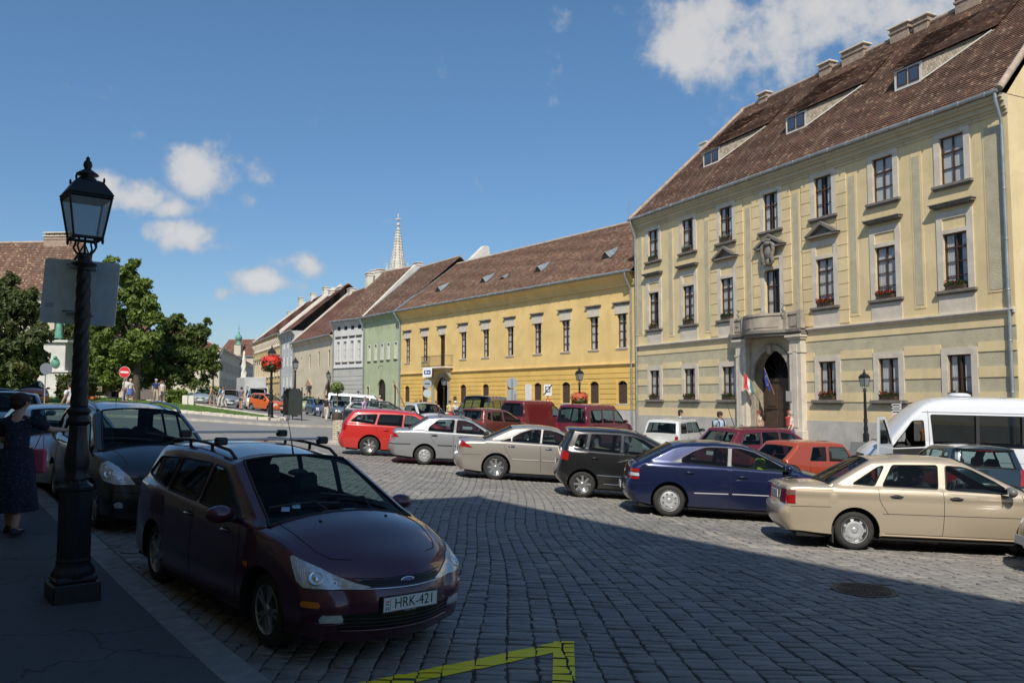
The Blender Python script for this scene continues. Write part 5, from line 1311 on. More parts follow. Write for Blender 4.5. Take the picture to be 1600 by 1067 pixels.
def rim(mb,rr,st):
    k=int(''.join(c for c in st if c.isdigit()) or 7)
    mb.lathe([(rr*.93,-.09),(rr*.93,-.01),(rr*.985,.006),(rr*1.0,.010),(rr*.985,.0)],36)
    mb.add([(rr*.95*math.cos(a),rr*.95*math.sin(a),-.075) for a in np.linspace(0,2*math.pi,25)[:-1]],[tuple(range(24))],1)
    mb.lathe([(rr*.27,-.05),(rr*.25,.0),(rr*.2,.008),(rr*.08,.010),(0.001,.010)],20)
    if st.startswith('alloy'):
        for i in range(k):
            a=2*math.pi*i/k; 
            for da in ((-.10,.10) if 'v' in st else (0,)):
                M=Matrix.Rotation(a,4,'Z'); wi=rr*(.085 if 'v' in st else .15); 
                P=[(rr*.18,-wi),(rr*.95,-wi*.75+da*rr*1.6),(rr*.95,wi*.75+da*rr*1.6),(rr*.18,wi)]
                mb.prism(P,-.03,.004,M=M,axis=2)
    else:
        # pressed cover: disc with slots near the rim
        N=k*6; prof=[(rr*.25,.006),(rr*.55,.014),(rr*.70,.008),(rr*.90,-.002)]
        for i in range(N):
            a0,a1=2*math.pi*i/N,2*math.pi*(i+1)/N; slot=(i%6) in (1,2,3,4) if 'w' in st else (i%6) in (2,3)
            for (r0,z0),(r1,z1) in zip(prof[:-1],prof[1:]):
                if slot and r0>rr*.5 and (r0<rr*.68 or 'w' in st or True) and r0<rr*.69: 
                    if 'w' not in st: continue
                if slot and 'w' in st and r0>rr*.69: continue
                mb.add([(r0*math.cos(a0),r0*math.sin(a0),z0),(r1*math.cos(a0),r1*math.sin(a0),z1),(r1*math.cos(a1),r1*math.sin(a1),z1),(r0*math.cos(a1),r0*math.sin(a1),z0)],[(0,1,2,3)],0,smooth=True)
def round_poly(P,r,n=3):
    out=[]; P=[Vector(p) for p in P]
    for i in range(len(P)):
        a,b,c=P[i-1],P[i],P[(i+1)%len(P)]; k=min(r,(a-b).length*.4,(c-b).length*.4); u=b+(a-b).normalized()*k; w=b+(c-b).normalized()*k
        for q in range(n+1): t=q/n; out.append(tuple(u*(1-t)**2+b*2*t*(1-t)+w*t*t))
    return out
def text_mesh(txt,size,name,m,parent,M,extr=.001,align='CENTER',sx=1):
    c=bpy.data.curves.new('lettering','FONT'); c.body=txt; c.size=size; c.extrude=extr; c.align_x=align; c.align_y='CENTER'
    o=bpy.data.objects.new('lettering',c); COL.objects.link(o); dg=bpy.context.evaluated_depsgraph_get(); me=bpy.data.meshes.new_from_object(o.evaluated_get(dg)); bpy.data.objects.remove(o); bpy.data.curves.remove(c)
    me.transform(M@Matrix.Diagonal((sx,1,1,1))); me.materials.clear(); me.materials.append(m); q=bpy.data.objects.new(name,me); COL.objects.link(q); q.parent=parent; return q
def place(o,x,y,yaw,wb=2.5,tr=1.45,dz=0):
    "stand a car on the terrain: yaw = direction its nose points"
    f=Vector((math.cos(yaw),math.sin(yaw))); l=Vector((-f.y,f.x)); c=Vector((x,y))
    zf=(G(*(c+f*wb/2+l*tr/2))+G(*(c+f*wb/2-l*tr/2)))/2; zr=(G(*(c-f*wb/2+l*tr/2))+G(*(c-f*wb/2-l*tr/2)))/2; zl=(G(*(c+l*tr/2+f*wb/2))+G(*(c+l*tr/2-f*wb/2)))/2; zR=(G(*(c-l*tr/2+f*wb/2))+G(*(c-l*tr/2-f*wb/2)))/2
    X=Vector((f.x*wb,f.y*wb,zf-zr)).normalized(); Yv=Vector((l.x*tr,l.y*tr,zl-zR)).normalized(); Z=X.cross(Yv).normalized(); Yv=Z.cross(X)
    o.matrix_world=Matrix(((X.x,Yv.x,Z.x,x),(X.y,Yv.y,Z.y,y),(X.z,Yv.z,Z.z,(zf+zr)/2+dz),(0,0,0,1))); return o
def by_wheel(car,px,Y,yaw,side='R',xw='rear'):
    "put the near rear (or front) wheel at a photo column and distance"
    sp=car.sp; wx=min(sp['wx']) if xw=='rear' else max(sp['wx']); lx=wx-sp['L']/2; ly=(-1 if side=='R' else 1)*(sp['W']/2-.1)
    p=gp(px,700,Y); c,s_=math.cos(yaw),math.sin(yaw)
    return place(car.root,p.x-(lx*c-ly*s_),p.y-(lx*s_+ly*c),yaw,max(sp['wx'])-min(sp['wx']),sp['W']-.2)
def mirror(car,x,z,m,both=True,size=1.0,parent=None):
    for sg in ((1,-1) if both else (1,)):
        y=float(car.sideY([(x,z-.05)])[0]); mb=MB(Matrix.Translation((x-car.X0,sg*(y+.13),z)))
        mb.ball((0,0,0),(.075*size,.115*size,.07*size),12,8); o=mb.build('door_mirror',m,car.root)
        mb=MB(Matrix.Translation((x-car.X0,sg*(y+.13),z))); mb.tube([(0,-sg*.03,-.03),(.01,-sg*.17,-.06)],[.035,.03],6); mb.box((-.078*size,-.085,-.045),(-.06*size,.085,.045),1); mb.build('mirror_glass',[trim_m,chrome],o)
def handle(car,x,z,m,w=.17):
    for sg in (1,-1):
        y=float(car.sideY([(x,z)])[0]); mb=MB(Matrix.Translation((x-car.X0,sg*(y+.018),z))); mb.tube([(-w/2,-.02*sg,0),(-w/2+.02,.0,0),(w/2-.02,.0,0),(w/2,-.02*sg,0)],[.012,.015,.015,.012],6); mb.build('door_handle',m,car.root)
        mb=MB(Matrix.Translation((x-car.X0,sg*(y+.001),z))); mb.ball((0,0,0),(w*.4,.004,.028),10,6); mb.build('handle_recess',seam,car.root)
def plate(car,end,z,w=.52,h=.115,x=None):
    d=1 if end=='front' else -1
    loc,n=car.cast((9*d,0,z),(-d,0,0)); P=loc.x+d*.012
    mb=MB(); mb.box((P,-w/2,z-h/2),(P+d*.008,w/2,z+h/2)); o=mb.build('number_plate',platew,car.root); return o,P+d*.008
# ---------------------------------------------------------------- car shapes: (x,z,edge radius,crown) from rear bumper bottom over the roof to front bumper bottom
def Z(*p): return list(p)
SP={}
SP['estate']=dict(L=4.44,W=1.70,H=1.5,rw=.305,wx=(.97,3.59),belt=(.99,.93),zmax=.55,sill=.22,tum=.30,glass=((11,13),(6,8)),seats=(2.25,1.35),tf=(.16,1.25),tr=(.15,1.1),step=.05,n=26,seg=.035,
  top=[(.14,.22,.10,.04),(.03,.34,.2,.07),(.0,.50,.22,.08),(.03,.63,.18,.08),(.08,.68,.14,.06),(.10,.95,.12,.05),(.14,1.02,.11,.05),(.14,1.02,.11,.05),(.40,1.36,.09,.05),(.50,1.41,.08,.05),(1.5,1.455,.09,.045),(2.45,1.40,.06,.05),(2.45,1.40,.06,.05),(3.42,.945,.05,.11),(3.42,.945,.08,.11),(3.75,.90,.13,.08),(4.05,.795,.15,.08),(4.22,.69,.16,.12),(4.31,.60,.22,.15),(4.365,.50,.26,.16),(4.365,.38,.24,.15),(4.32,.28,.2,.13),(4.26,.20,.12,.10)],
  win=[[(2.06,.985),(3.06,.955),(2.62,1.20),(2.38,1.32),(2.10,1.345)],[(1.20,1.0),(1.99,.985),(2.02,1.345),(1.28,1.33)],[(.36,1.08),(1.12,1.01),(1.20,1.325),(.60,1.285)]],rim='alloy5v')
SP['estate']['glass']=((12,13),(7,8))
SP['mpv']=dict(L=4.36,W=1.77,H=1.65,rw=.315,wx=(.85,3.60),belt=(1.05,.98),sill=.24,tum=.26,glass=((12,13),(7,8)),seats=(2.2,1.3),tf=(.15,1.2),
  top=[(.12,.25,.1,.04),(.03,.4,.2,.06),(.0,.55,.2,.07),(.03,.68,.16,.06),(.06,.75,.13,.05),(.10,1.0,.12,.05),(.14,1.08,.11,.05),(.14,1.08,.11,.05),(.38,1.46,.09,.05),(.5,1.53,.09,.05),(1.4,1.60,.09,.05),(2.45,1.54,.07,.05),(2.45,1.54,.07,.05),(3.45,1.03,.05,.10),(3.45,1.03,.08,.10),(3.75,.97,.12,.08),(4.02,.86,.14,.09),(4.17,.74,.18,.12),(4.24,.62,.22,.14),(4.30,.50,.26,.15),(4.29,.36,.24,.14),(4.22,.22,.14,.10)],
  win=[[(2.0,1.04),(3.1,1.02),(2.55,1.36),(2.35,1.44),(2.04,1.47)],[(1.1,1.07),(1.93,1.05),(1.97,1.475),(1.18,1.46)],[(.38,1.16),(1.02,1.09),(1.1,1.45),(.58,1.40)]],rim='alloy7')
SP['nexia']=dict(L=4.48,W=1.66,H=1.4,rw=.285,wx=(1.04,3.56),belt=(.90,.88),sill=.22,tum=.36,glass=((12,13),(7,8)),seats=(2.3,1.55),tf=(.12,1.1),tr=(.08,.8),crease=.79,
  top=[(.10,.24,.1,.05),(.02,.36,.16,.08),(.0,.52,.15,.09),(.05,.60,.07,.07),(.07,.62,.06,.06),(.09,.86,.07,.04),(.13,.90,.06,.03),(.55,.925,.06,.03),(.72,.93,.06,.03),(.72,.93,.05,.05),(1.32,1.285,.05,.06),(1.40,1.305,.06,.05),(1.85,1.345,.07,.04),(2.35,1.345,.07,.04),(2.62,1.31,.06,.05),(2.62,1.31,.05,.05),(3.42,.905,.05,.10),(3.42,.905,.06,.08),(3.85,.85,.08,.05),(4.25,.76,.09,.06),(4.35,.70,.12,.08),(4.36,.60,.12,.09),(4.44,.55,.18,.10),(4.46,.40,.2,.10),(4.40,.22,.14,.08)],
  win=[[(2.32,.92),(3.26,.885),(3.0,1.06),(2.72,1.21),(2.60,1.25),(2.36,1.26)],[(1.44,.935),(2.21,.925),(2.25,1.262),(1.62,1.245)],[(1.02,.955),(1.33,.94),(1.50,1.235),(1.40,1.205)]],rim='cover7w')
SP['nexia']['glass']=((15,16),(9,10))
SP['brava']=dict(L=4.19,W=1.74,H=1.43,rw=.295,wx=(.80,3.34),belt=(.97,.90),sill=.21,tum=.33,glass=((13,14),(7,8)),seats=(2.15,1.4),tf=(.15,1.2),tr=(.10,.9),
  top=[(.12,.24,.12,.05),(.02,.38,.22,.09),(.0,.52,.22,.10),(.03,.62,.16,.09),(.06,.66,.12,.07),(.10,.90,.12,.05),(.22,.965,.10,.05),(.22,.965,.08,.06),(.85,1.29,.06,.06),(.85,1.29,.06,.05),(1.05,1.345,.07,.05),(1.6,1.385,.08,.045),(2.1,1.36,.07,.045),(2.3,1.32,.06,.05),(3.20,.93,.05,.11),(3.20,.93,.09,.08),(3.6,.84,.12,.07),(3.95,.70,.18,.10),(4.08,.56,.22,.12),(4.12,.42,.22,.13),(4.02,.22,.14,.1)],
  win=[[(1.92,.965),(3.0,.93),(2.62,1.13),(2.3,1.26),(2.12,1.30),(1.95,1.305)],[(1.02,1.0),(1.84,.97),(1.87,1.305),(1.48,1.30),(1.20,1.20),(1.02,1.08)]],rim='cover8')
SP['brava']['glass']=((13,14),(7,8))
SP['yaris']=dict(L=3.64,W=1.66,H=1.5,rw=.285,wx=(.56,2.93),belt=(1.02,.92),sill=.22,tum=.28,glass=((11,12),(6,7)),seats=(1.75,1.0),tf=(.15,1.0),tr=(.10,.7),nointerior=False,
  top=[(.14,.28,.12,.05),(.03,.42,.2,.08),(.0,.55,.2,.08),(.04,.68,.14,.07),(.07,.9,.13,.06),(.12,1.05,.11,.06),(.12,1.05,.10,.06),(.28,1.40,.07,.06),(.22,1.44,.05,.05),(.5,1.455,.07,.05),(1.1,1.475,.08,.045),(1.75,1.42,.07,.05),(2.68,.97,.05,.10),(2.68,.97,.09,.09),(3.0,.90,.14,.08),(3.3,.76,.18,.1),(3.47,.6,.22,.12),(3.54,.44,.22,.12),(3.46,.22,.14,.1)],
  win=[[(1.42,.98),(2.45,.955),(2.1,1.17),(1.85,1.31),(1.66,1.36),(1.44,1.37)],[(.66,1.02),(1.34,.99),(1.37,1.375),(.72,1.365)],[(.36,1.1),(.58,1.04),(.64,1.36),(.44,1.34)]],rim='alloy8')
SP['yaris']['glass']=((11,12),(6,7))
SP['merc']=dict(L=4.53,W=1.73,H=1.43,rw=.318,wx=(1.03,3.745),belt=(.97,.92),sill=.20,tum=.34,glass=((13,14),(8,9)),seats=(2.35,1.6),tf=(.14,1.2),tr=(.13,1.0),
  top=[(.14,.22,.12,.05),(.03,.36,.22,.09),(.0,.52,.22,.11),(.04,.60,.16,.10),(.07,.64,.12,.08),(.11,.88,.12,.07),(.20,.95,.09,.05),(.62,.98,.08,.04),(.72,.985,.07,.05),(1.42,1.31,.05,.06),(1.55,1.345,.06,.05),(2.0,1.39,.08,.04),(2.45,1.365,.07,.045),(2.68,1.31,.06,.05),(3.45,.955,.05,.11),(3.45,.955,.09,.08),(3.9,.88,.12,.06),(4.25,.78,.16,.08),(4.40,.64,.2,.11),(4.46,.48,.22,.12),(4.44,.34,.2,.12),(4.36,.20,.14,.1)],
  win=[[(2.18,.97),(3.24,.94),(2.95,1.11),(2.62,1.26),(2.42,1.31),(2.22,1.32)],[(1.42,.985),(2.12,.972),(2.16,1.322),(1.90,1.31),(1.62,1.21),(1.42,1.09)],[(1.10,.995),(1.38,.987),(1.38,1.07),(1.20,1.01)]],rim='alloy8')
SP['albea']=dict(L=4.19,W=1.70,H=1.48,rw=.29,wx=(1.05,3.49),belt=(.99,.93),sill=.22,tum=.30,glass=((13,14),(8,9)),seats=(2.1,1.4),tf=(.14,1.1),tr=(.1,.9),
  top=[(.12,.26,.12,.05),(.02,.40,.2,.08),(.0,.54,.2,.09),(.04,.64,.14,.08),(.07,.68,.12,.06),(.09,.90,.10,.05),(.16,.985,.08,.04),(.48,1.01,.07,.04),(.56,1.015,.06,.05),(1.10,1.36,.05,.06),(1.22,1.395,.06,.05),(1.7,1.435,.08,.04),(2.2,1.41,.07,.045),(2.42,1.35,.06,.05),(3.12,.97,.05,.10),(3.12,.97,.09,.07),(3.55,.88,.12,.06),(3.9,.76,.15,.08),(4.06,.62,.2,.1),(4.12,.46,.2,.11),(4.04,.22,.14,.1)],
  win=[[(1.95,.985),(2.98,.955),(2.70,1.13),(2.42,1.29),(2.22,1.35),(1.98,1.36)],[(1.12,1.01),(1.87,.988),(1.90,1.36),(1.42,1.34),(1.16,1.12)]],rim='cover7')
SP['focus2']=dict(SP['estate']); SP['focus2'].update(L=4.47,W=1.80,H=1.55,rw=.315,wx=(1.0,3.62),rim='alloy7',gmats=[cglass]*3)
SP['clio']=dict(SP['yaris']); SP['clio'].update(L=3.8,W=1.64,wx=(.62,3.05),rwf=.84)
def box_top(L,H,zb,rake_r=.12,ws=(.55,.95),hood=.9,nose=.75,rr=.06):
    "boxy estate/van outline"
    a,b=ws
    return [(.10,.26,.08,.03),(.01,.40,.08,.03),(.0,.55,.08,.03),(.02,.62,.07,.03),(.04,.70,.07,.03),(.05,zb,.07,.03),(.05,zb+.06,.07,.03),(.05,zb+.06,.06,.03),(rake_r,H-.12,rr,.03),(rake_r+.08,H-.03,rr,.03),(L*.3,H,rr,.03),(L*a-.1,H-.02,rr,.04),(L*a,H-.06,.06,.05),(L*a,H-.06,.05,.05),(L*b,hood,.05,.07),(L*b,hood,.07,.05),(L*b+(L-L*b)*.55,hood-.06,.08,.05),(L-.10,nose,.09,.05),(L-.04,nose-.1,.12,.06),(L-.0,.5,.14,.07),(L-.03,.34,.12,.06),(L-.1,.22,.1,.05)]
def boxspec(L,W,H,rw,wx,belt,win,ws,hood,nose,seats,**k):
    d=dict(L=L,W=W,H=H,rw=rw,wx=wx,belt=(belt,belt-.02),sill=.24,tum=k.pop('tum',.16),shoulder=.02,glass=((13,14),(7,8)),seats=seats,top=box_top(L,H,belt,k.pop('rake',.12),ws,hood,nose),win=win,tf=(.10,.8),tr=(.04,.5),rim='cover7'); d.update(k); return d
SP['lada']=boxspec(3.35,1.42,1.36,.26,(.62,2.62),.88,[[(1.42,.92),(2.22,.90),(1.98,1.24),(1.46,1.25)],[(.78,.93),(1.33,.92),(1.36,1.25),(.92,1.24)]],(.60,.72),.86,.70,(1.55,.95),rake=.42)
SP['boxest']=boxspec(3.6,1.5,1.44,.27,(.65,2.95),.92,[[(1.72,.96),(2.5,.94),(2.28,1.31),(1.76,1.33)],[(1.0,.97),(1.64,.96),(1.67,1.33),(1.04,1.33)],[(.28,.98),(.92,.97),(.96,1.32),(.40,1.31)]],(.64,.74),.9,.74,(1.8,1.2),rake=.22)
SP['wagon2']=boxspec(4.5,1.72,1.46,.30,(.98,3.62),.95,[[(2.1,.98),(3.1,.95),(2.65,1.28),(2.14,1.35)],[(1.28,.99),(2.02,.98),(2.06,1.35),(1.34,1.35)],[(.42,1.02),(1.2,1.0),(1.26,1.34),(.62,1.31)]],(.59,.77),.93,.72,(2.3,1.4),rake=.38,tum=.28)
SP['kangoo']=boxspec(4.0,1.66,1.80,.30,(.75,3.35),1.05,[[(2.25,1.06),(3.1,1.03),(2.72,1.52),(2.30,1.58)]],(.62,.80),1.05,.82,(2.3,),rake=.14,tum=.12,rwf=.80)
SP['kombi']=boxspec(4.0,1.66,1.80,.30,(.75,3.35),1.05,[[(2.25,1.06),(3.1,1.03),(2.72,1.52),(2.30,1.58)],[(1.3,1.08),(2.15,1.06),(2.2,1.58),(1.33,1.6)],[(.3,1.1),(1.2,1.08),(1.22,1.6),(.36,1.58)]],(.62,.80),1.05,.82,(2.3,),rake=.14,tum=.12,rwf=.80)
SP['van']=boxspec(4.8,1.84,1.94,.32,(1.1,4.0),1.10,[[(3.15,1.12),(4.1,1.08),(3.75,1.62),(3.2,1.7)],[(1.8,1.13),(3.05,1.12),(3.08,1.7),(1.82,1.72)],[(.3,1.14),(1.7,1.13),(1.72,1.72),(.36,1.72)]],(.72,.87),1.08,.86,(3.2,2.0),rake=.16,tum=.14)
SP['hatch']=dict(SP['yaris']); SP['hatch'].update(L=3.9,W=1.66)
SP['bus']=dict(L=4.86,W=1.97,H=2.55,rw=.34,wx=(1.0,3.93),belt=(1.35,1.35),sill=.32,tum=.09,shoulder=.015,zmax=.9,glass=((13,14),(7,8)),seats=(3.2,2.3,1.4),tf=(.14,1.0),tr=(.03,.4),
  top=[(.06,.30,.08,.03),(.0,.45,.09,.03),(.0,.7,.09,.03),(.02,1.0,.09,.03),(.03,1.2,.09,.03),(.04,1.35,.09,.03),(.05,1.45,.09,.03),(.05,1.45,.09,.03),(.12,2.1,.10,.03),(.2,2.42,.12,.04),(.4,2.50,.14,.05),(2.0,2.53,.15,.05),(3.1,2.46,.14,.05),(3.62,2.12,.10,.06),(4.32,1.30,.06,.10),(4.32,1.30,.08,.10),(4.52,1.18,.12,.09),(4.68,1.0,.16,.1),(4.76,.78,.2,.12),(4.80,.55,.2,.12),(4.77,.38,.16,.1),(4.68,.28,.1,.08)],
  win=[[(.14,1.32),(3.18,1.32),(3.22,2.10),(.22,2.10)],[(3.38,1.30),(4.17,1.24),(3.85,1.66),(3.66,1.93),(3.40,1.95)]],rim='cover8',wr=.05,gmats=[glass('bus_glass',(.30,.32,.33),.15,.01,1.5,.6),glass('open_window',(.95,.95,.95),0,.01,1.45,.2)],n=5)
SP['bus']['glass']=((14,15),(8,9))
CB={}
P_={}
def paint(n,*a,**k): return paintmat(n,*a,**k)
def std(sp,name,label,cat,pt,lod=.7,group=None,trim=None,lights='box',handles=(),doors=(),mould=None,tail=None,head=None,rearplate=.75,frontplate=.42,mirrorx=None,sp_over=None,fuel=None,mould_m=None):
    d=dict(SP[sp]); d.update(sp_over or {}); c=Car(d,name,label,cat,pt,lod,group)
    for pts in doors: c.line(pts,'side',.004,seam,'panel_gap',flat=0)
    for x,z in handles: handle(c,x,z,trim or pt)
    if mould: c.line(mould,'side',.018,mould_m or trim_m,'side_moulding',flat=.0)
    if tail:
        for v,poly,m_ in tail: c.patch(poly,v,'tail_lamp',m_,both=True,off=.008)
    if head:
        for v,poly,m_ in head: c.patch(poly,v,'headlight',m_,both=True,off=.006)
    if rearplate: plate(c,'rear',rearplate)
    if frontplate: plate(c,'front',frontplate)
    if mirrorx: mirror(c,mirrorx[0],mirrorx[1],trim or pt)
    return c
# ================================================================ THE CARS THAT SHOW LARGE
def door_lines(x0,x1,x2,zb,zs,arch=None):
    "front/rear door cut lines"
    return [[(x0,zs),(x0,zb)],[(x1,zs),(x1,zb)],[(x2,zs),(x2-.02,zb)]]
# --- burgundy estate in the foreground
burg=paint('burgundy_paint',(.085,.013,.032),.3,rough=.3,dust=.02)
fc=Car(SP['estate'],'estate_car','dark burgundy estate car with roof bars parked nose first at the kerb in the foreground','car',burg,1.25)
for pts in ([(1.16,.99),(1.22,.75),(1.30,.55)],[(2.03,.98),(2.06,.3)],[(3.10,.95),(3.16,.6),(3.12,.3)],[(1.35,.27),(3.1,.27)]): fc.line(pts,'side',.0035,seam,'panel_gap')
handle(fc,1.95,.86,burg); handle(fc,2.85,.84,burg); mirror(fc,2.95,1.0,burg,size=1.12)
# bonnet shut line, bonnet front edge
fc.line([(3.44,-.63),(3.8,-.61),(4.02,-.57),(4.14,-.50),(4.22,-.36)],'top',.004,seam,'panel_gap',both=True)
fc.line([(-.42,.665),(0,.655),(.42,.665)],'front',.004,seam,'panel_gap',both=False)
def lamp_set(c,poly,yaw,cx,circles,ribs=None,step=.02):
    cen=Vector((cx[0],cx[1],0)); a=R(yaw); dv=Vector((math.cos(a),math.sin(a),0)); rt=Vector((-math.sin(a),math.cos(a),0))
    obs=c.patch(poly,(yaw,0,(cx[0],cx[1],0)),'headlight',clearl,off=.010,both=True,step=step)
    for mir,hobj in zip((1,-1),obs):
        def hit(s_,z_):
            loc,n=c.cast(cen+rt*s_+Vector((0,0,z_))+dv*5,-dv); return loc,n
        for cx_,cz_,r_ in circles:
            loc,n=hit(cx_,cz_)
            if loc is None: continue
            loc=loc+n*.012; loc=Vector((loc.x,loc.y*mir,loc.z)); n=Vector((n.x,n.y*mir,n.z)); mb=MB(Matrix.Translation(loc)@n.to_track_quat('Z','Y').to_matrix().to_4x4()); mb.lathe([(r_,-.012),(r_,.0),(r_*.88,.002),(r_*.8,-.006),(r_*.4,-.010),(r_*.25,.004),(.001,.006)],20); mb.build('reflector',refl,hobj)
        for (s0,z0),(s1,z1) in (ribs or []):
            pts=[]
            for q in range(5):
                loc,n=hit(s0+(s1-s0)*q/4,z0+(z1-z0)*q/4)
                if loc is not None: loc=loc+n*.010; pts.append(Vector((loc.x,loc.y*mir,loc.z)))
            if len(pts)>2: mb=MB(); mb.tube(pts,.0035,4); mb.build('reflector_rib',refl,hobj)
# rt runs towards the rear of the car; the lens sweeps up and back into the wing
hp=[(-.42,.598),(-.30,.588),(-.14,.590),(.09,.602),(.15,.64),(.235,.79),(.215,.802),(.05,.752),(-.12,.690),(-.31,.628),(-.41,.606)]
lamp_set(fc,hp,38,(fc.L/2-.42,.52),((-.0,.668,.058),(-.15,.634,.036)),[((.085+.018*k,.625+.022*k),(.10+.017*k,.755-.001*k+.008*k)) for k in range(6)])
grl=mat('black_grille',(.008,.008,.008),.4)
fc.patch([(-.345,.600),(.345,.600),(.40,.622),(.36,.650),(0,.668),(-.36,.650),(-.40,.622)],'front','grille',grl,off=.006,step=.03)
for z in (.615,.628,.641): fc.line([(-.34,z),(.34,z)],'front',.0035,trim_m,'grille_bar',both=False,flat=.010)
fc.line([(-.72,.612),(-.60,.592),(-.35,.588),(0,.588),(.35,.588),(.60,.592),(.72,.612)],'front',.006,chrome,'chrome_strip',both=False,flat=.008)
loc,n=fc.cast((9,0,.640),(-1,0,0)); mb=MB(Matrix.Translation(loc+Vector((.014,0,-.004)))@Matrix.Rotation(R(90),4,'Y')@Matrix.Diagonal((.42,1,1,1))); mb.lathe([(.066,-.01),(.066,.002),(.060,.003)],28,1); mb.lathe([(.060,.001),(.056,.0045),(.001,.0055)],28,0)
bd=mb.build('badge',[mat('badge_blue',(.03,.06,.22),.2,coat=1),chrome],fc.root)
# script on the badge: a looping silver line
mb=MB(); bx=loc.x+.021; pts=[(-.040,-.002),(-.034,.012),(-.024,.010),(-.030,-.008),(-.018,-.006),(-.012,.006),(-.004,.0),(-.010,-.008),(.0,-.008),(.008,.004),(.012,-.006),(.020,.004),(.028,-.002),(.026,-.009),(.034,-.006),(.036,.014),(.042,-.006)]; mb.tube([(bx,a,loc.z-.004+b_) for a,b_ in pts],.0022,4); mb.build('badge_script',chrome,bd)
# lower bumper: intakes, fog lamps, indicators
fc.patch([(-.50,.285),(.50,.285),(.56,.345),(.50,.395),(.30,.415),(-.30,.415),(-.50,.395),(-.56,.345)],'front','lower_intake',grl,off=.004,step=.04)
for z in (.31,.34,.37): fc.line([(-.5,z),(.5,z)],'front',.005,trim_m,'intake_bar',both=False,flat=.006)
fc.patch([(.50,.345),(.66,.350),(.67,.375),(.655,.405),(.52,.400),(.50,.37)],'front','fog_lamp',clearl,off=.012,both=True,step=.03)
fc.line([(.48,.335),(.60,.330),(.69,.345)],'front',.007,burg,'fog_surround',flat=.006); fc.line([(-.5,.27),(.5,.27)],'front',.012,burg,'bumper_lip',both=False,flat=.004)
fc.patch([(-.07,.455),(.06,.458),(.085,.478),(.06,.505),(-.06,.503),(-.085,.478)],(48,0,(fc.L/2-.36,.55,0)),'indicator',amber,off=.010,both=True,step=.03)
fc.patch([(3.28,.62),(3.345,.62),(3.345,.655),(3.28,.655)],'side','side_indicator',amber,off=.010,both=True,step=.03)
# number plate HRK-421
loc,n=fc.cast((9,0,.475),(-1,0,0)); PX=loc.x+.014; pz=.478
mb=MB(); mb.box((PX-.03,-.262,pz-.068),(PX+.004,.262,pz+.060),1,bev=.004); mb.box((PX,-.255,pz-.052),(PX+.008,.255,pz+.055),0); pl=mb.build('number_plate',[platew,trim_m],fc.root)
blk=mat('plate_black',(.02,.02,.022),.5)
def faceM(x,y,z): return Matrix(((0,0,1,x),(1,0,0,y),(0,1,0,z),(0,0,0,1)))
text_mesh('HRK-421',.112,'plate_lettering',blk,pl,faceM(PX+.0085,.035,pz+.002),sx=.90)
text_mesh('H',.052,'plate_country_letter',blk,pl,faceM(PX+.0085,-.222,pz-.030))
mb=MB()
for k,(i,_) in enumerate(((0,0),(1,0),(2,0))): mb.box((PX+.008,-.240,pz+.030-.010*k-.010),(PX+.0092,-.204,pz+.030-.010*k),k)
mb.box((PX+.008,-.196,pz-.045),(PX+.0092,-.193,pz+.048),3); mb.build('plate_flag',[mat('flag_red',(.6,.03,.04),.6),mat('flag_white',(.75,.75,.74),.6),mat('flag_green',(.03,.25,.10),.6),blk],pl)
text_mesh('Autó-Port',.026,'plate_holder_text',mat('light_print',(.5,.5,.5),.5),pl,faceM(PX+.0046,0,pz-.060))
# wipers, aerial, roof rails and bars, permits on the screen
for (a,b_) in (((3.36,.52),(3.20,-.12)),((3.38,-.02),(3.24,-.62))):
    P=[]
    for q in range(9):
        t=q/8; x=a[0]+(b_[0]-a[0])*t; y=a[1]+(b_[1]-a[1])*t; loc,n=fc.cast((x-fc.X0,y,4),(0,0,-1)); P.append(loc+n*.022)
    mb=MB(); mb.tube(P,.009,5); loc,n=fc.cast((3.46-fc.X0,a[1]-.25*(1 if a[1]>.2 else .6),4),(0,0,-1)); mb.tube([loc+n*.01,P[3]+Vector((0,0,.015)),P[4]],.008,5); mb.build('wiper',trim_m,fc.root)
loc,n=fc.cast((2.36-fc.X0,0.02,4),(0,0,-1)); mb=MB(); mb.tube([loc,loc+Vector((-.10,0,.22)),loc+Vector((-.30,-.0,.58))],[.010,.0035,.002],5); mb.build('aerial',trim_m,fc.root)
for sg in (1,-1):
    P=[]
    for q in range(13):
        t=q/12; x=.52+t*1.78; y=.545; loc,n=fc.cast((x-fc.X0,y,4),(0,0,-1)); h=.055*min(1,math.sin(math.pi*t)*4); P.append(Vector((loc.x,sg*loc.y,loc.z+h)))
    mb=MB(); mb.tube(P,.016,8)
    for q in (4,8): mb.tube([P[q],P[q]-Vector((0,0,.06))],.018,6)
    mb.build('roof_rail',trim_m,fc.root)
for xb in (.98,1.95):
    loc,n=fc.cast((xb-fc.X0,0,4),(0,0,-1)); z=loc.z+.085; mb=MB(); mb.box((xb-fc.X0-.022,-.60,z-.012),(xb-fc.X0+.022,.60,z+.012),bev=.005); o=mb.build('roof_bar',alloy,fc.root)
    for sg in (1,-1): mb=MB(); mb.box((xb-fc.X0-.04,sg*.5,z-.055),(xb-fc.X0+.04,sg*.62,z+.022),bev=.015); mb.build('roof_bar_foot',trim_m,o)
for y,z in ((-.50,.965+.13),(-.40,.965+.14)):
    loc,n=fc.cast((3.30-fc.X0,y,4),(0,0,-1)); mb=MB(Matrix.Translation(loc+n*.003)@n.to_track_quat('Z','X').to_matrix().to_4x4()); mb.box((-.035,-.035,0),(.035,.035,.001)); mb.build('permit_sticker',mat('pale_blue_sticker',(.35,.55,.65),.5),fc.root)
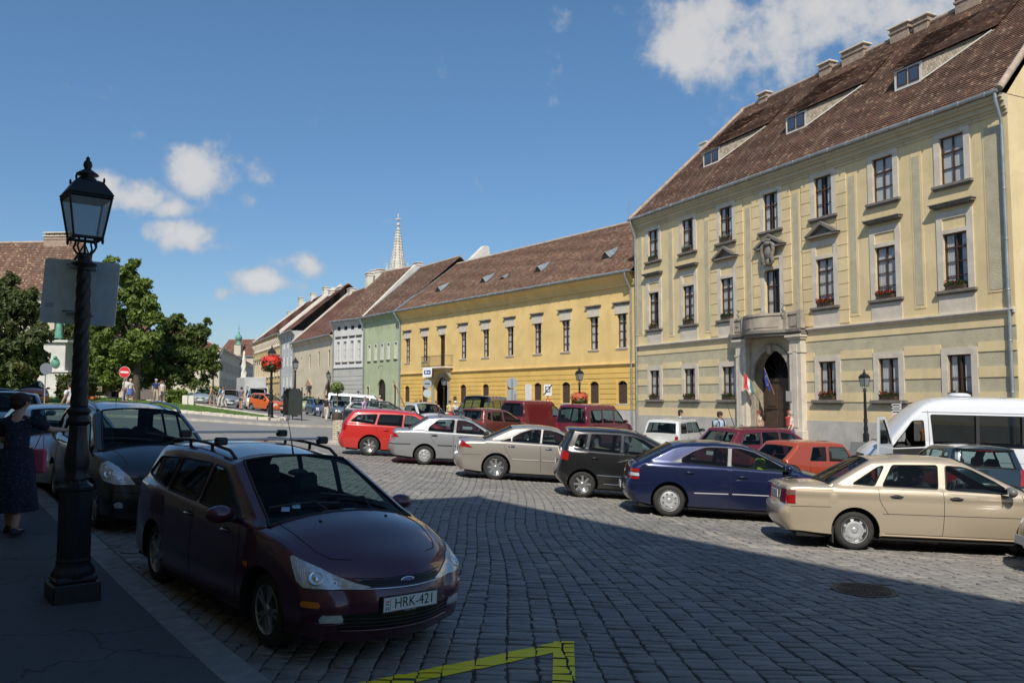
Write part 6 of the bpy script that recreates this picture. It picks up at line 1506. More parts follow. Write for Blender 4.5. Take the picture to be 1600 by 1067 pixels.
loc,n=fc.cast((2.62-fc.X0,0,4),(0,0,-1)); mb=MB(); mb.ball(loc+Vector((-.10,0,-.10)),(.03,.11,.035)); mb.build('rear_view_mirror',trim_m,fc.root)
for sg in (1,-1):
    loc,n=fc.cast((3.62-fc.X0,sg*.33,4),(0,0,-1)); mb=MB(); mb.ball(loc+n*.004,(.02,.014,.008),8,5); mb.build('washer_jet',trim_m,fc.root)
c_front=None
sp=SP['estate']
def solve_by_two(car,pf,pr,side='R'):
    "near-side front and rear wheel ground points given as (px,Y)"
    a=gp(pf[0],0,pf[1]);b=gp(pr[0],0,pr[1]); yaw=math.atan2(a.y-b.y,a.x-b.x); return by_wheel(car,pr[0],pr[1],yaw,side,'rear')
solve_by_two(fc,(421,6.78),(252,8.85))
# --- dark grey people carrier behind it
mg=paint('graphite_paint',(.016,.019,.025),.4,rough=.35,dust=.05)
c=Car(SP['mpv'],'people_carrier','dark grey people carrier with silver roof rails parked behind the burgundy estate','car',mg,1.0)
for pts in ([(1.05,1.07),(1.1,.6)],[(1.97,1.05),(2.0,.3)],[(3.14,1.02),(3.16,.3)]): c.line(pts,'side',.0035,seam,'panel_gap')
mirror(c,3.0,1.08,mg,size=1.15)
lamp_set(c,[(-.30,.66),(-.08,.655),(.12,.70),(.24,.80),(.26,.90),(.18,.93),(.0,.87),(-.20,.76)],42,(c.L/2-.42,.56),((.06,.79,.07),(-.12,.72,.05),(.17,.86,.035)),step=.025)
c.patch([(-.42,.66),(.42,.66),(.48,.72),(.40,.78),(-.40,.78),(-.48,.72)],'front','grille',grl,off=.006,step=.04)
for z in (.69,.72,.75): c.line([(-.42,z),(.42,z)],'front',.007,mat('grey_grille_bar',(.10,.11,.12),.35,.6),'grille_bar',both=False,flat=.01)
c.patch([(-.55,.30),(.55,.30),(.5,.44),(-.5,.44)],'front','lower_intake',grl,off=.005,step=.05)
c.patch([(.60,.36),(.68,.36),(.70,.41),(.65,.44),(.60,.42)],'front','fog_lamp',clearl,off=.012,both=True,step=.03)
plate(c,'front',.52); c.line([(-.7,.56),(0,.555),(.7,.56)],'front',.006,seam,'panel_gap',both=False)
c.line([(3.5,.60),(4.0,.52)],'top',.004,seam,'panel_gap')
for sg in (1,-1):
    P=[]
    for q in range(13):
        t=q/12; x=.55+t*1.85; loc,n=c.cast((x-c.X0,.60,4),(0,0,-1)); P.append(Vector((loc.x,sg*loc.y,loc.z+.065*min(1,math.sin(math.pi*t)*3.5))))
    mb=MB(); mb.tube(P,[.03 if q in (0,12) else .02 for q in range(13)],8); mb.build('roof_rail',alloy,c.root)
for (a,b_) in (((3.38,.6),(3.2,-.1)),((3.40,-.05),(3.22,-.66))):
    P=[]
    for q in range(7):
        t=q/6; loc,n=c.cast((a[0]+(b_[0]-a[0])*t-c.X0,a[1]+(b_[1]-a[1])*t,4),(0,0,-1)); P.append(loc+n*.02)
    mb=MB(); mb.tube(P,.010,5); mb.build('wiper',trim_m,c.root)
loc,n=c.cast((.9-c.X0,0,4),(0,0,-1)); mb=MB(); mb.tube([loc,loc+Vector((-.12,0,.35))],[.008,.003],5); mb.build('aerial',trim_m,c.root)
mpv=c; KY=math.atan2(-.812,.584)
by_wheel(c,150,11.4,KY+R(3),'R','front')
# --- beige saloon on the right
bei=paint('champagne_paint',(.55,.46,.34),.4,rough=.34,dust=.08)
c=Car(SP['nexia'],'saloon_car','champagne beige saloon parked side on at the right, nearest of the row of parked cars','car',bei,1.15)
for pts in ([(1.38,.93),(1.38,.76),(1.42,.66),(1.50,.54)],[(2.27,.91),(2.27,.60),(2.24,.26)],[(3.33,.88),(3.37,.7),(3.34,.26)],[(.08,.60),(.70,.615)],[(3.9,.70),(4.3,.66)],[(1.45,.26),(3.3,.26)]): c.line(pts,'side',.004,seam,'panel_gap')
c.line([(1.42,.545),(3.30,.56)],'side',.004,seam,'panel_gap'); c.line([(1.35,.235),(3.25,.235)],'side',.016,mat('beige_sill',(.38,.30,.21),.4),'sill_trim',flat=-.004)
handle(c,1.62,.80,trim_m); handle(c,2.44,.80,trim_m); mirror(c,3.13,.93,mat('grey_mirror',(.16,.15,.14),.4),size=1.05)
for v,p,m in (('side',[(.085,.64),(.20,.64),(.20,.76),(.085,.76)],redl),('side',[(.085,.765),(.20,.765),(.20,.84),(.085,.84)],mat('smoked_lamp',(.16,.09,.08),.15,coat=1)),('rear',[(.42,.64),(.72,.64),(.72,.84),(.42,.84)],redl)): c.patch(p,v,'tail_lamp',m,both=True,off=.008)
c.patch([(p0*.075+.74,p1*.075+.74) for p0,p1 in [(math.cos(a),math.sin(a)) for a in np.linspace(0,2*math.pi,17)[:-1]]],'side','fuel_flap',bei,off=.003,step=.05,both=True)
c.patch([(3.62,.60),(3.65,.60),(3.65,.63),(3.62,.63)],'side','side_indicator',redl,off=.008,both=True)
for x in (.72,3.22):
    mb=MB(); 
    for sg in (1,-1): y=float(c.sideY([(x,.3)])[0]); mb.box((x-c.X0-.012,sg*(y-.16),.10),(x-c.X0+.012,sg*(y+.0),.34),bev=.004)
    mb.build('mud_flap',trim_m,c.root)
mb=MB(); loc,n=c.cast((.5-c.X0,0,4),(0,0,-1))
plate(c,'rear',.74); plate(c,'front',.42)
c.patch([(.40,.62),(.70,.62),(.70,.72),(.40,.72)],'front','headlight',clearl,both=True,off=.008)
by_wheel(c,1330,12.25,R(-8),'R','rear')
# --- dark blue hatchback
blu=paint('dark_blue_paint',(.008,.016,.068),.45,rough=.3,dust=.05)
c=Car(SP['brava'],'hatchback','dark blue five door hatchback parked between the black hatchback and the beige saloon','car',blu,1.15)
for pts in ([(.98,1.0),(.96,.80),(1.05,.62),(1.18,.52)],[(1.885,.96),(1.90,.6),(1.88,.26)],[(3.02,.93),(3.08,.7),(3.05,.28)],[(.05,.57),(.42,.60)],[(.30,.96),(.2,.80)]): c.line(pts,'side',.004,seam,'panel_gap')
c.line([(1.24,.46),(1.86,.475)],'side',.013,mat('pale_moulding',(.36,.37,.40),.4),'side_moulding'); c.line([(1.93,.477),(3.0,.49)],'side',.013,mat('pale_moulding',(.36,.37,.40),.4),'side_moulding')
handle(c,1.15,.83,blu); handle(c,2.12,.80,blu); mirror(c,2.92,1.0,blu,size=1.05)
# black pillar panels beside the side windows
grp=mat('grey_pillar',(.22,.22,.22),.45,coat=.3)
c.patch([(1.845,.985),(1.915,.98),(1.945,1.30),(1.875,1.305)],'side','door_pillar',grp,both=True,off=.004,step=.05); c.patch([(.84,1.01),(1.0,1.0),(1.0,1.08),(.93,1.04)],'side','pillar_panel',grp,both=True,off=.004,step=.03)
c.line([(.80,1.0),(1.05,1.12),(1.35,1.29),(1.6,1.325),(2.1,1.325),(2.35,1.27),(3.02,.94)],'side',.007,grp,'window_chrome')
for z0,z1,m in ((.66,.70,redl),(.715,.775,clearl),(.79,.85,redl)): c.patch([(.075,z0),(.23,z0),(.225,z1),(.085,z1)],'side','tail_lamp',m,both=True,off=.008,step=.03); c.patch([(.50,z0),(.76,z0),(.76,z1),(.50,z1)],'rear','tail_lamp',m,both=True,off=.008,step=.04)
plate(c,'rear',.50)
# yellow safety vest on the seat
mb=MB(); mb.box((2.45-c.X0,-.52,.88),(2.60-c.X0,-.30,1.14),bev=.03,M=Matrix.Rotation(R(0),4,'Y')); mb.build('safety_vest',mat('fluorescent_yellow',(.65,.85,.05),.7),c.root)
by_wheel(c,1043,15.4,R(-4),'R','rear')
# --- black small hatchback
bla=paint('black_paint',(.012,.013,.014),.2,rough=.28,dust=.06)
c=Car(SP['yaris'],'small_hatchback','small black hatchback parked between the champagne silver saloon and the dark blue hatchback','car',bla,1.1)
for pts in ([(.62,1.03),(.66,.8),(.82,.62)],[(1.38,.98),(1.40,.3)],[(2.46,.95),(2.5,.3)]): c.line(pts,'side',.004,seam,'panel_gap')
c.line([(.86,.50),(2.4,.47)],'side',.012,chrome,'side_moulding'); c.line([(1.0,.32),(2.4,.30)],'side',.010,chrome,'sill_trim')
handle(c,.80,.86,bla); handle(c,1.62,.84,bla); mirror(c,2.4,1.02,bla)
c.patch([(.07,.80),(.22,.78),(.24,.92),(.14,1.0),(.08,.99)],'side','tail_lamp',redl,both=True,off=.008,step=.03); c.patch([(.56,.80),(.74,.80),(.70,1.0),(.60,1.0)],'rear','tail_lamp',redl,both=True,off=.008,step=.04)
plate(c,'rear',.72); by_wheel(c,908,17.9,R(0),'R','rear')
# --- champagne silver saloon
sil=paint('silver_beige_paint',(.42,.39,.34),.55,rough=.33,dust=.05)
c=Car(SP['merc'],'executive_saloon','champagne silver saloon with arched roof parked left of the small black hatchback','car',sil,1.1)
for pts in ([(1.24,.98),(1.22,.85),(1.32,.66),(1.45,.5)],[(2.14,.97),(2.17,.25)],[(3.28,.94),(3.33,.27)],[(.06,.60),(.66,.62)]): c.line(pts,'side',.004,seam,'panel_gap')
c.line([(1.42,.54),(2.13,.545)],'side',.014,mat('bright_moulding',(.5,.45,.42),.3,.5),'side_moulding'); c.line([(2.2,.546),(3.3,.555)],'side',.014,mat('bright_moulding',(.5,.45,.42),.3,.5),'side_moulding')
c.line([(1.05,.985),(1.35,1.10),(1.62,1.235),(1.9,1.33),(2.2,1.34),(2.45,1.325),(2.7,1.24),(3.27,.94),(1.05,.985)],'side',.006,chrome,'window_chrome')
handle(c,1.40,.87,chrome); handle(c,2.36,.85,chrome); mirror(c,3.12,1.0,sil)
c.patch([(.065,.80),(.42,.78),(.22,.90),(.14,.96),(.10,.94)],'side','tail_lamp',redl,both=True,off=.008,step=.03); c.patch([(.45,.74),(.72,.76),(.70,.92),(.50,.90)],'rear','tail_lamp',redl,both=True,off=.008,step=.04)
c.patch(round_poly([(.74,.72),(.94,.72),(.94,.88),(.74,.88)],.03),'side','fuel_flap',sil,off=.003,step=.05,both=True)
plate(c,'rear',.72); by_wheel(c,773,21.0,R(5),'R','rear')
# --- silver saloon with roof bars
sl2=paint('silver_paint',(.38,.39,.40),.55,rough=.35,dust=.05)
c=Car(SP['albea'],'saloon_car','silver saloon with black roof bars parked between the red estate and the champagne silver saloon','car',sl2,1.0)
for pts in ([(1.2,1.0),(1.22,.8),(1.36,.62)],[(1.885,.98),(1.90,.28)],[(3.0,.95),(3.05,.28)]): c.line(pts,'side',.004,seam,'panel_gap')
c.line([(.02,.585),(.62,.60)],'side',.016,trim_m,'side_moulding'); c.line([(1.42,.60),(1.86,.60)],'side',.018,trim_m,'side_moulding'); c.line([(1.93,.60),(2.95,.60)],'side',.018,trim_m,'side_moulding')
handle(c,1.32,.88,trim_m); handle(c,2.12,.86,trim_m); mirror(c,2.85,1.02,trim_m)
c.patch([(1.865,.995),(1.955,.99),(1.98,1.355),(1.90,1.36)],'side','door_pillar',grp,both=True,off=.004,step=.05)
c.patch([(.065,.78),(.28,.79),(.20,.88),(.10,.91)],'side','tail_lamp',redl,both=True,off=.008,step=.03); c.patch([(.52,.76),(.74,.76),(.72,.92),(.55,.92)],'rear','tail_lamp',redl,both=True,off=.008,step=.04)
for xb in (1.45,2.15):
    loc,n=c.cast((xb-c.X0,0,4),(0,0,-1)); z=loc.z+.09; mb=MB(); mb.box((xb-c.X0-.025,-.62,z-.012),(xb-c.X0+.025,.62,z+.012)); o=mb.build('roof_bar',trim_m,c.root)
    for sg in (1,-1): mb=MB(); mb.box((xb-c.X0-.03,sg*.52,z-.12),(xb-c.X0+.03,sg*.6,z+.0)); mb.build('roof_bar_foot',alloy,o)
for y in (-.25,-.1,.05,.2): mb=MB(); mb.box((1.4-c.X0,y,z+.012),(2.25-c.X0,y+.04,z+.03)); mb.build('rack_slat',trim_m,c.root)
plate(c,'rear',.74); by_wheel(c,662,24.4,R(7),'R','rear')
# --- red estate
red=paint('bright_red_paint',(.52,.022,.018),.0,rough=.35,dust=.05)
c=Car(SP['focus2'],'estate_car','bright red estate car at the far left end of the row of parked cars','car',red,1.0)
for pts in ([(1.16,.99),(1.22,.75),(1.30,.55)],[(2.03,.98),(2.06,.3)],[(3.10,.95),(3.12,.3)]): c.line(pts,'side',.004,seam,'panel_gap')
c.line([(1.4,.56),(3.0,.56)],'side',.016,red,'side_moulding'); handle(c,1.5,.84,red); handle(c,2.3,.83,red); mirror(c,2.95,1.0,red)
c.patch([(.10,.78),(.22,.80),(.26,1.05),(.17,1.12),(.12,1.0)],'side','tail_lamp',redl,both=True,off=.008,step=.03)
plate(c,'rear',.72); by_wheel(c,576,26.5,R(9),'R','rear')
# ================================================================ MORE VEHICLES
SD=math.atan2(.8,-.6)        # heading of the street, away from the viewer
def vehicle(sp,name,label,cat,col,px,Y,yaw,lod=.55,group=None,met=.1,near=True,doors=True,ov=None,tail=True,head=True,mir=True,trim=None):
    pt=paint('paint_%d_%d_%d'%tuple(int(c*255) for c in col),col,met,dust=.08); d=dict(SP[sp]); d.update(ov or {}); c=Car(d,name,label,cat,pt,lod,group); L=d['L']; b=d['belt'][0]; W=d['W']
    if doors:
        for w in d['win'][:2]: x=w[0][0]-.04; c.line([(x,b),(x+.01,.30)],'side',.006,seam,'panel_gap',step=.12)
    if tail: c.patch([(W*.34,b-.28),(W*.44,b-.28),(W*.43,b-.04),(W*.36,b-.04)],'rear','tail_lamp',redl,both=True,off=.012,step=.06)
    if head: c.patch([(W*.26,.58),(W*.43,.60),(W*.42,.74),(W*.27,.72)],'front','headlight',clearl,both=True,off=.014,step=.06); c.patch([(-W*.22,.56),(W*.22,.56),(W*.22,.66),(-W*.22,.66)],'front','grille',grl,off=.012,step=.08)
    if mir: w=d['win'][0]; mirror(c,w[1][0]-.15,w[1][1]+.08,trim or pt)
    plate(c,'rear',.62 if sp in('van','kangoo','kombi') else .70); plate(c,'front',.42)
    p=gp(px,0,Y); place(c.root,p.x,p.y,yaw); return c
P90=SD-math.pi/2             # nose towards the houses
c=vehicle('clio','small_hatchback','dark blue green hatchback seen from behind, between the beige saloon and the white minibus','car',(.02,.035,.045),1462,18.6,R(82),.8,met=.4,tail=False)
c.patch([(.56,.72),(.76,.72),(.74,1.0),(.62,1.06)],'rear','tail_lamp',redl,both=True,off=.010,step=.04); c.patch([(.06,.74),(.22,.76),(.20,1.0),(.12,1.04)],'side','tail_lamp',redl,both=True,off=.008,step=.04)
c.patch([(-.18,1.375),(.18,1.375),(.18,1.40),(-.18,1.40)],'rear','brake_lamp',redl,off=.012,step=.05)
c=vehicle('lada','old_hatchback','small boxy orange hatchback seen from its rear right corner beside the minibus door','car',(.38,.06,.02),1256,20.8,R(26),.8,tail=True,trim=trim_m)
c=vehicle('wagon2','estate_car','dark red estate car behind the small orange hatchback, nose towards the palace gate','car',(.16,.012,.02),1180,26.0,R(30),.8,met=.3)
loc,n=c.cast((.9-c.X0,0,4),(0,0,-1)); mb=MB(); mb.tube([loc,loc+Vector((-.35,0,.75))],[.012,.006],5); mb.build('aerial',trim_m,c.root)
c=vehicle('boxest','old_estate','old boxy white estate car seen from behind near the palace wall','car',(.62,.62,.60),1047,31.0,R(60),.7,trim=trim_m)
c=vehicle('kangoo','delivery_van','dark red box van with two rear window doors, left of its purple red lookalike','van',(.15,.010,.012),836,39.5,R(52),.7,trim=trim_m)
for sg in (-1,1): c.patch([(sg*.08,1.10),(sg*.08,1.58),(sg*.62,1.56),(sg*.66,1.10)][::sg],'rear','rear_window',tint,off=.012,step=.1)
c=vehicle('kombi','family_van','purple red high roofed van with tall rear door windows, right of the darker box van','van',(.13,.008,.032),925,34.5,R(54),.7)
for sg in (-1,1): c.patch([(sg*.06,1.08),(sg*.06,1.60),(sg*.60,1.58),(sg*.66,1.08)][::sg],'rear','rear_window',cglass,off=.012,step=.1)
c=vehicle('van','minivan','dark grey minivan facing the viewer in front of the ochre house','van',(.03,.036,.055),755,43.5,R(-105),.7,trim=trim_m)
vehicle('hatch','hatchback','faded red brown hatchback parked in front of the dark grey minivan','car',(.15,.035,.028),778,35.0,R(52),.6)
vehicle('hatch','hatchback','white car behind the red estate, facing the viewer before the gateway','car',(.62,.62,.61),672,41,R(-65),.6)
vehicle('wagon2','estate_car','long black estate car beyond the red estate, side towards the viewer','car',(.016,.017,.02),603,49,R(8),.6)
vehicle('van','white_van','white van parked before the green house','van',(.66,.66,.65),568,60,R(8),.6)
vehicle('nexia','saloon_car','pale blue grey saloon beside the tree planter in the middle of the street','car',(.17,.22,.27),536,57,R(-62),.55,met=.4)
vehicle('hatch','hatchback','dark blue car between the pale green car and the blue grey saloon','car',(.05,.09,.16),508,74,R(-60),.5,met=.4)
vehicle('hatch','small_hatchback','small pale green car facing the viewer far down the street','car',(.34,.38,.16),492,86,R(-75),.5)
c=vehicle('hatch','compact_car','bright orange car beside the flower lamp, right of the old white van','car',(.62,.13,.03),433,70,R(-35),.55)
c=vehicle('van','old_van','old white passenger van facing the viewer left of the orange car','van',(.60,.60,.58),411,76,R(-70),.55)
vehicle('mpv','people_carrier','silver grey people carrier left of the old white van','car',(.26,.29,.31),374,78,R(-72),.5,met=.4)
for k,(px,Y,col,yw,lb) in enumerate(((335,86,(.30,.36,.40),-80,'pale blue hatchback behind the walking couple at the end of the lawn'),(322,98,(.04,.04,.05),-60,'black car parked behind the pale stone slabs on the lawn edge'),(352,100,(.45,.45,.44),-75,'pale grey car in the distant row behind the walking couple'),(388,112,(.1,.11,.13),-75,'dark grey car at the far end of the distant row'),(466,95,(.03,.03,.035),-60,'black car half hidden behind the dark notice stand'),(300,104,(.5,.52,.5),-50,'white car under the trees at the far end of the lawn'))):
    vehicle('hatch' if k%2 else 'mpv','parked_car',lb,'car',col,px,Y,R(yw),.45,met=.3,group='cars parked far down the street')
c=vehicle('hatch','small_car','orange car parked by the monument at the far left','car',(.60,.12,.02),72,52,R(-50),.6)
vehicle('wagon2','estate_car','dark blue estate car at the left edge beyond the woman','car',(.03,.05,.08),12,27,KY+R(10),.6,met=.4)
vehicle('hatch','hatchback','silver blue car close behind the head of the woman','car',(.16,.22,.28),38,20.3,KY+R(-5),.8,met=.5)
c=vehicle('brava','hatchback','white car parked between the woman and the lamp post','car',(.60,.62,.62),118,15.6,KY+R(4),.8,head=False)
lamp_set(c,[(-.25,.58),(-.05,.57),(.12,.62),(.16,.70),(.0,.72),(-.2,.66)],40,(c.L/2-.42,.52),((.0,.65,.05),),step=.03)
# dark car nosing in at the right edge
c=Car(dict(SP['brava']),'dark_hatchback','dark green grey car cut off by the right edge, its nose beside the beige saloon','car',paint('dark_green_grey_paint',(.05,.055,.05),.4),.9)
c.patch([(-.12,.56),(.20,.58),(.20,.70),(-.05,.70)],(35,0,(c.L/2-.42,.55,0)),'headlight',clearl,both=True,off=.012,step=.03); plate(c,'front',.40)
p=gp(1850,0,10.3); place(c.root,p.x,p.y,R(168))
q=gp(407,0,88); o=root('box_truck','pale box truck standing behind the old white van','truck',(q.x,q.y,q.z),R(-60))
mb=MB(); mb.box((-2.6,-1.1,.7),(1.6,1.1,3.1),bev=.04); mb.build('box_body',mat('truck_box_pale',(.50,.51,.49),.6,noise=(1,.1)),o)
mb=MB(); mb.prism([(1.65,.5),(3.2,.5),(3.25,1.2),(3.0,2.1),(1.65,2.25)],-.95,.95); mb.build('cab',mat('truck_cab',(.45,.46,.46),.4),o); mb=MB(); mb.box((3.08,-.8,1.25),(3.2,.8,1.95)); mb.build('windscreen',tint,o)
for x in (-1.5,2.4):
    for sg in (-1,1): mb=MB(Matrix.Translation((x,sg*.95,.42))@Matrix.Rotation(R(90),4,'X')); mb.lathe([(.2,-.12),(.42,-.12),(.42,.12),(.2,.12)],20); mb.build('wheel',tyre_m,o)
q=gp(394,0,112); o=root('street_sculpture','white carved sculpture on a slim pedestal before the ornate house','sculpture',(q.x,q.y,q.z)); mb=MB(); mb.box((-.5,-.5,-.2),(.5,.5,3.4),bev=.05); mb.box((-.6,-.6,3.4),(.6,.6,3.7)); mb.build('pedestal',whitep,o)
mb=MB()
mb.lathe([(.5,3.7),(.42,4.2),(.30,4.5),(.38,5.0),(.26,5.4),(.34,5.9),(.22,6.4),(.28,6.9),(.12,7.4),(.14,7.7),(.05,8.0)],14,lobes=(3,.25),twist=1.3)
mb.build('figures',whitep,o)
# ---------------------------------------------------------------- white minibus with its passenger-side door open
wb_=paint('minibus_white',(.66,.68,.70),.0,dust=.05)
d=dict(SP['bus']); c=Car(d,'minibus','white high roof minibus with long black windows and its front door standing open','minibus',wb_,.9)
c.patch([(.08,1.30),(4.10,1.30),(4.10,2.12),(.12,2.12)],'side','window_band',mat('black_glass_band',(.01,.01,.012),.08,coat=1),both=False,off=-.03,step=.3) if False else None
for z in (.62,.95): c.line([(.1,z),(3.4,z)],'side',.009,mat('grey_body_line',(.32,.34,.35),.4),'body_line',step=.3)
for x in (3.28,): c.line([(x,.4),(x,2.2)],'side',.006,seam,'panel_gap',step=.3)
c.line([(.05,2.17),(3.42,2.17),(3.7,2.05)],'side',.012,mat('grey_body_line',(.32,.34,.35),.4),'roof_seam',step=.2)
for xa in (1.0,3.93):
    P=[(xa+.44*math.cos(a),.34+.44*math.sin(a)) for a in np.linspace(.05,math.pi-.05,18)]; c.line(P,'side',.045,trim_m,'arch_trim')
c.patch([(.55,.85),(.82,.9),(.80,1.12),(.60,1.02)],'front','headlight',clearl,both=True,off=.012,step=.05); c.patch([(-.45,.88),(.45,.88),(.45,1.02),(-.45,1.02)],'front','grille',grl,off=.012,step=.08)
mb=MB(); 
loc,n=c.cast((2.3-c.X0,0,5),(0,0,-1)); mb.lathe([(.28,0),(.27,.05),(.18,.09),(.001,.10)],20,M=Matrix.Translation(loc)); mb.build('roof_vent',wb_,c.root)
# far side door standing open in front of the bonnet, and the near mirror
def open_door(y,ang,sg):
    x0=4.20; M=Matrix.Translation((x0-c.X0,sg*(c.W/2-.03),0))@Matrix.Rotation(R(ang)*sg,4,'Z')
    prof=[(-.05,.45),(-.95,.45),(-.98,1.30),(-.62,1.92),(-.55,2.0),(-.30,2.02),(-.02,1.98),(-.0,1.2)]
    prof=[(0,.45),(-.92,.45),(-.95,1.32),(-.95,2.02),(-.55,2.04),(-.30,1.75),(0,1.30)]
    hole=[(-.10,1.34),(-.88,1.36),(-.88,1.95),(-.58,1.96),(-.36,1.72)]
    v,T,rg=cdt(prof,[hole]); mb=MB(M)
    for y_,m_ in ((0,0),(-.05*sg,0)): mb.add([(p[0],y_,p[1]) for p in v],[tuple(t) for t,g in zip(T,rg) if g==0],m_)
    n=len(prof); mb.add([(p[0],0,p[1]) for p in prof]+[(p[0],-.05*sg,p[1]) for p in prof],[(i,(i+1)%n,n+(i+1)%n,n+i) for i in range(n)],0)
    mb.box((-.85,-.05*sg,.6),(-.12,-.10*sg,1.1),1,bev=.02); mb.box((-.80,-.10*sg,1.0),(-.3,-.15*sg,1.06),1,bev=.02)
    o=mb.build('front_door',[mat('door_white',(.62,.64,.66),.3,coat=.6),trim_m],c.root); g=MB(M); g.add([(p[0],-.02*sg,p[1]) for p in hole],[tuple(range(5))]); g.build('door_window',cglass,o)
    mb=MB(M); mb.box((-.02,.04*sg,1.35),(-.16,.30*sg,1.68),bev=.03); mb.build('door_mirror',trim_m,o)
open_door(0,0,1) if False else None
c.patch([(3.36,.55),(4.22,.55),(4.22,1.20),(3.36,1.26)],'side','doorway',dark,both=False,off=.006,step=.15); open_door(0,-122,1)
p=gp(1620,0,21.5)
by_wheel(c,1604,20.6,R(168),'L','rear')
mb=MB()
for x in (1.1,2.15): mb.box((x-c.X0-.04,.80,1.3),(x-c.X0+.04,.93,2.1))
mb.build('window_post',trim_m,c.root)
# ================================================================ STREET FURNITURE
iron_b=mat('black_painted_iron',(.014,.015,.018),.42,.2,noise=(12,.3),bump=(70,.3,.004),noise2=(4,(.045,.035,.03),.35))
opal=glass('frosted_lantern_glass',(.50,.56,.58),.30,.35,1.45)
MATS['frosted_lantern_glass'].node_tree.nodes['Diffuse BSDF'].inputs[0].default_value=(.50,.56,.58,1)
def lantern(rt,z0,s=1.0):
    mb=MB(Matrix.Translation((0,0,z0))@Matrix.Rotation(math.pi/4,4,'Z')); h=.42*s; a,b=.135*s*1.414,.198*s*1.414
    for k in range(4):
        q=math.pi/2*k; p0=Vector((a*math.cos(q),a*math.sin(q),0)); p1=Vector((b*math.cos(q),b*math.sin(q),h)); mb.tube([p0,p1],.013*s,4)
        q2=q+math.pi/2; p2=Vector((a*math.cos(q2),a*math.sin(q2),0)); p3=Vector((b*math.cos(q2),b*math.sin(q2),h)); mb.tube([p0,p2],.017*s,4); mb.tube([p1,p3],.018*s,4); mb.tube([p1+Vector((0,0,.03*s)),p3+Vector((0,0,.03*s))],.022*s,4)
        mb.ball((p1.x*.66,p1.y*.66,h+.185*s),(.012*s,.012*s,.032*s),6,5); mb.ball((p0.x,p0.y,-.03*s),(.015*s,.015*s,.035*s),6,4)
    mb.lathe([(b*1.07,h+.015*s),(b*1.02,h+.05*s),(b*.66,h+.165*s),(b*.60,h+.175*s),(b*.42,h+.19*s)],4,smooth=False)
    mb.lathe([(.10*s,h+.18*s),(.085*s,h+.215*s),(.045*s,h+.225*s),(.11*s,h+.25*s),(.105*s,h+.262*s),(.05*s,h+.30*s),(.03*s,h+.315*s),(.045*s,h+.35*s),(.038*s,h+.385*s),(.018*s,h+.41*s),(.022*s,h+.425*s),(.003,h+.45*s)],16)
    o=mb.build('lantern',iron_b,rt); g=MB(Matrix.Translation((0,0,z0))@Matrix.Rotation(math.pi/4,4,'Z'))
    for k in range(4):
        q=math.pi/2*k;q2=q+math.pi/2; f=.985; g.add([(a*f*math.cos(q),a*f*math.sin(q),.01),(a*f*math.cos(q2),a*f*math.sin(q2),.01),(b*f*math.cos(q2),b*f*math.sin(q2),h-.005),(b*f*math.cos(q),b*f*math.sin(q),h-.005)],[(0,1,2,3)])
    g.build('pane',opal,o)
def lamp(label,x,y,z,s=1.0,rot=0,group=None,hi=True,plain=False):
    o=root('street_lamp',label,'street lamp',(x,y,z),rot,group); n=32 if hi else 16
    mb=MB(); mb.box((-.215*s,-.215*s,-.1),(.215*s,.215*s,.13*s),bev=.015*s); mb.box((-.19*s,-.19*s,.13*s),(.19*s,.19*s,.19*s),bev=.02*s); mb.lathe([(.205*s,.19*s),(.20*s,.23*s),(.165*s,.28*s),(.16*s,.31*s)],8 if hi else 8,smooth=False); mb.build('plinth',iron_b,o)
    mb=MB(); mb.lathe([(.16*s,.31*s),(.163*s,.34*s),(.155*s,.36*s),(.155*s,1.02*s),(.165*s,1.04*s),(.165*s,1.07*s),(.12*s,1.10*s),(.10*s,1.16*s)],8,smooth=False)
    mb.build('pedestal',iron_b,o)
    mb=MB(); mb.lathe([(.10*s,1.12*s),(.115*s,1.15*s),(.09*s,1.18*s),(.105*s,1.25*s),(.115*s,1.33*s),(.105*s,1.42*s),(.085*s,1.55*s),(.08*s,1.66*s),(.085*s,1.70*s)],n,lobes=(10,.06)); mb.lathe([(.085*s,1.68*s),(.115*s,1.71*s),(.115*s,1.74*s),(.09*s,1.77*s),(.10*s,1.80*s),(.12*s,1.83*s),(.085*s,1.87*s)],n); mb.build('baluster',iron_b,o)
    mb=MB(); mb.lathe([((.078-.016*t)*s,(1.86+1.42*t)*s) for t in np.linspace(0,1,60 if hi else 24)],n,lobes=(6,.10) if not plain else (8,.04),twist=(7.5/s if not plain else 0)); mb.build('shaft',iron_b,o)
    mb=MB(); mb.lathe([(.06*s,3.26*s),(.075*s,3.28*s),(.06*s,3.30*s),(.12*s,3.33*s),(.118*s,3.345*s),(.06*s,3.37*s),(.07*s,3.40*s),(.075*s,3.44*s),(.05*s,3.45*s)],n)
    for k in range(4):
        a=math.pi/2*k+math.pi/4; mb.tube([(r*s*math.cos(a),r*s*math.sin(a),z_*s) for r,z_ in ((.06,3.43),(.10,3.47),(.125,3.51),(.105,3.55),(.10,3.59),(.13,3.60))],.011*s,6)
    mb.tube([(0,0,3.42*s),(0,0,3.62*s)],.012*s,6); mb.build('bracket',iron_b,o)
    lantern(o,3.60*s,s); return o
p=at(113,927,7.6); LX,LY=p[0],p[1]; LZ=p[2]
lamp('tall black iron street lamp with twisted shaft and square lantern in the left foreground',LX,LY,LZ,.906,R(40))
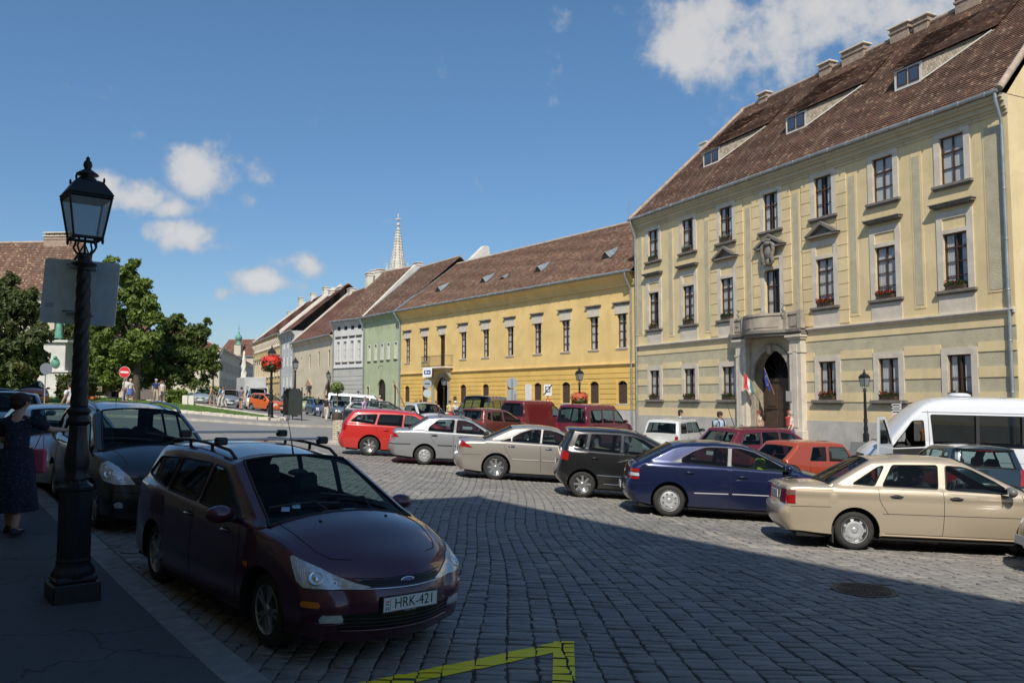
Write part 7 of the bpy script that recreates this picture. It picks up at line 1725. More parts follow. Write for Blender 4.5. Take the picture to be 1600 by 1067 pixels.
# aluminium sign seen from behind, strapped to the lamp
alu=mat('sign_back_aluminium',(.60,.70,.76),.42,.15,noise=(9,.12),noise2=(14,(.40,.47,.51),.5),bump=(12,.12,.01))
pc=at(125,457,7.80); o=root('traffic_sign','large plain square sign seen from behind, clamped high on the foreground lamp post','sign',(pc[0],pc[1],pc[2]),R(9)); o.rotation_euler=(0,R(3.2),R(9))
mb=MB(); mb.prism(round_poly([(-.337,-.308),(.337,-.308),(.337,.308),(-.337,.308)],.03,5),0,.012); mb.build('panel',alu,o)
mb=MB(); 
for z in (-.2,.24): mb.tube([(.105*math.cos(a)+.02,-.135+.105*math.sin(a),z) for a in np.linspace(0,2*math.pi,20)],.008,5); mb.box((-.10,-.03,z-.02),(.14,0,z+.02),bev=.004)
mb.build('clamp',zinc,o)
mb=MB(); mb.box((-.30,-.003,-.16),(-.22,0,-.115)); mb.build('sticker',mat('pale_label',(.42,.47,.5),.5),o)
def small_lamp(label,px,Y,s,group='street lamps further off',rot=.4,plain=True): p=gp(px,0,Y); return lamp(label,p.x,p.y,p.z,s,rot,group,False,plain)
RL=small_lamp('short black street lamp standing before the palace right of the gateway',1333,33.5,.775)
FLp=gp(436,0,48.5); lamp('street lamp carrying a ball of red flowers at the tip of the lawn',FLp.x,FLp.y,FLp.z,1.0,.5,'street lamps further off',False,True)
small_lamp('street lamp behind the dark notice stand',472,62,1.0); small_lamp('street lamp in front of the narrow white house',522,90,1.0); small_lamp('street lamp beside the gateway of the ochre house',697,59,.80); small_lamp('distant street lamp right of the trees',348,92,1.0)
small_lamp('short street lamp rising from a basket of orange flowers before the ochre house',902,42,.80)
# flower balls
def flower_ball(label,x,y,z,r,cols,n=900):
    o=root('flower_basket',label,'hanging flowers',(x,y,z)); 
    leaf=mat('bedding_leaf',(.05,.11,.025),.7,noise=(9,.3))
    for nm,m_,k,rr in (('foliage',leaf,n//2,.93),('blossoms',mat(cols[0],cols[1],.6,noise=(14,.35)),n,1.0)):
        mb=MB()
        for i in range(k):
            d=Vector(RN.randn(3)).normalized(); q=r*rr*(RN.uniform(.75,1.08))*(1+.13*math.sin(d.x*4+1)*math.cos(d.z*5)+.1*math.sin(d.y*7+d.z*3)); c_=Vector((d.x*q,d.y*q,d.z*q*.78+(.1*r if nm=='blossoms' else -.12*r))); 
            u=d.orthogonal().normalized(); u=(Matrix.Rotation(RN.rand()*6,3,d)@u); w=d.cross(u); s_=RN.uniform(.035,.075); t=d*RN.uniform(-.4,.4)*s_
            mb.add([c_-u*s_,c_-w*s_+t,c_+u*s_,c_+w*s_-t],[(0,1,2,3)])
        mb.build(nm,m_,o)
    mb=MB(); mb.lathe([(r*.3,-r*.8),(r*.75,-r*.3),(r*.8,-r*.2)],14); mb.build('bowl',iron_b,o); return o
flower_ball('large ball of red geraniums on the lamp at the tip of the lawn',FLp.x,FLp.y,FLp.z+3.38,.60,('red_geranium',(.62,.035,.02)),1500)
p=gp(902,0,41.9); flower_ball('orange and rust flower ball on the lamp before the ochre house',p.x,p.y,p.z+1.9,.42,('rust_flowers',(.50,.10,.04)),700)
# window boxes on the palace
def flower_box(label,u,z,w,col,m=None,yo=.12,kind=1):
    o=root('flower_box',label,'flower box',M=MA@Matrix.Translation((u,yo,z)),group='flower boxes on the palace sills')
    mb=MB(); mb.box((-w/2,-.16,.005),(w/2,.02,.17),bev=.01); mb.build('trough',dbrown,o)
    mb=MB(); 
    for i in range(260):
        c_=Vector((RN.uniform(-w/2,w/2),RN.uniform(-.2,.08),.16+abs(RN.randn())*.08)); s_=.04; a=RN.rand()*3.1; d=Vector((math.cos(a),.4,math.sin(a)))*s_; e=Vector((-math.sin(a),.3,math.cos(a)))*s_; mb.add([c_-d,c_-e,c_+d,c_+e],[(0,1,2,3)])
    mb.build('foliage',mat('bedding_leaf',(.05,.11,.025),.7,noise=(9,.3)),o)
    if col:
        mb=MB()
        for i in range(int(110*kind)):
            c_=Vector((RN.uniform(-w/2,w/2),RN.uniform(-.15,.12),.2+abs(RN.randn())*.09)); s_=.035; a=RN.rand()*3.1; d=Vector((math.cos(a),.3,math.sin(a)))*s_; e=Vector((-math.sin(a),.4,math.cos(a)))*s_; mb.add([c_-d,c_-e,c_+d,c_+e],[(0,1,2,3)])
        mb.build('blossoms',m or mat('red_geranium',(.62,.035,.02),.6,noise=(14,.35)),o)
pink=mat('pink_white_blossom',(.62,.45,.45),.6); wht_b=mat('grey_white_blossom',(.5,.53,.48),.6)
nm_=['far right','second from the right','third from the right','gateway','fifth from the right','sixth from the right','seventh from the right']
for i,z,c_,m_,k in ((0,1.62,1,None,.15),(1,1.62,1,None,.3),(2,1.62,1,None,.8),(4,1.62,0,None,0),(5,1.62,1,None,.3),(6,1.62,1,None,.4),(0,6.0,1,None,.25),(1,6.0,1,None,1.6),(2,6.0,1,None,1.8),(4,6.0,0,None,0),(5,6.0,1,mat('orange_blossom',(.6,.2,.06),.6),.3),(6,6.0,1,mat('orange_blossom',(.6,.2,.06),.6),.4),(4,10.28,1,pink,.6),(5,10.28,1,wht_b,1.0),(6,10.28,0,None,0)):
    fl={1.62:'ground floor',6.0:'first floor',10.28:'top floor'}[z]
    flower_box('flower box on the %s sill of the palace window %s'%(fl,nm_[i]),bays[i],z,.85,c_,m_,.14 if z>2 else .16,k)
# flags
def flag(label,u,z,cols,tilt,yaw,h=.75,w=.42,ln=1.5):
    o=root('flag',label,'flag',M=MA@Matrix.Translation((u,-.1,z))); d=Vector((math.sin(R(yaw)),math.cos(R(yaw)),math.tan(R(tilt)))).normalized()
    mb=MB(); mb.tube([(0,0,0),d*ln],.018,6); mb.build('pole',mat('flag_pole',(.45,.33,.2),.5),o)
    mb=MB(); N=10; K=len(cols)*3
    def pt(i,j):
        t=i/N; s_=ln*(.98-.42*t); p_=d*s_; f=j/K; return Vector((p_.x+.03*math.sin(i*1.3+j*.8)*f,p_.y-.10*f*t,p_.z-f*(h*(1-.15*t))))
    vs=[pt(i,j) for i in range(N+1) for j in range(K+1)]
    for i in range(N):
        for j in range(K):
            ci=int((i/N)*len(cols)); q=i*(K+1)+j; mb.add([vs[q],vs[q+1],vs[q+K+2],vs[q+K+1]],[(0,1,2,3)],min(ci,len(cols)-1),smooth=True)
    f_=mb.build('cloth',cols,o); return o,d,pt,f_
fr=mat('flag_red',(.6,.03,.04),.6); fw=mat('flag_white',(.75,.75,.74),.6); fg=mat('flag_green',(.03,.25,.10),.6); fb=mat('flag_blue',(.015,.04,.30),.6); fy=mat('flag_gold',(.7,.55,.05),.6)
flag('red white and green flag on a slanting pole in the left of the palace gateway',13.55,1.9,[fr,fw,mat('flag_teal_green',(.05,.22,.18),.6)],48,18,.75)
o_,d_,pt_,f_=flag('blue flag with a ring of gold stars over the palace gateway doors',12.7,1.9,[fb,fb],62,-6,.75)
mb=MB()
for k in range(12):
    a=math.pi/6*k; q=pt_(5+3.0*math.cos(a),3+1.7*math.sin(a))+Vector((0,.012,0)); mb.ball(q,(.022,.012,.022),5,4)
mb.build('stars',fy,f_)
# signs on poles
steel=mat('galvanised_post',(.33,.35,.36),.5,.5,noise=(8,.2)); sw=mat('sign_white',(.70,.71,.70),.5); sr=mat('sign_red',(.60,.02,.02),.45); sbk=mat('sign_black',(.02,.02,.02),.5); sbl=mat('sign_blue',(.03,.06,.28),.45); sgb=mat('sign_grey_back',(.36,.39,.41),.5,.3)
def post(label,px,Y,h,cat='sign',yaw=0,lean=0,off=0): 
    p=gp(px,0,Y); o=root('road_sign',label,cat,(p.x,p.y,p.z),R(yaw)); o.rotation_euler=(0,R(lean),R(yaw)); mb=MB(); mb.tube([(0,0,-.1),(0,0,h)],.032,8); mb.build('post',steel,o); return o
def disc(o,z,r,m,name='sign_disc',y=-.05,sx=1): mb=MB(Matrix.Translation((0,y,z))@Matrix.Rotation(math.pi/2,4,'X')); mb.lathe([(r,-.008),(r,.008)],32,smooth=False); return mb.build(name,m,o)
o=post('red no entry sign on a leaning grey post at the edge of the lawn',211,45,2.55,lean=3); d_=disc(o,2.35,.31,sw); mb=MB(Matrix.Translation((0,-.062,2.35))@Matrix.Rotation(math.pi/2,4,'X')); mb.lathe([(.295,-.004),(.295,.004)],32,smooth=False); mb.build('red_field',sr,d_); mb=MB(); mb.box((-.22,-.075,2.30),(.22,-.066,2.40)); mb.build('white_bar',sw,d_)
o=post('narrow round sign seen almost edge on beside the monument',94,42,2.5,yaw=55); disc(o,2.3,.3,sgb)
o=post('post with a blue and white panel above two round signs near the gateway',672,50,3.6); 
mb=MB(); mb.prism(round_poly([(-.29,3.0),(.27,3.05),(.29,3.62),(-.27,3.6)],.05),-.07,-.05); q=mb.build('sign_panel',sw,o); mb=MB(); mb.box((-.20,-.078,3.2),(.20,-.071,3.45)); mb.build('blue_field',sbl,q); mb=MB(); mb.box((-.12,-.085,3.25),(-.04,-.079,3.40)); mb.box((.02,-.085,3.28),(.12,-.079,3.36)); mb.build('pictogram',sw,q)
disc(o,2.62,.27,sgb); disc(o,2.05,.25,mat('sign_pale_face',(.45,.50,.50),.5)); mb=MB(); mb.box((-.16,-.068,2.60),(.16,-.06,2.66)); mb.build('dark_bar',sbk,o)
o=post('twin post with a grey round sign and square plates seen from behind',800,46,2.95); disc(o,2.72,.30,sgb,y=.05); mb=MB(); mb.tube([(.17,0,0),(.17,0,2.1)],.03,8); mb.build('post',steel,o)
for i_,(xx,zz_) in enumerate(((-.0,2.15),)): mb=MB(); mb.prism(round_poly([(-.27,1.75),(.27,1.75),(.27,2.36),(-.27,2.36)],.04),.03,.05); mb.build('sign_plate',sgb,o)
o=post('white square sign with black diagonal stroke above a red edged warning triangle',854,42,2.55); mb=MB(); mb.prism(round_poly([(-.2,2.05),(.2,2.05),(.2,2.62),(-.2,2.62)],.03),-.07,-.05); q=mb.build('sign_panel',sw,o)
mb=MB(); mb.box((-.13,-.078,2.22),(.13,-.071,2.52)); mb.build('dark_field',mat('sign_dark_grey',(.12,.13,.15),.5),q); mb=MB(); mb.box((-.07,-.084,2.27),(.08,-.079,2.47)); mb.build('pictogram',sw,q)
mb=MB(); mb.tube([(-.22,-.09,2.08),(.22,-.09,2.62)],.025,4); mb.build('stroke',sbk,q)
mb=MB(); mb.prism([(-.26,1.5),(.26,1.5),(0,1.97)],-.07,-.055); q=mb.build('warning_triangle',sr,o); mb=MB(); mb.prism([(-.18,1.545),(.18,1.545),(0,1.87)],-.078,-.071); f_=mb.build('white_field',sw,q); mb=MB(); mb.box((-.018,-.085,1.63),(.018,-.079,1.76)); mb.box((-.018,-.085,1.575),(.018,-.079,1.605)); mb.build('exclamation_mark',sbk,f_)
o=post('slim post with a stack of pointed direction boards before the palace',1387,30,2.25,cat='signpost')
for k in range(6):
    z=2.12-.125*k; mb=MB(); x0=-.36+.015*(k%2); mb.prism([(x0,z),(x0+.05,z+.045),(-.03,z+.045),(-.03,z-.045),(x0+.05,z-.045)],-.03,-.012); q=mb.build('direction_board',sw,o)
    mb=MB(); mb.prism([(x0+.02,z),(x0+.055,z+.022),(-.06,z+.022),(-.06,z-.022),(x0+.055,z-.022)],-.036,-.031); mb.build('lettering_band',sr if k==3 else sbk,q)
    if k in (1,2): mb=MB(); mb.box((.03,-.03,z-.045),(.3,-.012,z+.045)); mb.build('direction_board',sbk,o)
mb=MB(Matrix.Translation(gp(1318,0,33)+Vector((0,0,0)))@Matrix.Rotation(R(-25),4,'Z')); mb.add([(-.28,0,0),(.28,.0,0),(.34,.2,.52),(-.22,.2,.52),(-.28,.03,0),(.28,.03,0),(.34,.23,.52),(-.22,.23,.52)],[(0,1,2,3),(7,6,5,4),(0,4,5,1),(1,5,6,2),(2,6,7,3),(3,7,4,0)]); mb.add([(-.28,.45,0),(.28,.45,0),(.34,.23,.52),(-.22,.23,.52)],[(0,1,2,3)]); tag(mb.build('pavement_board',mat('dark_board',(.06,.065,.07),.6)),'small dark folding board on the pavement left of the short lamp','pavement board')
# dark notice stand
q=gp(468,0,49.5); o=root('notice_stand','black notice stand of two tall arched panels on thin legs at the lawn tip','notice stand',(q.x,q.y,q.z),R(-8))
nb=mat('notice_board_black',(.02,.025,.022),.6,noise=(6,.3))
def npanel(x0,w,y,yaw): 
    P=[(-w/2,.48),(-w/2+.08,.38),(w/2-.08,.38),(w/2,.48),(w/2,1.75),(w/2-.05,1.82),(w/2-.14,1.86),(w/2-.2,1.98),(-w/2+.2,1.98),(-w/2+.14,1.86),(-w/2+.05,1.82),(-w/2,1.75)]
    M=Matrix.Translation((x0,y,0))@Matrix.Rotation(R(yaw),4,'Z'); mb=MB(M); mb.prism(P,-.03,.03); g=mb.build('panel',nb,o); mb=MB(M)
    for sg in (-1,1): mb.tube([(sg*w*.46,0,1.95),(sg*w*.46,0,.1),(sg*w*.46,-.0,.0)],.03,6); mb.ball((sg*w*.46,0,2.0),.05,6,5); mb.box((sg*w*.46-.12,-.05,-.02),(sg*w*.46+.12,.05,.04))
    mb.build('frame',iron_b,g)
npanel(.22,.86,0,0); npanel(-.36,.8,.3,66)
# low white brick wall, tree tub, barrier, bench, white slabs
brk=newmat('white_brickwork')[0]; t_=NT(brk); b_=brk.node_tree.nodes['Principled BSDF']; br=t_.node('ShaderNodeTexBrick',{'Vector':t_.node('ShaderNodeUVMap').outputs[0],'Color1':(.62,.55,.42,1),'Color2':(.50,.43,.32,1),'Mortar':(.22,.19,.15,1),'Scale':1.,'Mortar Size':.012,'Brick Width':.24,'Row Height':.08}); t_.set(b_.inputs['Base Color'],br.outputs[0]); b_.inputs['Roughness'].default_value=.9; t_.set(b_.inputs['Normal'],t_.bump(br.outputs['Fac'],-.6,.02))
q=gp(546,0,31.2); o=root('brick_plinth','low block of pale brickwork with a dark slot behind the red estate','brick block',(q.x,q.y,q.z),R(-8)); mb=MB(); mb.box((-.42,0,-.1),(1.2,.7,.88)); mb.build('brickwork',brk,o); mb=MB(); mb.box((-.22,-.012,.28),(.12,.01,.45)); mb.build('slot',dark,o); mb=MB(); mb.box((-.75,-.35,-.12),(1.5,.9,.10),bev=.03); mb.build('kerb_base',kstone,o)
q=gp(536,0,50.5); o=root('tree_tub','dark round tub with a young mop headed tree beside the woman in black','planted tub',(q.x,q.y,q.z)); mb=MB(); mb.lathe([(.26,-.05),(.30,.1),(.31,.62),(.29,.66),(.26,.64)],20); mb.build('tub',mat('dark_tub',(.06,.045,.035),.7),o); mb=MB(); mb.tube([(0,0,.5),(.02,0,1.2),(0,.02,1.9)],[.04,.03,.03],7); mb.build('trunk',mat('young_bark',(.16,.12,.08),.9),o)
mb=MB()
for i in range(700):
    d=Vector(RN.randn(3)).normalized(); r_=RN.uniform(.2,1)**.5; c_=Vector((d.x*.44*r_,d.y*.44*r_,2.15+d.z*.40*r_)); u=Vector(RN.randn(3)).normalized()*.06; w=d.cross(u).normalized()*.05; mb.add([c_-u,c_-w,c_+u,c_+w],[(0,1,2,3)])
mb.build('crown',mat('young_leaf',(.12,.17,.04),.7,noise=(9,.3)),o)
q=gp(640,0,54); o=root('boom_barrier','raised slanting wooden barrier pole at the corner of the green house','barrier',(q.x,q.y,q.z)); mb=MB(); mb.box((-.12,-.12,-.1),(.12,.12,1.0),bev=.02); mb.build('barrier_post',steel,o); mb=MB(); mb.tube([(.12,0,.75),(-.85,0,2.9)],[.05,.035],8); mb.build('boom',mat('wood_pole',(.28,.17,.10),.7),o)
q=gp(160,0,60); o=root('park_bench','slatted park bench under the chestnut tree','bench',(q.x,q.y,q.z+.15),R(5))
mb=MB()
for k in range(4): mb.box((-.9,-.35+k*.12,.43),(.9,-.26+k*.12,.47))
mb.build('seat',mat('bench_wood',(.30,.24,.16),.7),o); mb=MB()
for k in range(3): mb.box((-.9,.12,.55+k*.13),(.9,.15,.64+k*.13))
mb.build('backrest',mat('bench_wood',(.30,.24,.16),.7),o)
for sg in (-.75,.75): mb=MB(); mb.tube([(sg,-.35,0),(sg,-.33,.43),(sg,.1,.45),(sg,.15,.95)],.03,6); mb.tube([(sg,.15,0),(sg,.1,.45)],.03,6); mb.build('leg',iron_b,o)
q=gp(311,0,62); o=root('stone_slabs','pair of pale rounded upright slabs on the lawn beside the hedge','stone slabs',(q.x,q.y,q.z+.1))
for x in (-.22,.24): mb=MB(); mb.prism(round_poly([(x-.2,-.1),(x+.2,-.1),(x+.2,.75),(x-.2,.75)],.08),-.08,.08); mb.build('slab',whitep,o)
q=gp(150,0,58); mb=MB(Matrix.Translation((q.x,q.y,q.z+.15))); mb.box((-1.0,-.3,0),(1.0,.3,.22),bev=.04); o=mb.build('flower_bed_box',mat('orange_bed',(.45,.10,.04),.8,noise=(20,.4))); tag(o,'low bed of orange red flowers in front of the park bench','flower bed')
# monument
q=gp(112,0,61); mx_,my_,mz_=q.x,q.y,q.z; mo=root('monument','white stone monument with green bronze figure on top behind the foreground lamp','monument',(mx_,my_,mz_),R(10))
mst=mat('monument_stone',(.60,.58,.53),.85,noise=(1.5,.12),noise2=(1,(.4,.39,.34),.4)); brz=mat('green_bronze',(.13,.33,.24),.6,.3,noise=(5,.3))
mb=MB(); mb.box((-1.6,-1.6,-.1),(1.6,1.6,.35)); mb.box((-1.3,-1.3,.35),(1.3,1.3,.7)); mb.box((-1.0,-1.0,.7),(1.0,1.0,1.9),bev=.04); mb.box((-1.1,-1.1,1.9),(1.1,1.1,2.05),bev=.03); mb.box((-.75,-.75,2.05),(.75,.75,4.1),bev=.03); mb.box((-.95,-.95,4.1),(.95,.95,4.3),bev=.04); mb.build('pedestal',mst,mo)
mb=MB(); mb.ball((.1,-.8,2.6),(.3,.12,.35)); mb.ball((.1,-.86,3.0),.14); mb.tube([(-.2,-.8,2.4),(.3,-.85,2.9)],.07,6); mb.build('relief',brz,mo)
# ================================================================ PEOPLE
skinm=mat('skin',(.50,.30,.21),.6,noise=(12,.08)); skin2=mat('tanned_skin',(.42,.24,.16),.6,noise=(12,.08)); eyem=mat('eye_dark',(.03,.02,.02),.3); lipm=mat('lips',(.42,.16,.13),.5)
def skinmesh(V,Ed,Rd,name,m,parent,sub=2,rootv=0,M=None):
    me=bpy.data.meshes.new(name); me.from_pydata([tuple(v) for v in V],Ed,[]); o=bpy.data.objects.new(name,me); COL.objects.link(o)
    sk=o.modifiers.new('skin','SKIN'); sk.use_smooth_shade=True; sk.branch_smoothing=.6; ss=o.modifiers.new('sub','SUBSURF'); ss.levels=sub; ss.render_levels=sub
    L=me.skin_vertices[0].data
    for i,r in enumerate(Rd): L[i].radius=(r,r) if not isinstance(r,tuple) else r; L[i].use_root=(i==rootv)
    bpy.context.view_layer.update(); dg=bpy.context.evaluated_depsgraph_get(); n=bpy.data.meshes.new_from_object(o.evaluated_get(dg)); bpy.data.objects.remove(o); bpy.data.meshes.remove(me)
    n.name=name; n.materials.clear(); n.materials.append(m)
    if M is not None: n.transform(M)
    q=bpy.data.objects.new(name,n); COL.objects.link(q); q.parent=parent; return q
def person(label,x,y,z,yaw,h=1.72,pose=None,top=(.4,.4,.4),bottom=(.1,.1,.15),hair=(.04,.025,.015),longhair=False,skirt=0,sleeves=.5,legs=1.0,fem=False,sk=None,fingers=True,shoes=(.03,.03,.03),bag=None,cap=None,name='person'):
    sk=sk or skinm; P=dict(lsh=(8,8),rsh=(-8,8),lel=18,rel=18,lleg=12,rleg=-12,lkn=4,rkn=14,head=0,lean=2); P.update(pose or {}); s=h/1.72; o=root(name,label,'person',(x,y,z),yaw)
    w=.155 if fem else .18; hp=.095
    def V3(*a): return Vector(a)
    J={}; J['pel']=V3(0,0,.95); ln=R(P['lean']); J['waist']=V3(math.sin(ln)*.12,0,1.07); J['chest']=V3(math.sin(ln)*.34,0,1.29); J['nb']=V3(math.sin(ln)*.5,0,1.445); J['nk']=J['nb']+V3(.012,0,.06); hd=R(P['head']); J['jaw']=J['nk']+V3(.02,0,.045); J['hd']=J['nk']+V3(.018,0,.11); J['top']=J['nk']+V3(.012,0,.175)
    for k,sg in (('l',1),('r',-1)):
        sh=J['chest']+V3(0,sg*w,.115); fwd,out=P[k+'sh']; a,b=R(fwd),R(out)
        d=V3(math.sin(a)*math.cos(b),sg*math.sin(b),-math.cos(a)*math.cos(b)); el=sh+d*.285; e=R(P[k+'el']); d2=(Matrix.Rotation(-e,3,'Y')@d) ; wr=el+d2*.25
        J[k+'sh']=sh;J[k+'el']=el;J[k+'wr']=wr;J[k+'ha']=wr+d2*.075; J[k+'d']=d2
        hip=V3(0,sg*hp,.90); t=R(P[k+'leg']); kn=hip+V3(math.sin(t)*.43,0,-math.cos(t)*.43); q=t-R(P[k+'kn']); an=kn+V3(math.sin(q)*.41,0,-math.cos(q)*.41); J[k+'hip']=hip;J[k+'kn']=kn;J[k+'an']=an; J[k+'toe']=an+V3(.15,sg*.02,-.045)
    mn=min(J['lan'].z,J['ran'].z)-.075; 
    S_=Matrix.Diagonal((s,s,s,1))@Matrix.Translation((0,0,-mn))
    names=['pel','waist','chest','nb','nk','jaw','hd','top']; rad=[.115,.098 if fem else .11,.115 if fem else .125,.062,.052,.066,.088,.055]; E_=[(i,i+1) for i in range(7)]; VV=[J[n] for n in names]
    def add(v,r,par): VV.append(v); rad.append(r); E_.append((par,len(VV)-1)); return len(VV)-1
    for k,sg in (('l',1),('r',-1)):
        a=add(J[k+'sh'],.056,2); mid=add(J[k+'sh'].lerp(J[k+'el'],.5),.046,a); b=add(J[k+'el'],.040,mid); m2=add(J[k+'el'].lerp(J[k+'wr'],.35),.038,b); c_=add(J[k+'wr'],.025,m2); hnd=add(J[k+'ha'],.030,c_)
        if fingers:
            d=J[k+'d'].normalized(); side=V3(1,0,0)-d*d.x; side=side.normalized() if side.length>.1 else V3(0,1,0); nrm=d.cross(side)
            for q,(off,l_) in enumerate(((-.026,.058),(-.009,.072),(.010,.068),(.028,.052))):
                base=J[k+'ha']+side*off*-1+d*.015; f1=add(base+d*l_*.5,.0085,hnd); add(base+d*l_*.9+nrm*sg*-.014,.007,f1)
            th=add(J[k+'wr']+side*.036+d*.03,.011,hnd); add(J[k+'wr']+side*.05+d*.065,.008,th)
        hpi=add(J[k+'hip'],.088,0); th_=add(J[k+'hip'].lerp(J[k+'kn'],.5),.072,hpi); kn=add(J[k+'kn'],.054,th_); cf=add(J[k+'kn'].lerp(J[k+'an'],.3),.053,kn); an=add(J[k+'an'],.036,cf); he=add(J[k+'an']+V3(.03,0,-.035),.036,an); add(J[k+'toe'],.028,he)
    skinmesh(VV,E_,rad,'body',sk,o,2,0,S_)
    tm=mat('cloth_%d_%d_%d'%tuple(int(c*255) for c in top),top,.85,noise=(9,.15),bump=(25,.5,.01)); bm_=mat('cloth_%d_%d_%d'%tuple(int(c*255) for c in bottom),bottom,.85,noise=(9,.15),bump=(25,.5,.01))
    # shirt
    VV=[J['pel']+V3(0,0,.02),J['waist'],J['chest'],J['chest']+V3(0,0,.095),J['nb']]; rad=[.142,.128 if fem else .135,.152 if fem else .158,.150,.088]; E_=[(0,1),(1,2),(2,3),(3,4)]
    for k in 'lr':
        a=add(J[k+'sh'],.086,3); b=add(J[k+'sh'].lerp(J[k+'el'],min(1,sleeves*1.4)),.064,a)
        if sleeves>.8: m_=add(J[k+'el'],.056,b); add(J[k+'el'].lerp(J[k+'wr'],.9),.042,m_)
    skinmesh(VV,E_,rad,'shirt',tm,o,2,0,S_)
    if skirt:
        zt=1.04; zb_=.95-skirt; mb=MB(S_); N=28; rows=10; vs=[]
        for i in range(rows+1):
            t=i/rows; z_=zt+(zb_-zt)*t; rx=.13+.07*t+.02*math.sin(t*3); ry=.17+.07*t
            for k in range(N):
                q=2*math.pi*k/N; f=1+.06*t*math.cos(q*7+.6*t); vs.append((rx*f*math.cos(q)+.0,ry*f*math.sin(q),z_))
        mb.add(vs,[(i*N+k,i*N+(k+1)%N,(i+1)*N+(k+1)%N,(i+1)*N+k) for i in range(rows) for k in range(N)],smooth=True); mb.build('skirt',bm_,o)
    else:
        VV=[J['pel']+V3(0,0,.06),J['pel']-V3(0,0,.04)]; rad=[.14,.13]; E_=[(0,1)]
        for k in 'lr':
            a=add(J[k+'hip']-V3(0,0,.03),.108,1); b=add(J[k+'hip'].lerp(J[k+'kn'],.6),.090,a)
            if legs>.5: c_=add(J[k+'kn'],.076,b); add(J[k+'kn'].lerp(J[k+'an'],.94*legs),.066,c_)
        skinmesh(VV,E_,rad,'shorts' if legs<.6 else 'trousers',bm_,o,2,0,S_)
    hm=mat('hair_%d_%d_%d'%tuple(int(c*255) for c in hair),hair,.7,noise=(60,.4),bump=(90,.6,.006))
    M=S_@Matrix.Translation(J['hd'])@Matrix.Rotation(hd,4,'Z')
    mb=MB(M); mb.ball((-.014,0,.034),(.108,.098,.09),14,10); mb.ball((-.045,0,-.012),(.078,.086,.085),12,8)
    if longhair: mb.ball((-.055,0,-.075),(.062,.092,.11),12,8)
    else: mb.ball((-.055,0,-.05),(.045,.062,.05),10,6)
    for k in range(14): a=RN.uniform(1.2,5.1); mb.ball((-.01+.085*math.cos(a),.08*math.sin(a),.03+RN.uniform(-.04,.06)),RN.uniform(.018,.03),6,5)
    mb.build('hair',hm,o)
    mb=MB(M); mb.ball((.092,0,-.012),(.018,.014,.026),8,6); 
    for sg in (1,-1): mb.ball((0,sg*.083,-.01),(.018,.010,.028),8,6)
    mb.build('nose_and_ears',sk,o); mb=MB(M)
    for sg in (1,-1): mb.ball((.078,sg*.032,.012),(.010,.014,.008),8,5)
    mb.build('eyes',eyem,o); mb=MB(M); mb.ball((.082,0,-.052),(.010,.024,.008),8,5); mb.build('mouth',lipm,o)
    mb=MB(S_); shm=mat('shoe_%d_%d_%d'%tuple(int(c*255) for c in shoes),shoes,.5)
    for k,sg in (('l',1),('r',-1)): mb=MB(S_); a=J[k+'an']; mb.ball(a+V3(.055,sg*.008,-.048),(.135,.048,.030),12,6); mb.ball(a+V3(-.01,0,-.03),(.055,.043,.045),10,6); mb.build('shoe',shm,o)
    return o,J,S_
def stand(label,px,Y,yaw,h=1.72,z=0,**k): p=gp(px,0,Y); return person(label,p.x,p.y,p.z+z,R(yaw),h,**k)
# the woman on the left pavement, seen from behind, right arm reaching forward
wy=10.15; wx=(30-800)/1280*wy
dressc=(.012,.014,.035)
wo_,WJ,WS=person('woman in a dark patterned dress walking away on the left pavement, right arm held out',wx,wy,G(wx,wy)+.12,R(96),1.70,pose=dict(rsh=(58,16),rel=28,lsh=(22,10),lel=48,lleg=9,rleg=-7,lkn=3,rkn=10,lean=5,head=-28),top=dressc,bottom=dressc,hair=(.030,.014,.010),skirt=.68,sleeves=.62,fem=True,shoes=(.015,.015,.015))
wo_.scale=(1.14,1.14,1.0)
# fine pale pattern on her dress: replace the plain cloth
m_,t_,b_=newmat('patterned_navy_dress'); oc=t_.node('ShaderNodeTexCoord').outputs['Object']; vo=t_.node('ShaderNodeTexVoronoi',{'Scale':34.}); t_.t.links.new(oc,vo.inputs['Vector']); t_.set(b_.inputs['Base Color'],t_.mix(t_.rng(vo.outputs['Distance'],.18,.24,1,0),dressc,(.10,.11,.18))); b_.inputs['Roughness'].default_value=.85; t_.set(b_.inputs['Normal'],t_.bump(t_.noise(oc,9,4),.5,.03))
for k in kids(wo_):
    if k.name.startswith(('shirt','skirt')): k.data.materials[0]=m_
mb=MB(Matrix.Translation((wx,wy,G(wx,wy)+.12))@Matrix.Rotation(R(96),4,'Z')); mb.box((.10,-.30,.72),(.17,-.12,1.02),bev=.02); mb.tube([(.135,-.27,1.0),(.16,-.24,1.25),(.135,-.15,1.0)],.007,5); hb_=mb.build('handbag',mat('pink_bag',(.60,.10,.16),.6)); tag(hb_,'pink bag carried at the right side of the woman in the dark dress','bag')
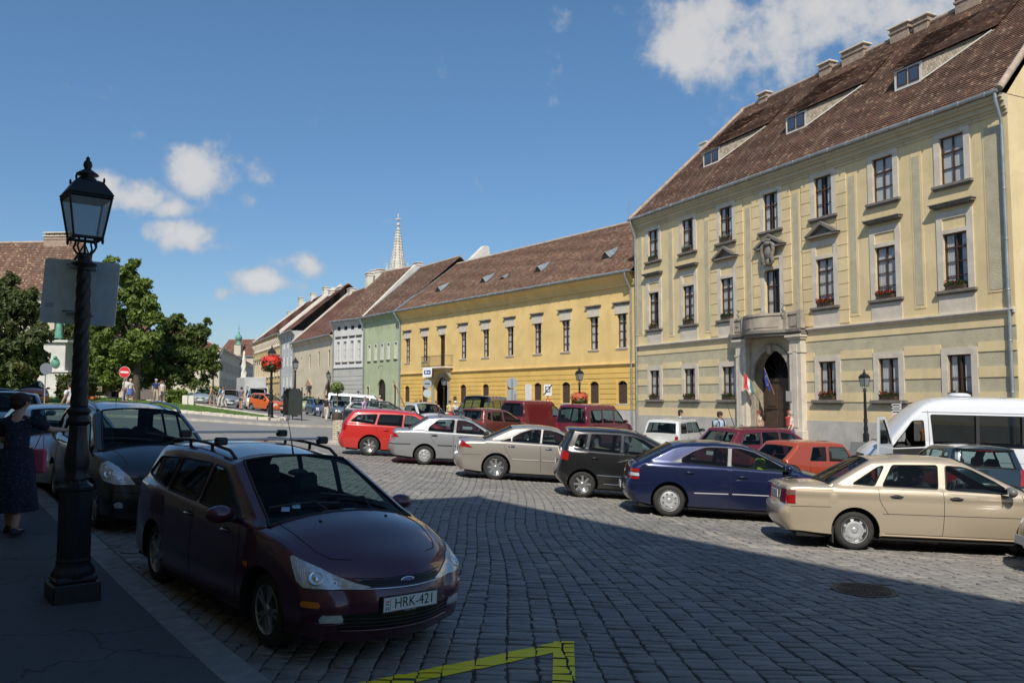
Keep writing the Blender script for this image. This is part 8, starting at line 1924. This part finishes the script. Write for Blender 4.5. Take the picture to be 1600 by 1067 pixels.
# others
BL=(.38,.46,.56)
stand('man with sunglasses and a backpack in a pale blue shirt before the palace',1113,30,-70,1.76,top=BL,bottom=(.12,.12,.13),hair=(.03,.02,.015),sk=skin2,pose=dict(head=30),sleeves=.5)
p=gp(1113,0,30); mb=MB(Matrix.Translation((p.x,p.y,p.z))@Matrix.Rotation(R(-70),4,'Z')); mb.box((-.32,-.15,1.02),(-.16,.15,1.45),bev=.05); 
for sg in (1,-1): mb.tube([(-.15,sg*.12,1.42),(0,sg*.12,1.50),(.16,sg*.11,1.38),(.12,sg*.12,1.12),(-.15,sg*.13,1.08)],.02,6)
tag(mb.build('backpack',mat('navy_backpack',(.02,.025,.05),.8)),'dark backpack with straps on the man in the pale blue shirt','backpack')
stand('dark haired person in a pale blue top near the cellar window',1053,33.5,-20,1.68,top=(.42,.50,.56),hair=(.02,.015,.012),longhair=True)
stand('red haired woman in a peach top left of the palace gateway',1173,37,185,1.62,top=(.62,.42,.30),hair=(.22,.05,.02),fem=True)
stand('grey haired woman in a pale pink cardigan before the palace gateway doors',1222,35.5,160,1.64,top=(.62,.47,.42),hair=(.45,.42,.38),fem=True,sleeves=1)
stand('woman in red half hidden behind the grey haired woman at the gateway',1217,36.3,20,1.66,top=(.5,.04,.03),hair=(.25,.04,.02),fem=True)
stand('blonde woman in an orange top seen through the open minibus cab',1423,26.5,-160,1.68,z=.1,top=(.75,.30,.10),hair=(.55,.36,.14),fem=True)
stand('woman in a black top and pale trousers walking in the middle of the street',520,51,80,1.68,top=(.02,.022,.03),bottom=(.50,.46,.38),hair=(.03,.02,.02),fem=True,pose=dict(lleg=14,rleg=-12,rsh=(-10,14)))
stand('person in a lilac shirt beside the black estate car',577,47,-10,1.70,top=(.50,.38,.58),bottom=(.2,.2,.22),hair=(.3,.26,.22))
stand('man in grey shirt and dark shorts standing at the far edge of the lawn',391,66,70,1.80,top=(.14,.12,.13),bottom=(.09,.09,.07),legs=.4,hair=(.05,.03,.02),pose=dict(lleg=3,rleg=-3,lkn=0,rkn=0))
stand('shirtless looking man in tan clothes walking left of the old white van',346,68,200,1.78,top=(.50,.34,.22),bottom=(.16,.17,.08),legs=.4,hair=(.5,.42,.3))
stand('man in pale blue shirt and white trousers beside the man in tan clothes',359,68,190,1.76,top=(.20,.36,.62),bottom=(.6,.58,.52),hair=(.1,.07,.05))
stand('woman in pale jacket next to the couple at the lawn edge',364,67,185,1.66,top=(.60,.64,.66),bottom=(.55,.52,.46),hair=(.2,.12,.08),fem=True)
stand('man in dark blue shirt and beige trousers beneath the right hand tree',262,61,-60,1.76,z=.14,top=(.02,.04,.14),bottom=(.45,.37,.26),hair=(.5,.45,.4))
stand('woman in white beside the man in dark blue under the tree',271,62,-100,1.66,z=.14,top=(.65,.55,.50),bottom=(.5,.4,.36),hair=(.2,.05,.03),fem=True,skirt=.4)
stand('woman in white top and blue skirt walking right of the no entry sign',223,58,-30,1.68,z=.14,top=(.66,.64,.64),bottom=(.08,.14,.42),hair=(.5,.44,.38),fem=True,skirt=.35)
stand('person in white shirt left of the woman with the blue skirt',217,58.6,-60,1.74,z=.14,top=(.68,.66,.62),bottom=(.12,.12,.2),hair=(.2,.12,.08))
stand('man in a white shirt half hidden behind the foreground lamp post',133,33,160,1.76,top=(.66,.67,.70),bottom=(.06,.07,.10),hair=(.03,.02,.02))
stand('person in a striped red and white top before the green house',600,62,-60,1.72,z=.3,top=(.62,.40,.40),bottom=(.2,.2,.2),hair=(.4,.35,.3))
stand('person in olive clothes right of the striped top',607,64,-40,1.66,z=.0,top=(.16,.18,.10),bottom=(.1,.1,.08),hair=(.06,.04,.03))
for px,Y,lb,tc,hc in ((655,53,'person in cream top at the left of the gateway steps',(.6,.5,.38),(.3,.2,.12)),(662,54,'person in a pale yellow shirt next to the cream top',(.66,.6,.4),(.06,.04,.03)),(686,55,'woman in red and white standing in the gateway shade',(.5,.16,.12),(.12,.06,.03)),(706,52,'woman in yellow top and red skirt before the dark plaque',(.66,.52,.24),(.05,.03,.02)),(714,52.5,'woman in a white headscarf and dark skirt right of the yellow top',(.62,.64,.66),(.62,.63,.62))):
    stand(lb,px,Y,-80+px%40,1.66,top=tc,bottom=(.45,.04,.05) if px==706 else (.06,.05,.06),hair=hc,fem=True,skirt=.4 if px>700 else 0)
for px,Y,lb in ((559/1.0,80,'small walker in white before the cream house'),(486,92,'small walker in grey near the pale green car')): stand(lb,px,Y,30,1.7,top=(.55,.5,.45),bottom=(.12,.1,.1))
# bronze figure on the monument
bo_,BJ,BS=person('green bronze statue of a standing figure on the white monument',mx_,my_,mz_+4.3,R(-80),2.1,pose=dict(rsh=(50,30),rel=60,lsh=(10,20),lel=40),top=(.13,.33,.24),bottom=(.13,.33,.24),hair=(.13,.33,.24),skirt=.8,sleeves=1,sk=brz,shoes=(.13,.33,.24),name='statue')
bo_['category']='statue'
for k in kids(bo_): k.data.materials[0]=brz
# ================================================================ TREES
def leafmat(name,c1,c2,c3=None):
    m,t,b=newmat(name); a=t.node('ShaderNodeAttribute',attribute_name='tone').outputs['Fac']; r=t.node('ShaderNodeValToRGB',{0:a}); e=r.color_ramp.elements; e[0].color=(*c1,1); e[1].color=(*c2,1)
    if c3: k=e.new(.93); k.color=(*c2,1); e[1].position=.9; e[-1].color=(*c3,1); e[-1].position=1
    b.inputs['Roughness'].default_value=.55; t.set(b.inputs['Base Color'],r.outputs[0]); b.inputs['Subsurface Weight'].default_value=0
    tr=t.node('ShaderNodeBsdfTranslucent'); t.t.links.new(r.outputs[0],tr.inputs[0]); ms=t.node('ShaderNodeMixShader',{0:.28,1:b.outputs[0],2:tr.outputs[0]}); t.t.links.new(ms.outputs[0],t.n['Material Output'].inputs[0]); return m
barkm=mat('bark',(.09,.07,.05),.95,noise=(5,.3),bump=(14,1,.05))
def tree(label,px,Y,trunk_h,clumps,lm,n=14000,size=.20,trunk_r=.22,name='tree',seed=1,z=0.1,droop=.25):
    rs=np.random.RandomState(seed); g=gp(px,0,Y); o=root(name,label,'tree',(g.x,g.y,g.z+z)); mb=MB()
    C=[]
    for (cx,cz,r,dy) in clumps:
        q=at(cx,cz,Y+dy); C.append((Vector((q[0]-g.x,q[1]-g.y,q[2]-g.z)),r))
    top=max(c[0].z for c in C); mb.tube([(0,0,-.3),(.03,0,trunk_h*.5),(-.02,.03,trunk_h),(.02,0,trunk_h+(top-trunk_h)*.5)],[trunk_r*1.25,trunk_r,trunk_r*.85,trunk_r*.4],10)
    for c,r in C: a=Vector((0,0,min(trunk_h+rs.rand()*.6,c.z-.2 if c.z>trunk_h*.8 else trunk_h*.8))); m_=a.lerp(c,.55)+Vector((0,0,.25)); mb.tube([a,m_,c],[trunk_r*.35,trunk_r*.2,.03],6)
    mb.build('trunk',barkm,o)
    w=np.array([r**2 for _,r in C]); w/=w.sum(); P=[];Nn=[];tn=[]
    for (c,r),ww in zip(C,w):
        k=int(n*ww); subs=[]; ns=int(9+r*5)
        for q in range(ns):
            d=rs.randn(3); d/=np.linalg.norm(d); d[2]*=.85; subs.append((np.array(c)+d*r*rs.uniform(.45,.95),r*rs.uniform(.28,.5),rs.uniform(-.14,.16)))
        for q in range(k):
            sc,sr,st=subs[rs.randint(ns)]; d=rs.randn(3); d/=np.linalg.norm(d); 
            if rs.rand()<.55: d[2]=abs(d[2])
            P.append(sc+d*sr*(rs.rand()**.35)); Nn.append(d); tn.append(.45+st+rs.randn()*.17)
    P=np.array(P);Nn=np.array(Nn);n_=len(P); Nn=Nn+rs.randn(n_,3)*.55; Nn/=np.linalg.norm(Nn,axis=1)[:,None]; u=np.cross(Nn,rs.randn(n_,3)); u/=np.linalg.norm(u,axis=1)[:,None]; v=np.cross(Nn,u); s_=(size*rs.uniform(.6,1.25,n_))[:,None]
    V=np.stack([P-u*s_*.9,P-v*s_*.42+Nn*s_*.12,P+u*s_*.9-np.array([0,0,1])*s_*droop,P+v*s_*.42+Nn*s_*.12],1).reshape(-1,3); F=np.arange(n_*4).reshape(-1,4)
    me=bpy.data.meshes.new('crown'); me.from_pydata(V.tolist(),[],F.tolist()); A=me.attributes.new('tone','FLOAT','POINT'); A.data.foreach_set('value',np.repeat(np.clip(tn,0,1),4).astype(np.float32)); me.materials.append(lm); c=bpy.data.objects.new('crown',me); COL.objects.link(c); c.parent=o; return o
Lg=leafmat('chestnut_leaves',(.05,.10,.015),(.26,.34,.06)); Ld=leafmat('dark_leaves',(.022,.05,.012),(.13,.15,.035),(.28,.08,.035)); Lm=leafmat('lime_leaves',(.032,.068,.013),(.16,.21,.04),(.30,.25,.06))
tree('tall green chestnut tree with rounded lobes right of the foreground lamp',232,63,3.6,[(190,432,1.15,0),(215,452,1.1,.5),(172,470,1.2,-1),(222,490,1.3,0),(195,505,1.4,1),(243,505,.8,0),(160,520,1.2,0),(205,545,1.4,-.5),(175,560,1.3,.5),(238,535,.9,-1),(150,560,1.1,1),(225,470,.9,1),(180,415,.7,0),(205,418,.65,.4),(215,570,1.1,1),(160,590,.9,0)],Lg,21000,.21,.26,seed=3)
tree('broad darker green tree overlapping the right side of the chestnut',280,68,2.4,[(272,512,1.0,0),(250,535,1.3,0),(295,530,1.3,.5),(318,520,.75,0),(325,505,.35,0),(240,565,1.3,-.5),(275,560,1.6,0),(310,560,1.4,.3),(330,555,.8,0),(235,590,1.1,0),(265,588,1.3,-1),(300,590,1.4,0),(328,582,.9,.5),(258,505,.45,0),(285,500,.5,0)],Lm,20000,.20,.2,seed=5)
tree('dark tree with reddish tips at the left edge of the picture',18,50,2.2,[(10,458,1.0,0),(38,475,1.0,0),(55,500,.8,.5),(20,500,1.3,0),(-15,480,1.5,0),(48,535,1.0,-.5),(12,545,1.4,0),(62,560,.6,0),(50,575,.9,0),(28,585,1.2,0),(-20,550,1.5,0),(0,590,1.3,0),(18,440,.5,0)],Ld,21000,.19,.22,seed=7)
tree('second dark tree filling the gap behind the monument',66,68,2.5,[(40,545,1.8,0),(75,540,1.6,0),(100,560,1.3,0),(60,585,1.8,0),(105,595,1.2,0),(85,575,1.4,0),(130,570,1.2,1),(15,580,1.8,0),(110,520,1.0,0)],Ld,13000,.24,.2,seed=9)
tree('shaded tree between the foreground lamp and the chestnut trunk',142,74,2.8,[(140,530,1.6,0),(160,560,1.8,0),(130,575,1.5,0),(175,590,1.6,0),(200,590,1.5,1),(150,600,1.3,0)],Lg,11000,.24,.2,seed=11)
def bush(label,px,Y,w,h,lm,n=1500,name='bush',cat='bush',d=.6,s=.1):
    g=gp(px,0,Y); o=root(name,label,cat,(g.x,g.y,g.z+.1)); rs=np.random.RandomState(int(px)); P=rs.uniform(-1,1,(n,3)); k=np.abs(P).max(1); P=P/k[:,None]**.7; P=P*np.array([w/2,d/2,h/2])+np.array([0,0,h/2]); u=rs.randn(n,3)*s; v=rs.randn(n,3)*s*.6
    V=np.stack([P-u,P-v,P+u,P+v],1).reshape(-1,3); me=bpy.data.meshes.new('foliage'); me.from_pydata(V.tolist(),[],np.arange(n*4).reshape(-1,4).tolist()); A=me.attributes.new('tone','FLOAT','POINT'); A.data.foreach_set('value',np.repeat(rs.rand(n),4).astype(np.float32)); me.materials.append(lm); c=bpy.data.objects.new('foliage',me); COL.objects.link(c); c.parent=o
    mb=MB(); mb.tube([(0,0,-.2),(0,0,h*.6)],.05,6); mb.build('stem',barkm,o)
bush('clipped hedge block left of the pale slabs',294,63.5,1.3,1.0,Lg,1800,'hedge','hedge'); bush('orange brown bush at the foot of the corner building',386,120,3.2,3.0,leafmat('rust_leaves',(.20,.10,.03),(.38,.18,.05)),900,d=2,s=.16)
bush('grey green rounded shrub beside the monument steps',142,58,2.0,1.7,Ld,2200,d=1.8)
bush('potted green shrub at the foot of the corner building',345,108,2.2,2.6,Lg,900,d=1.5,s=.15)
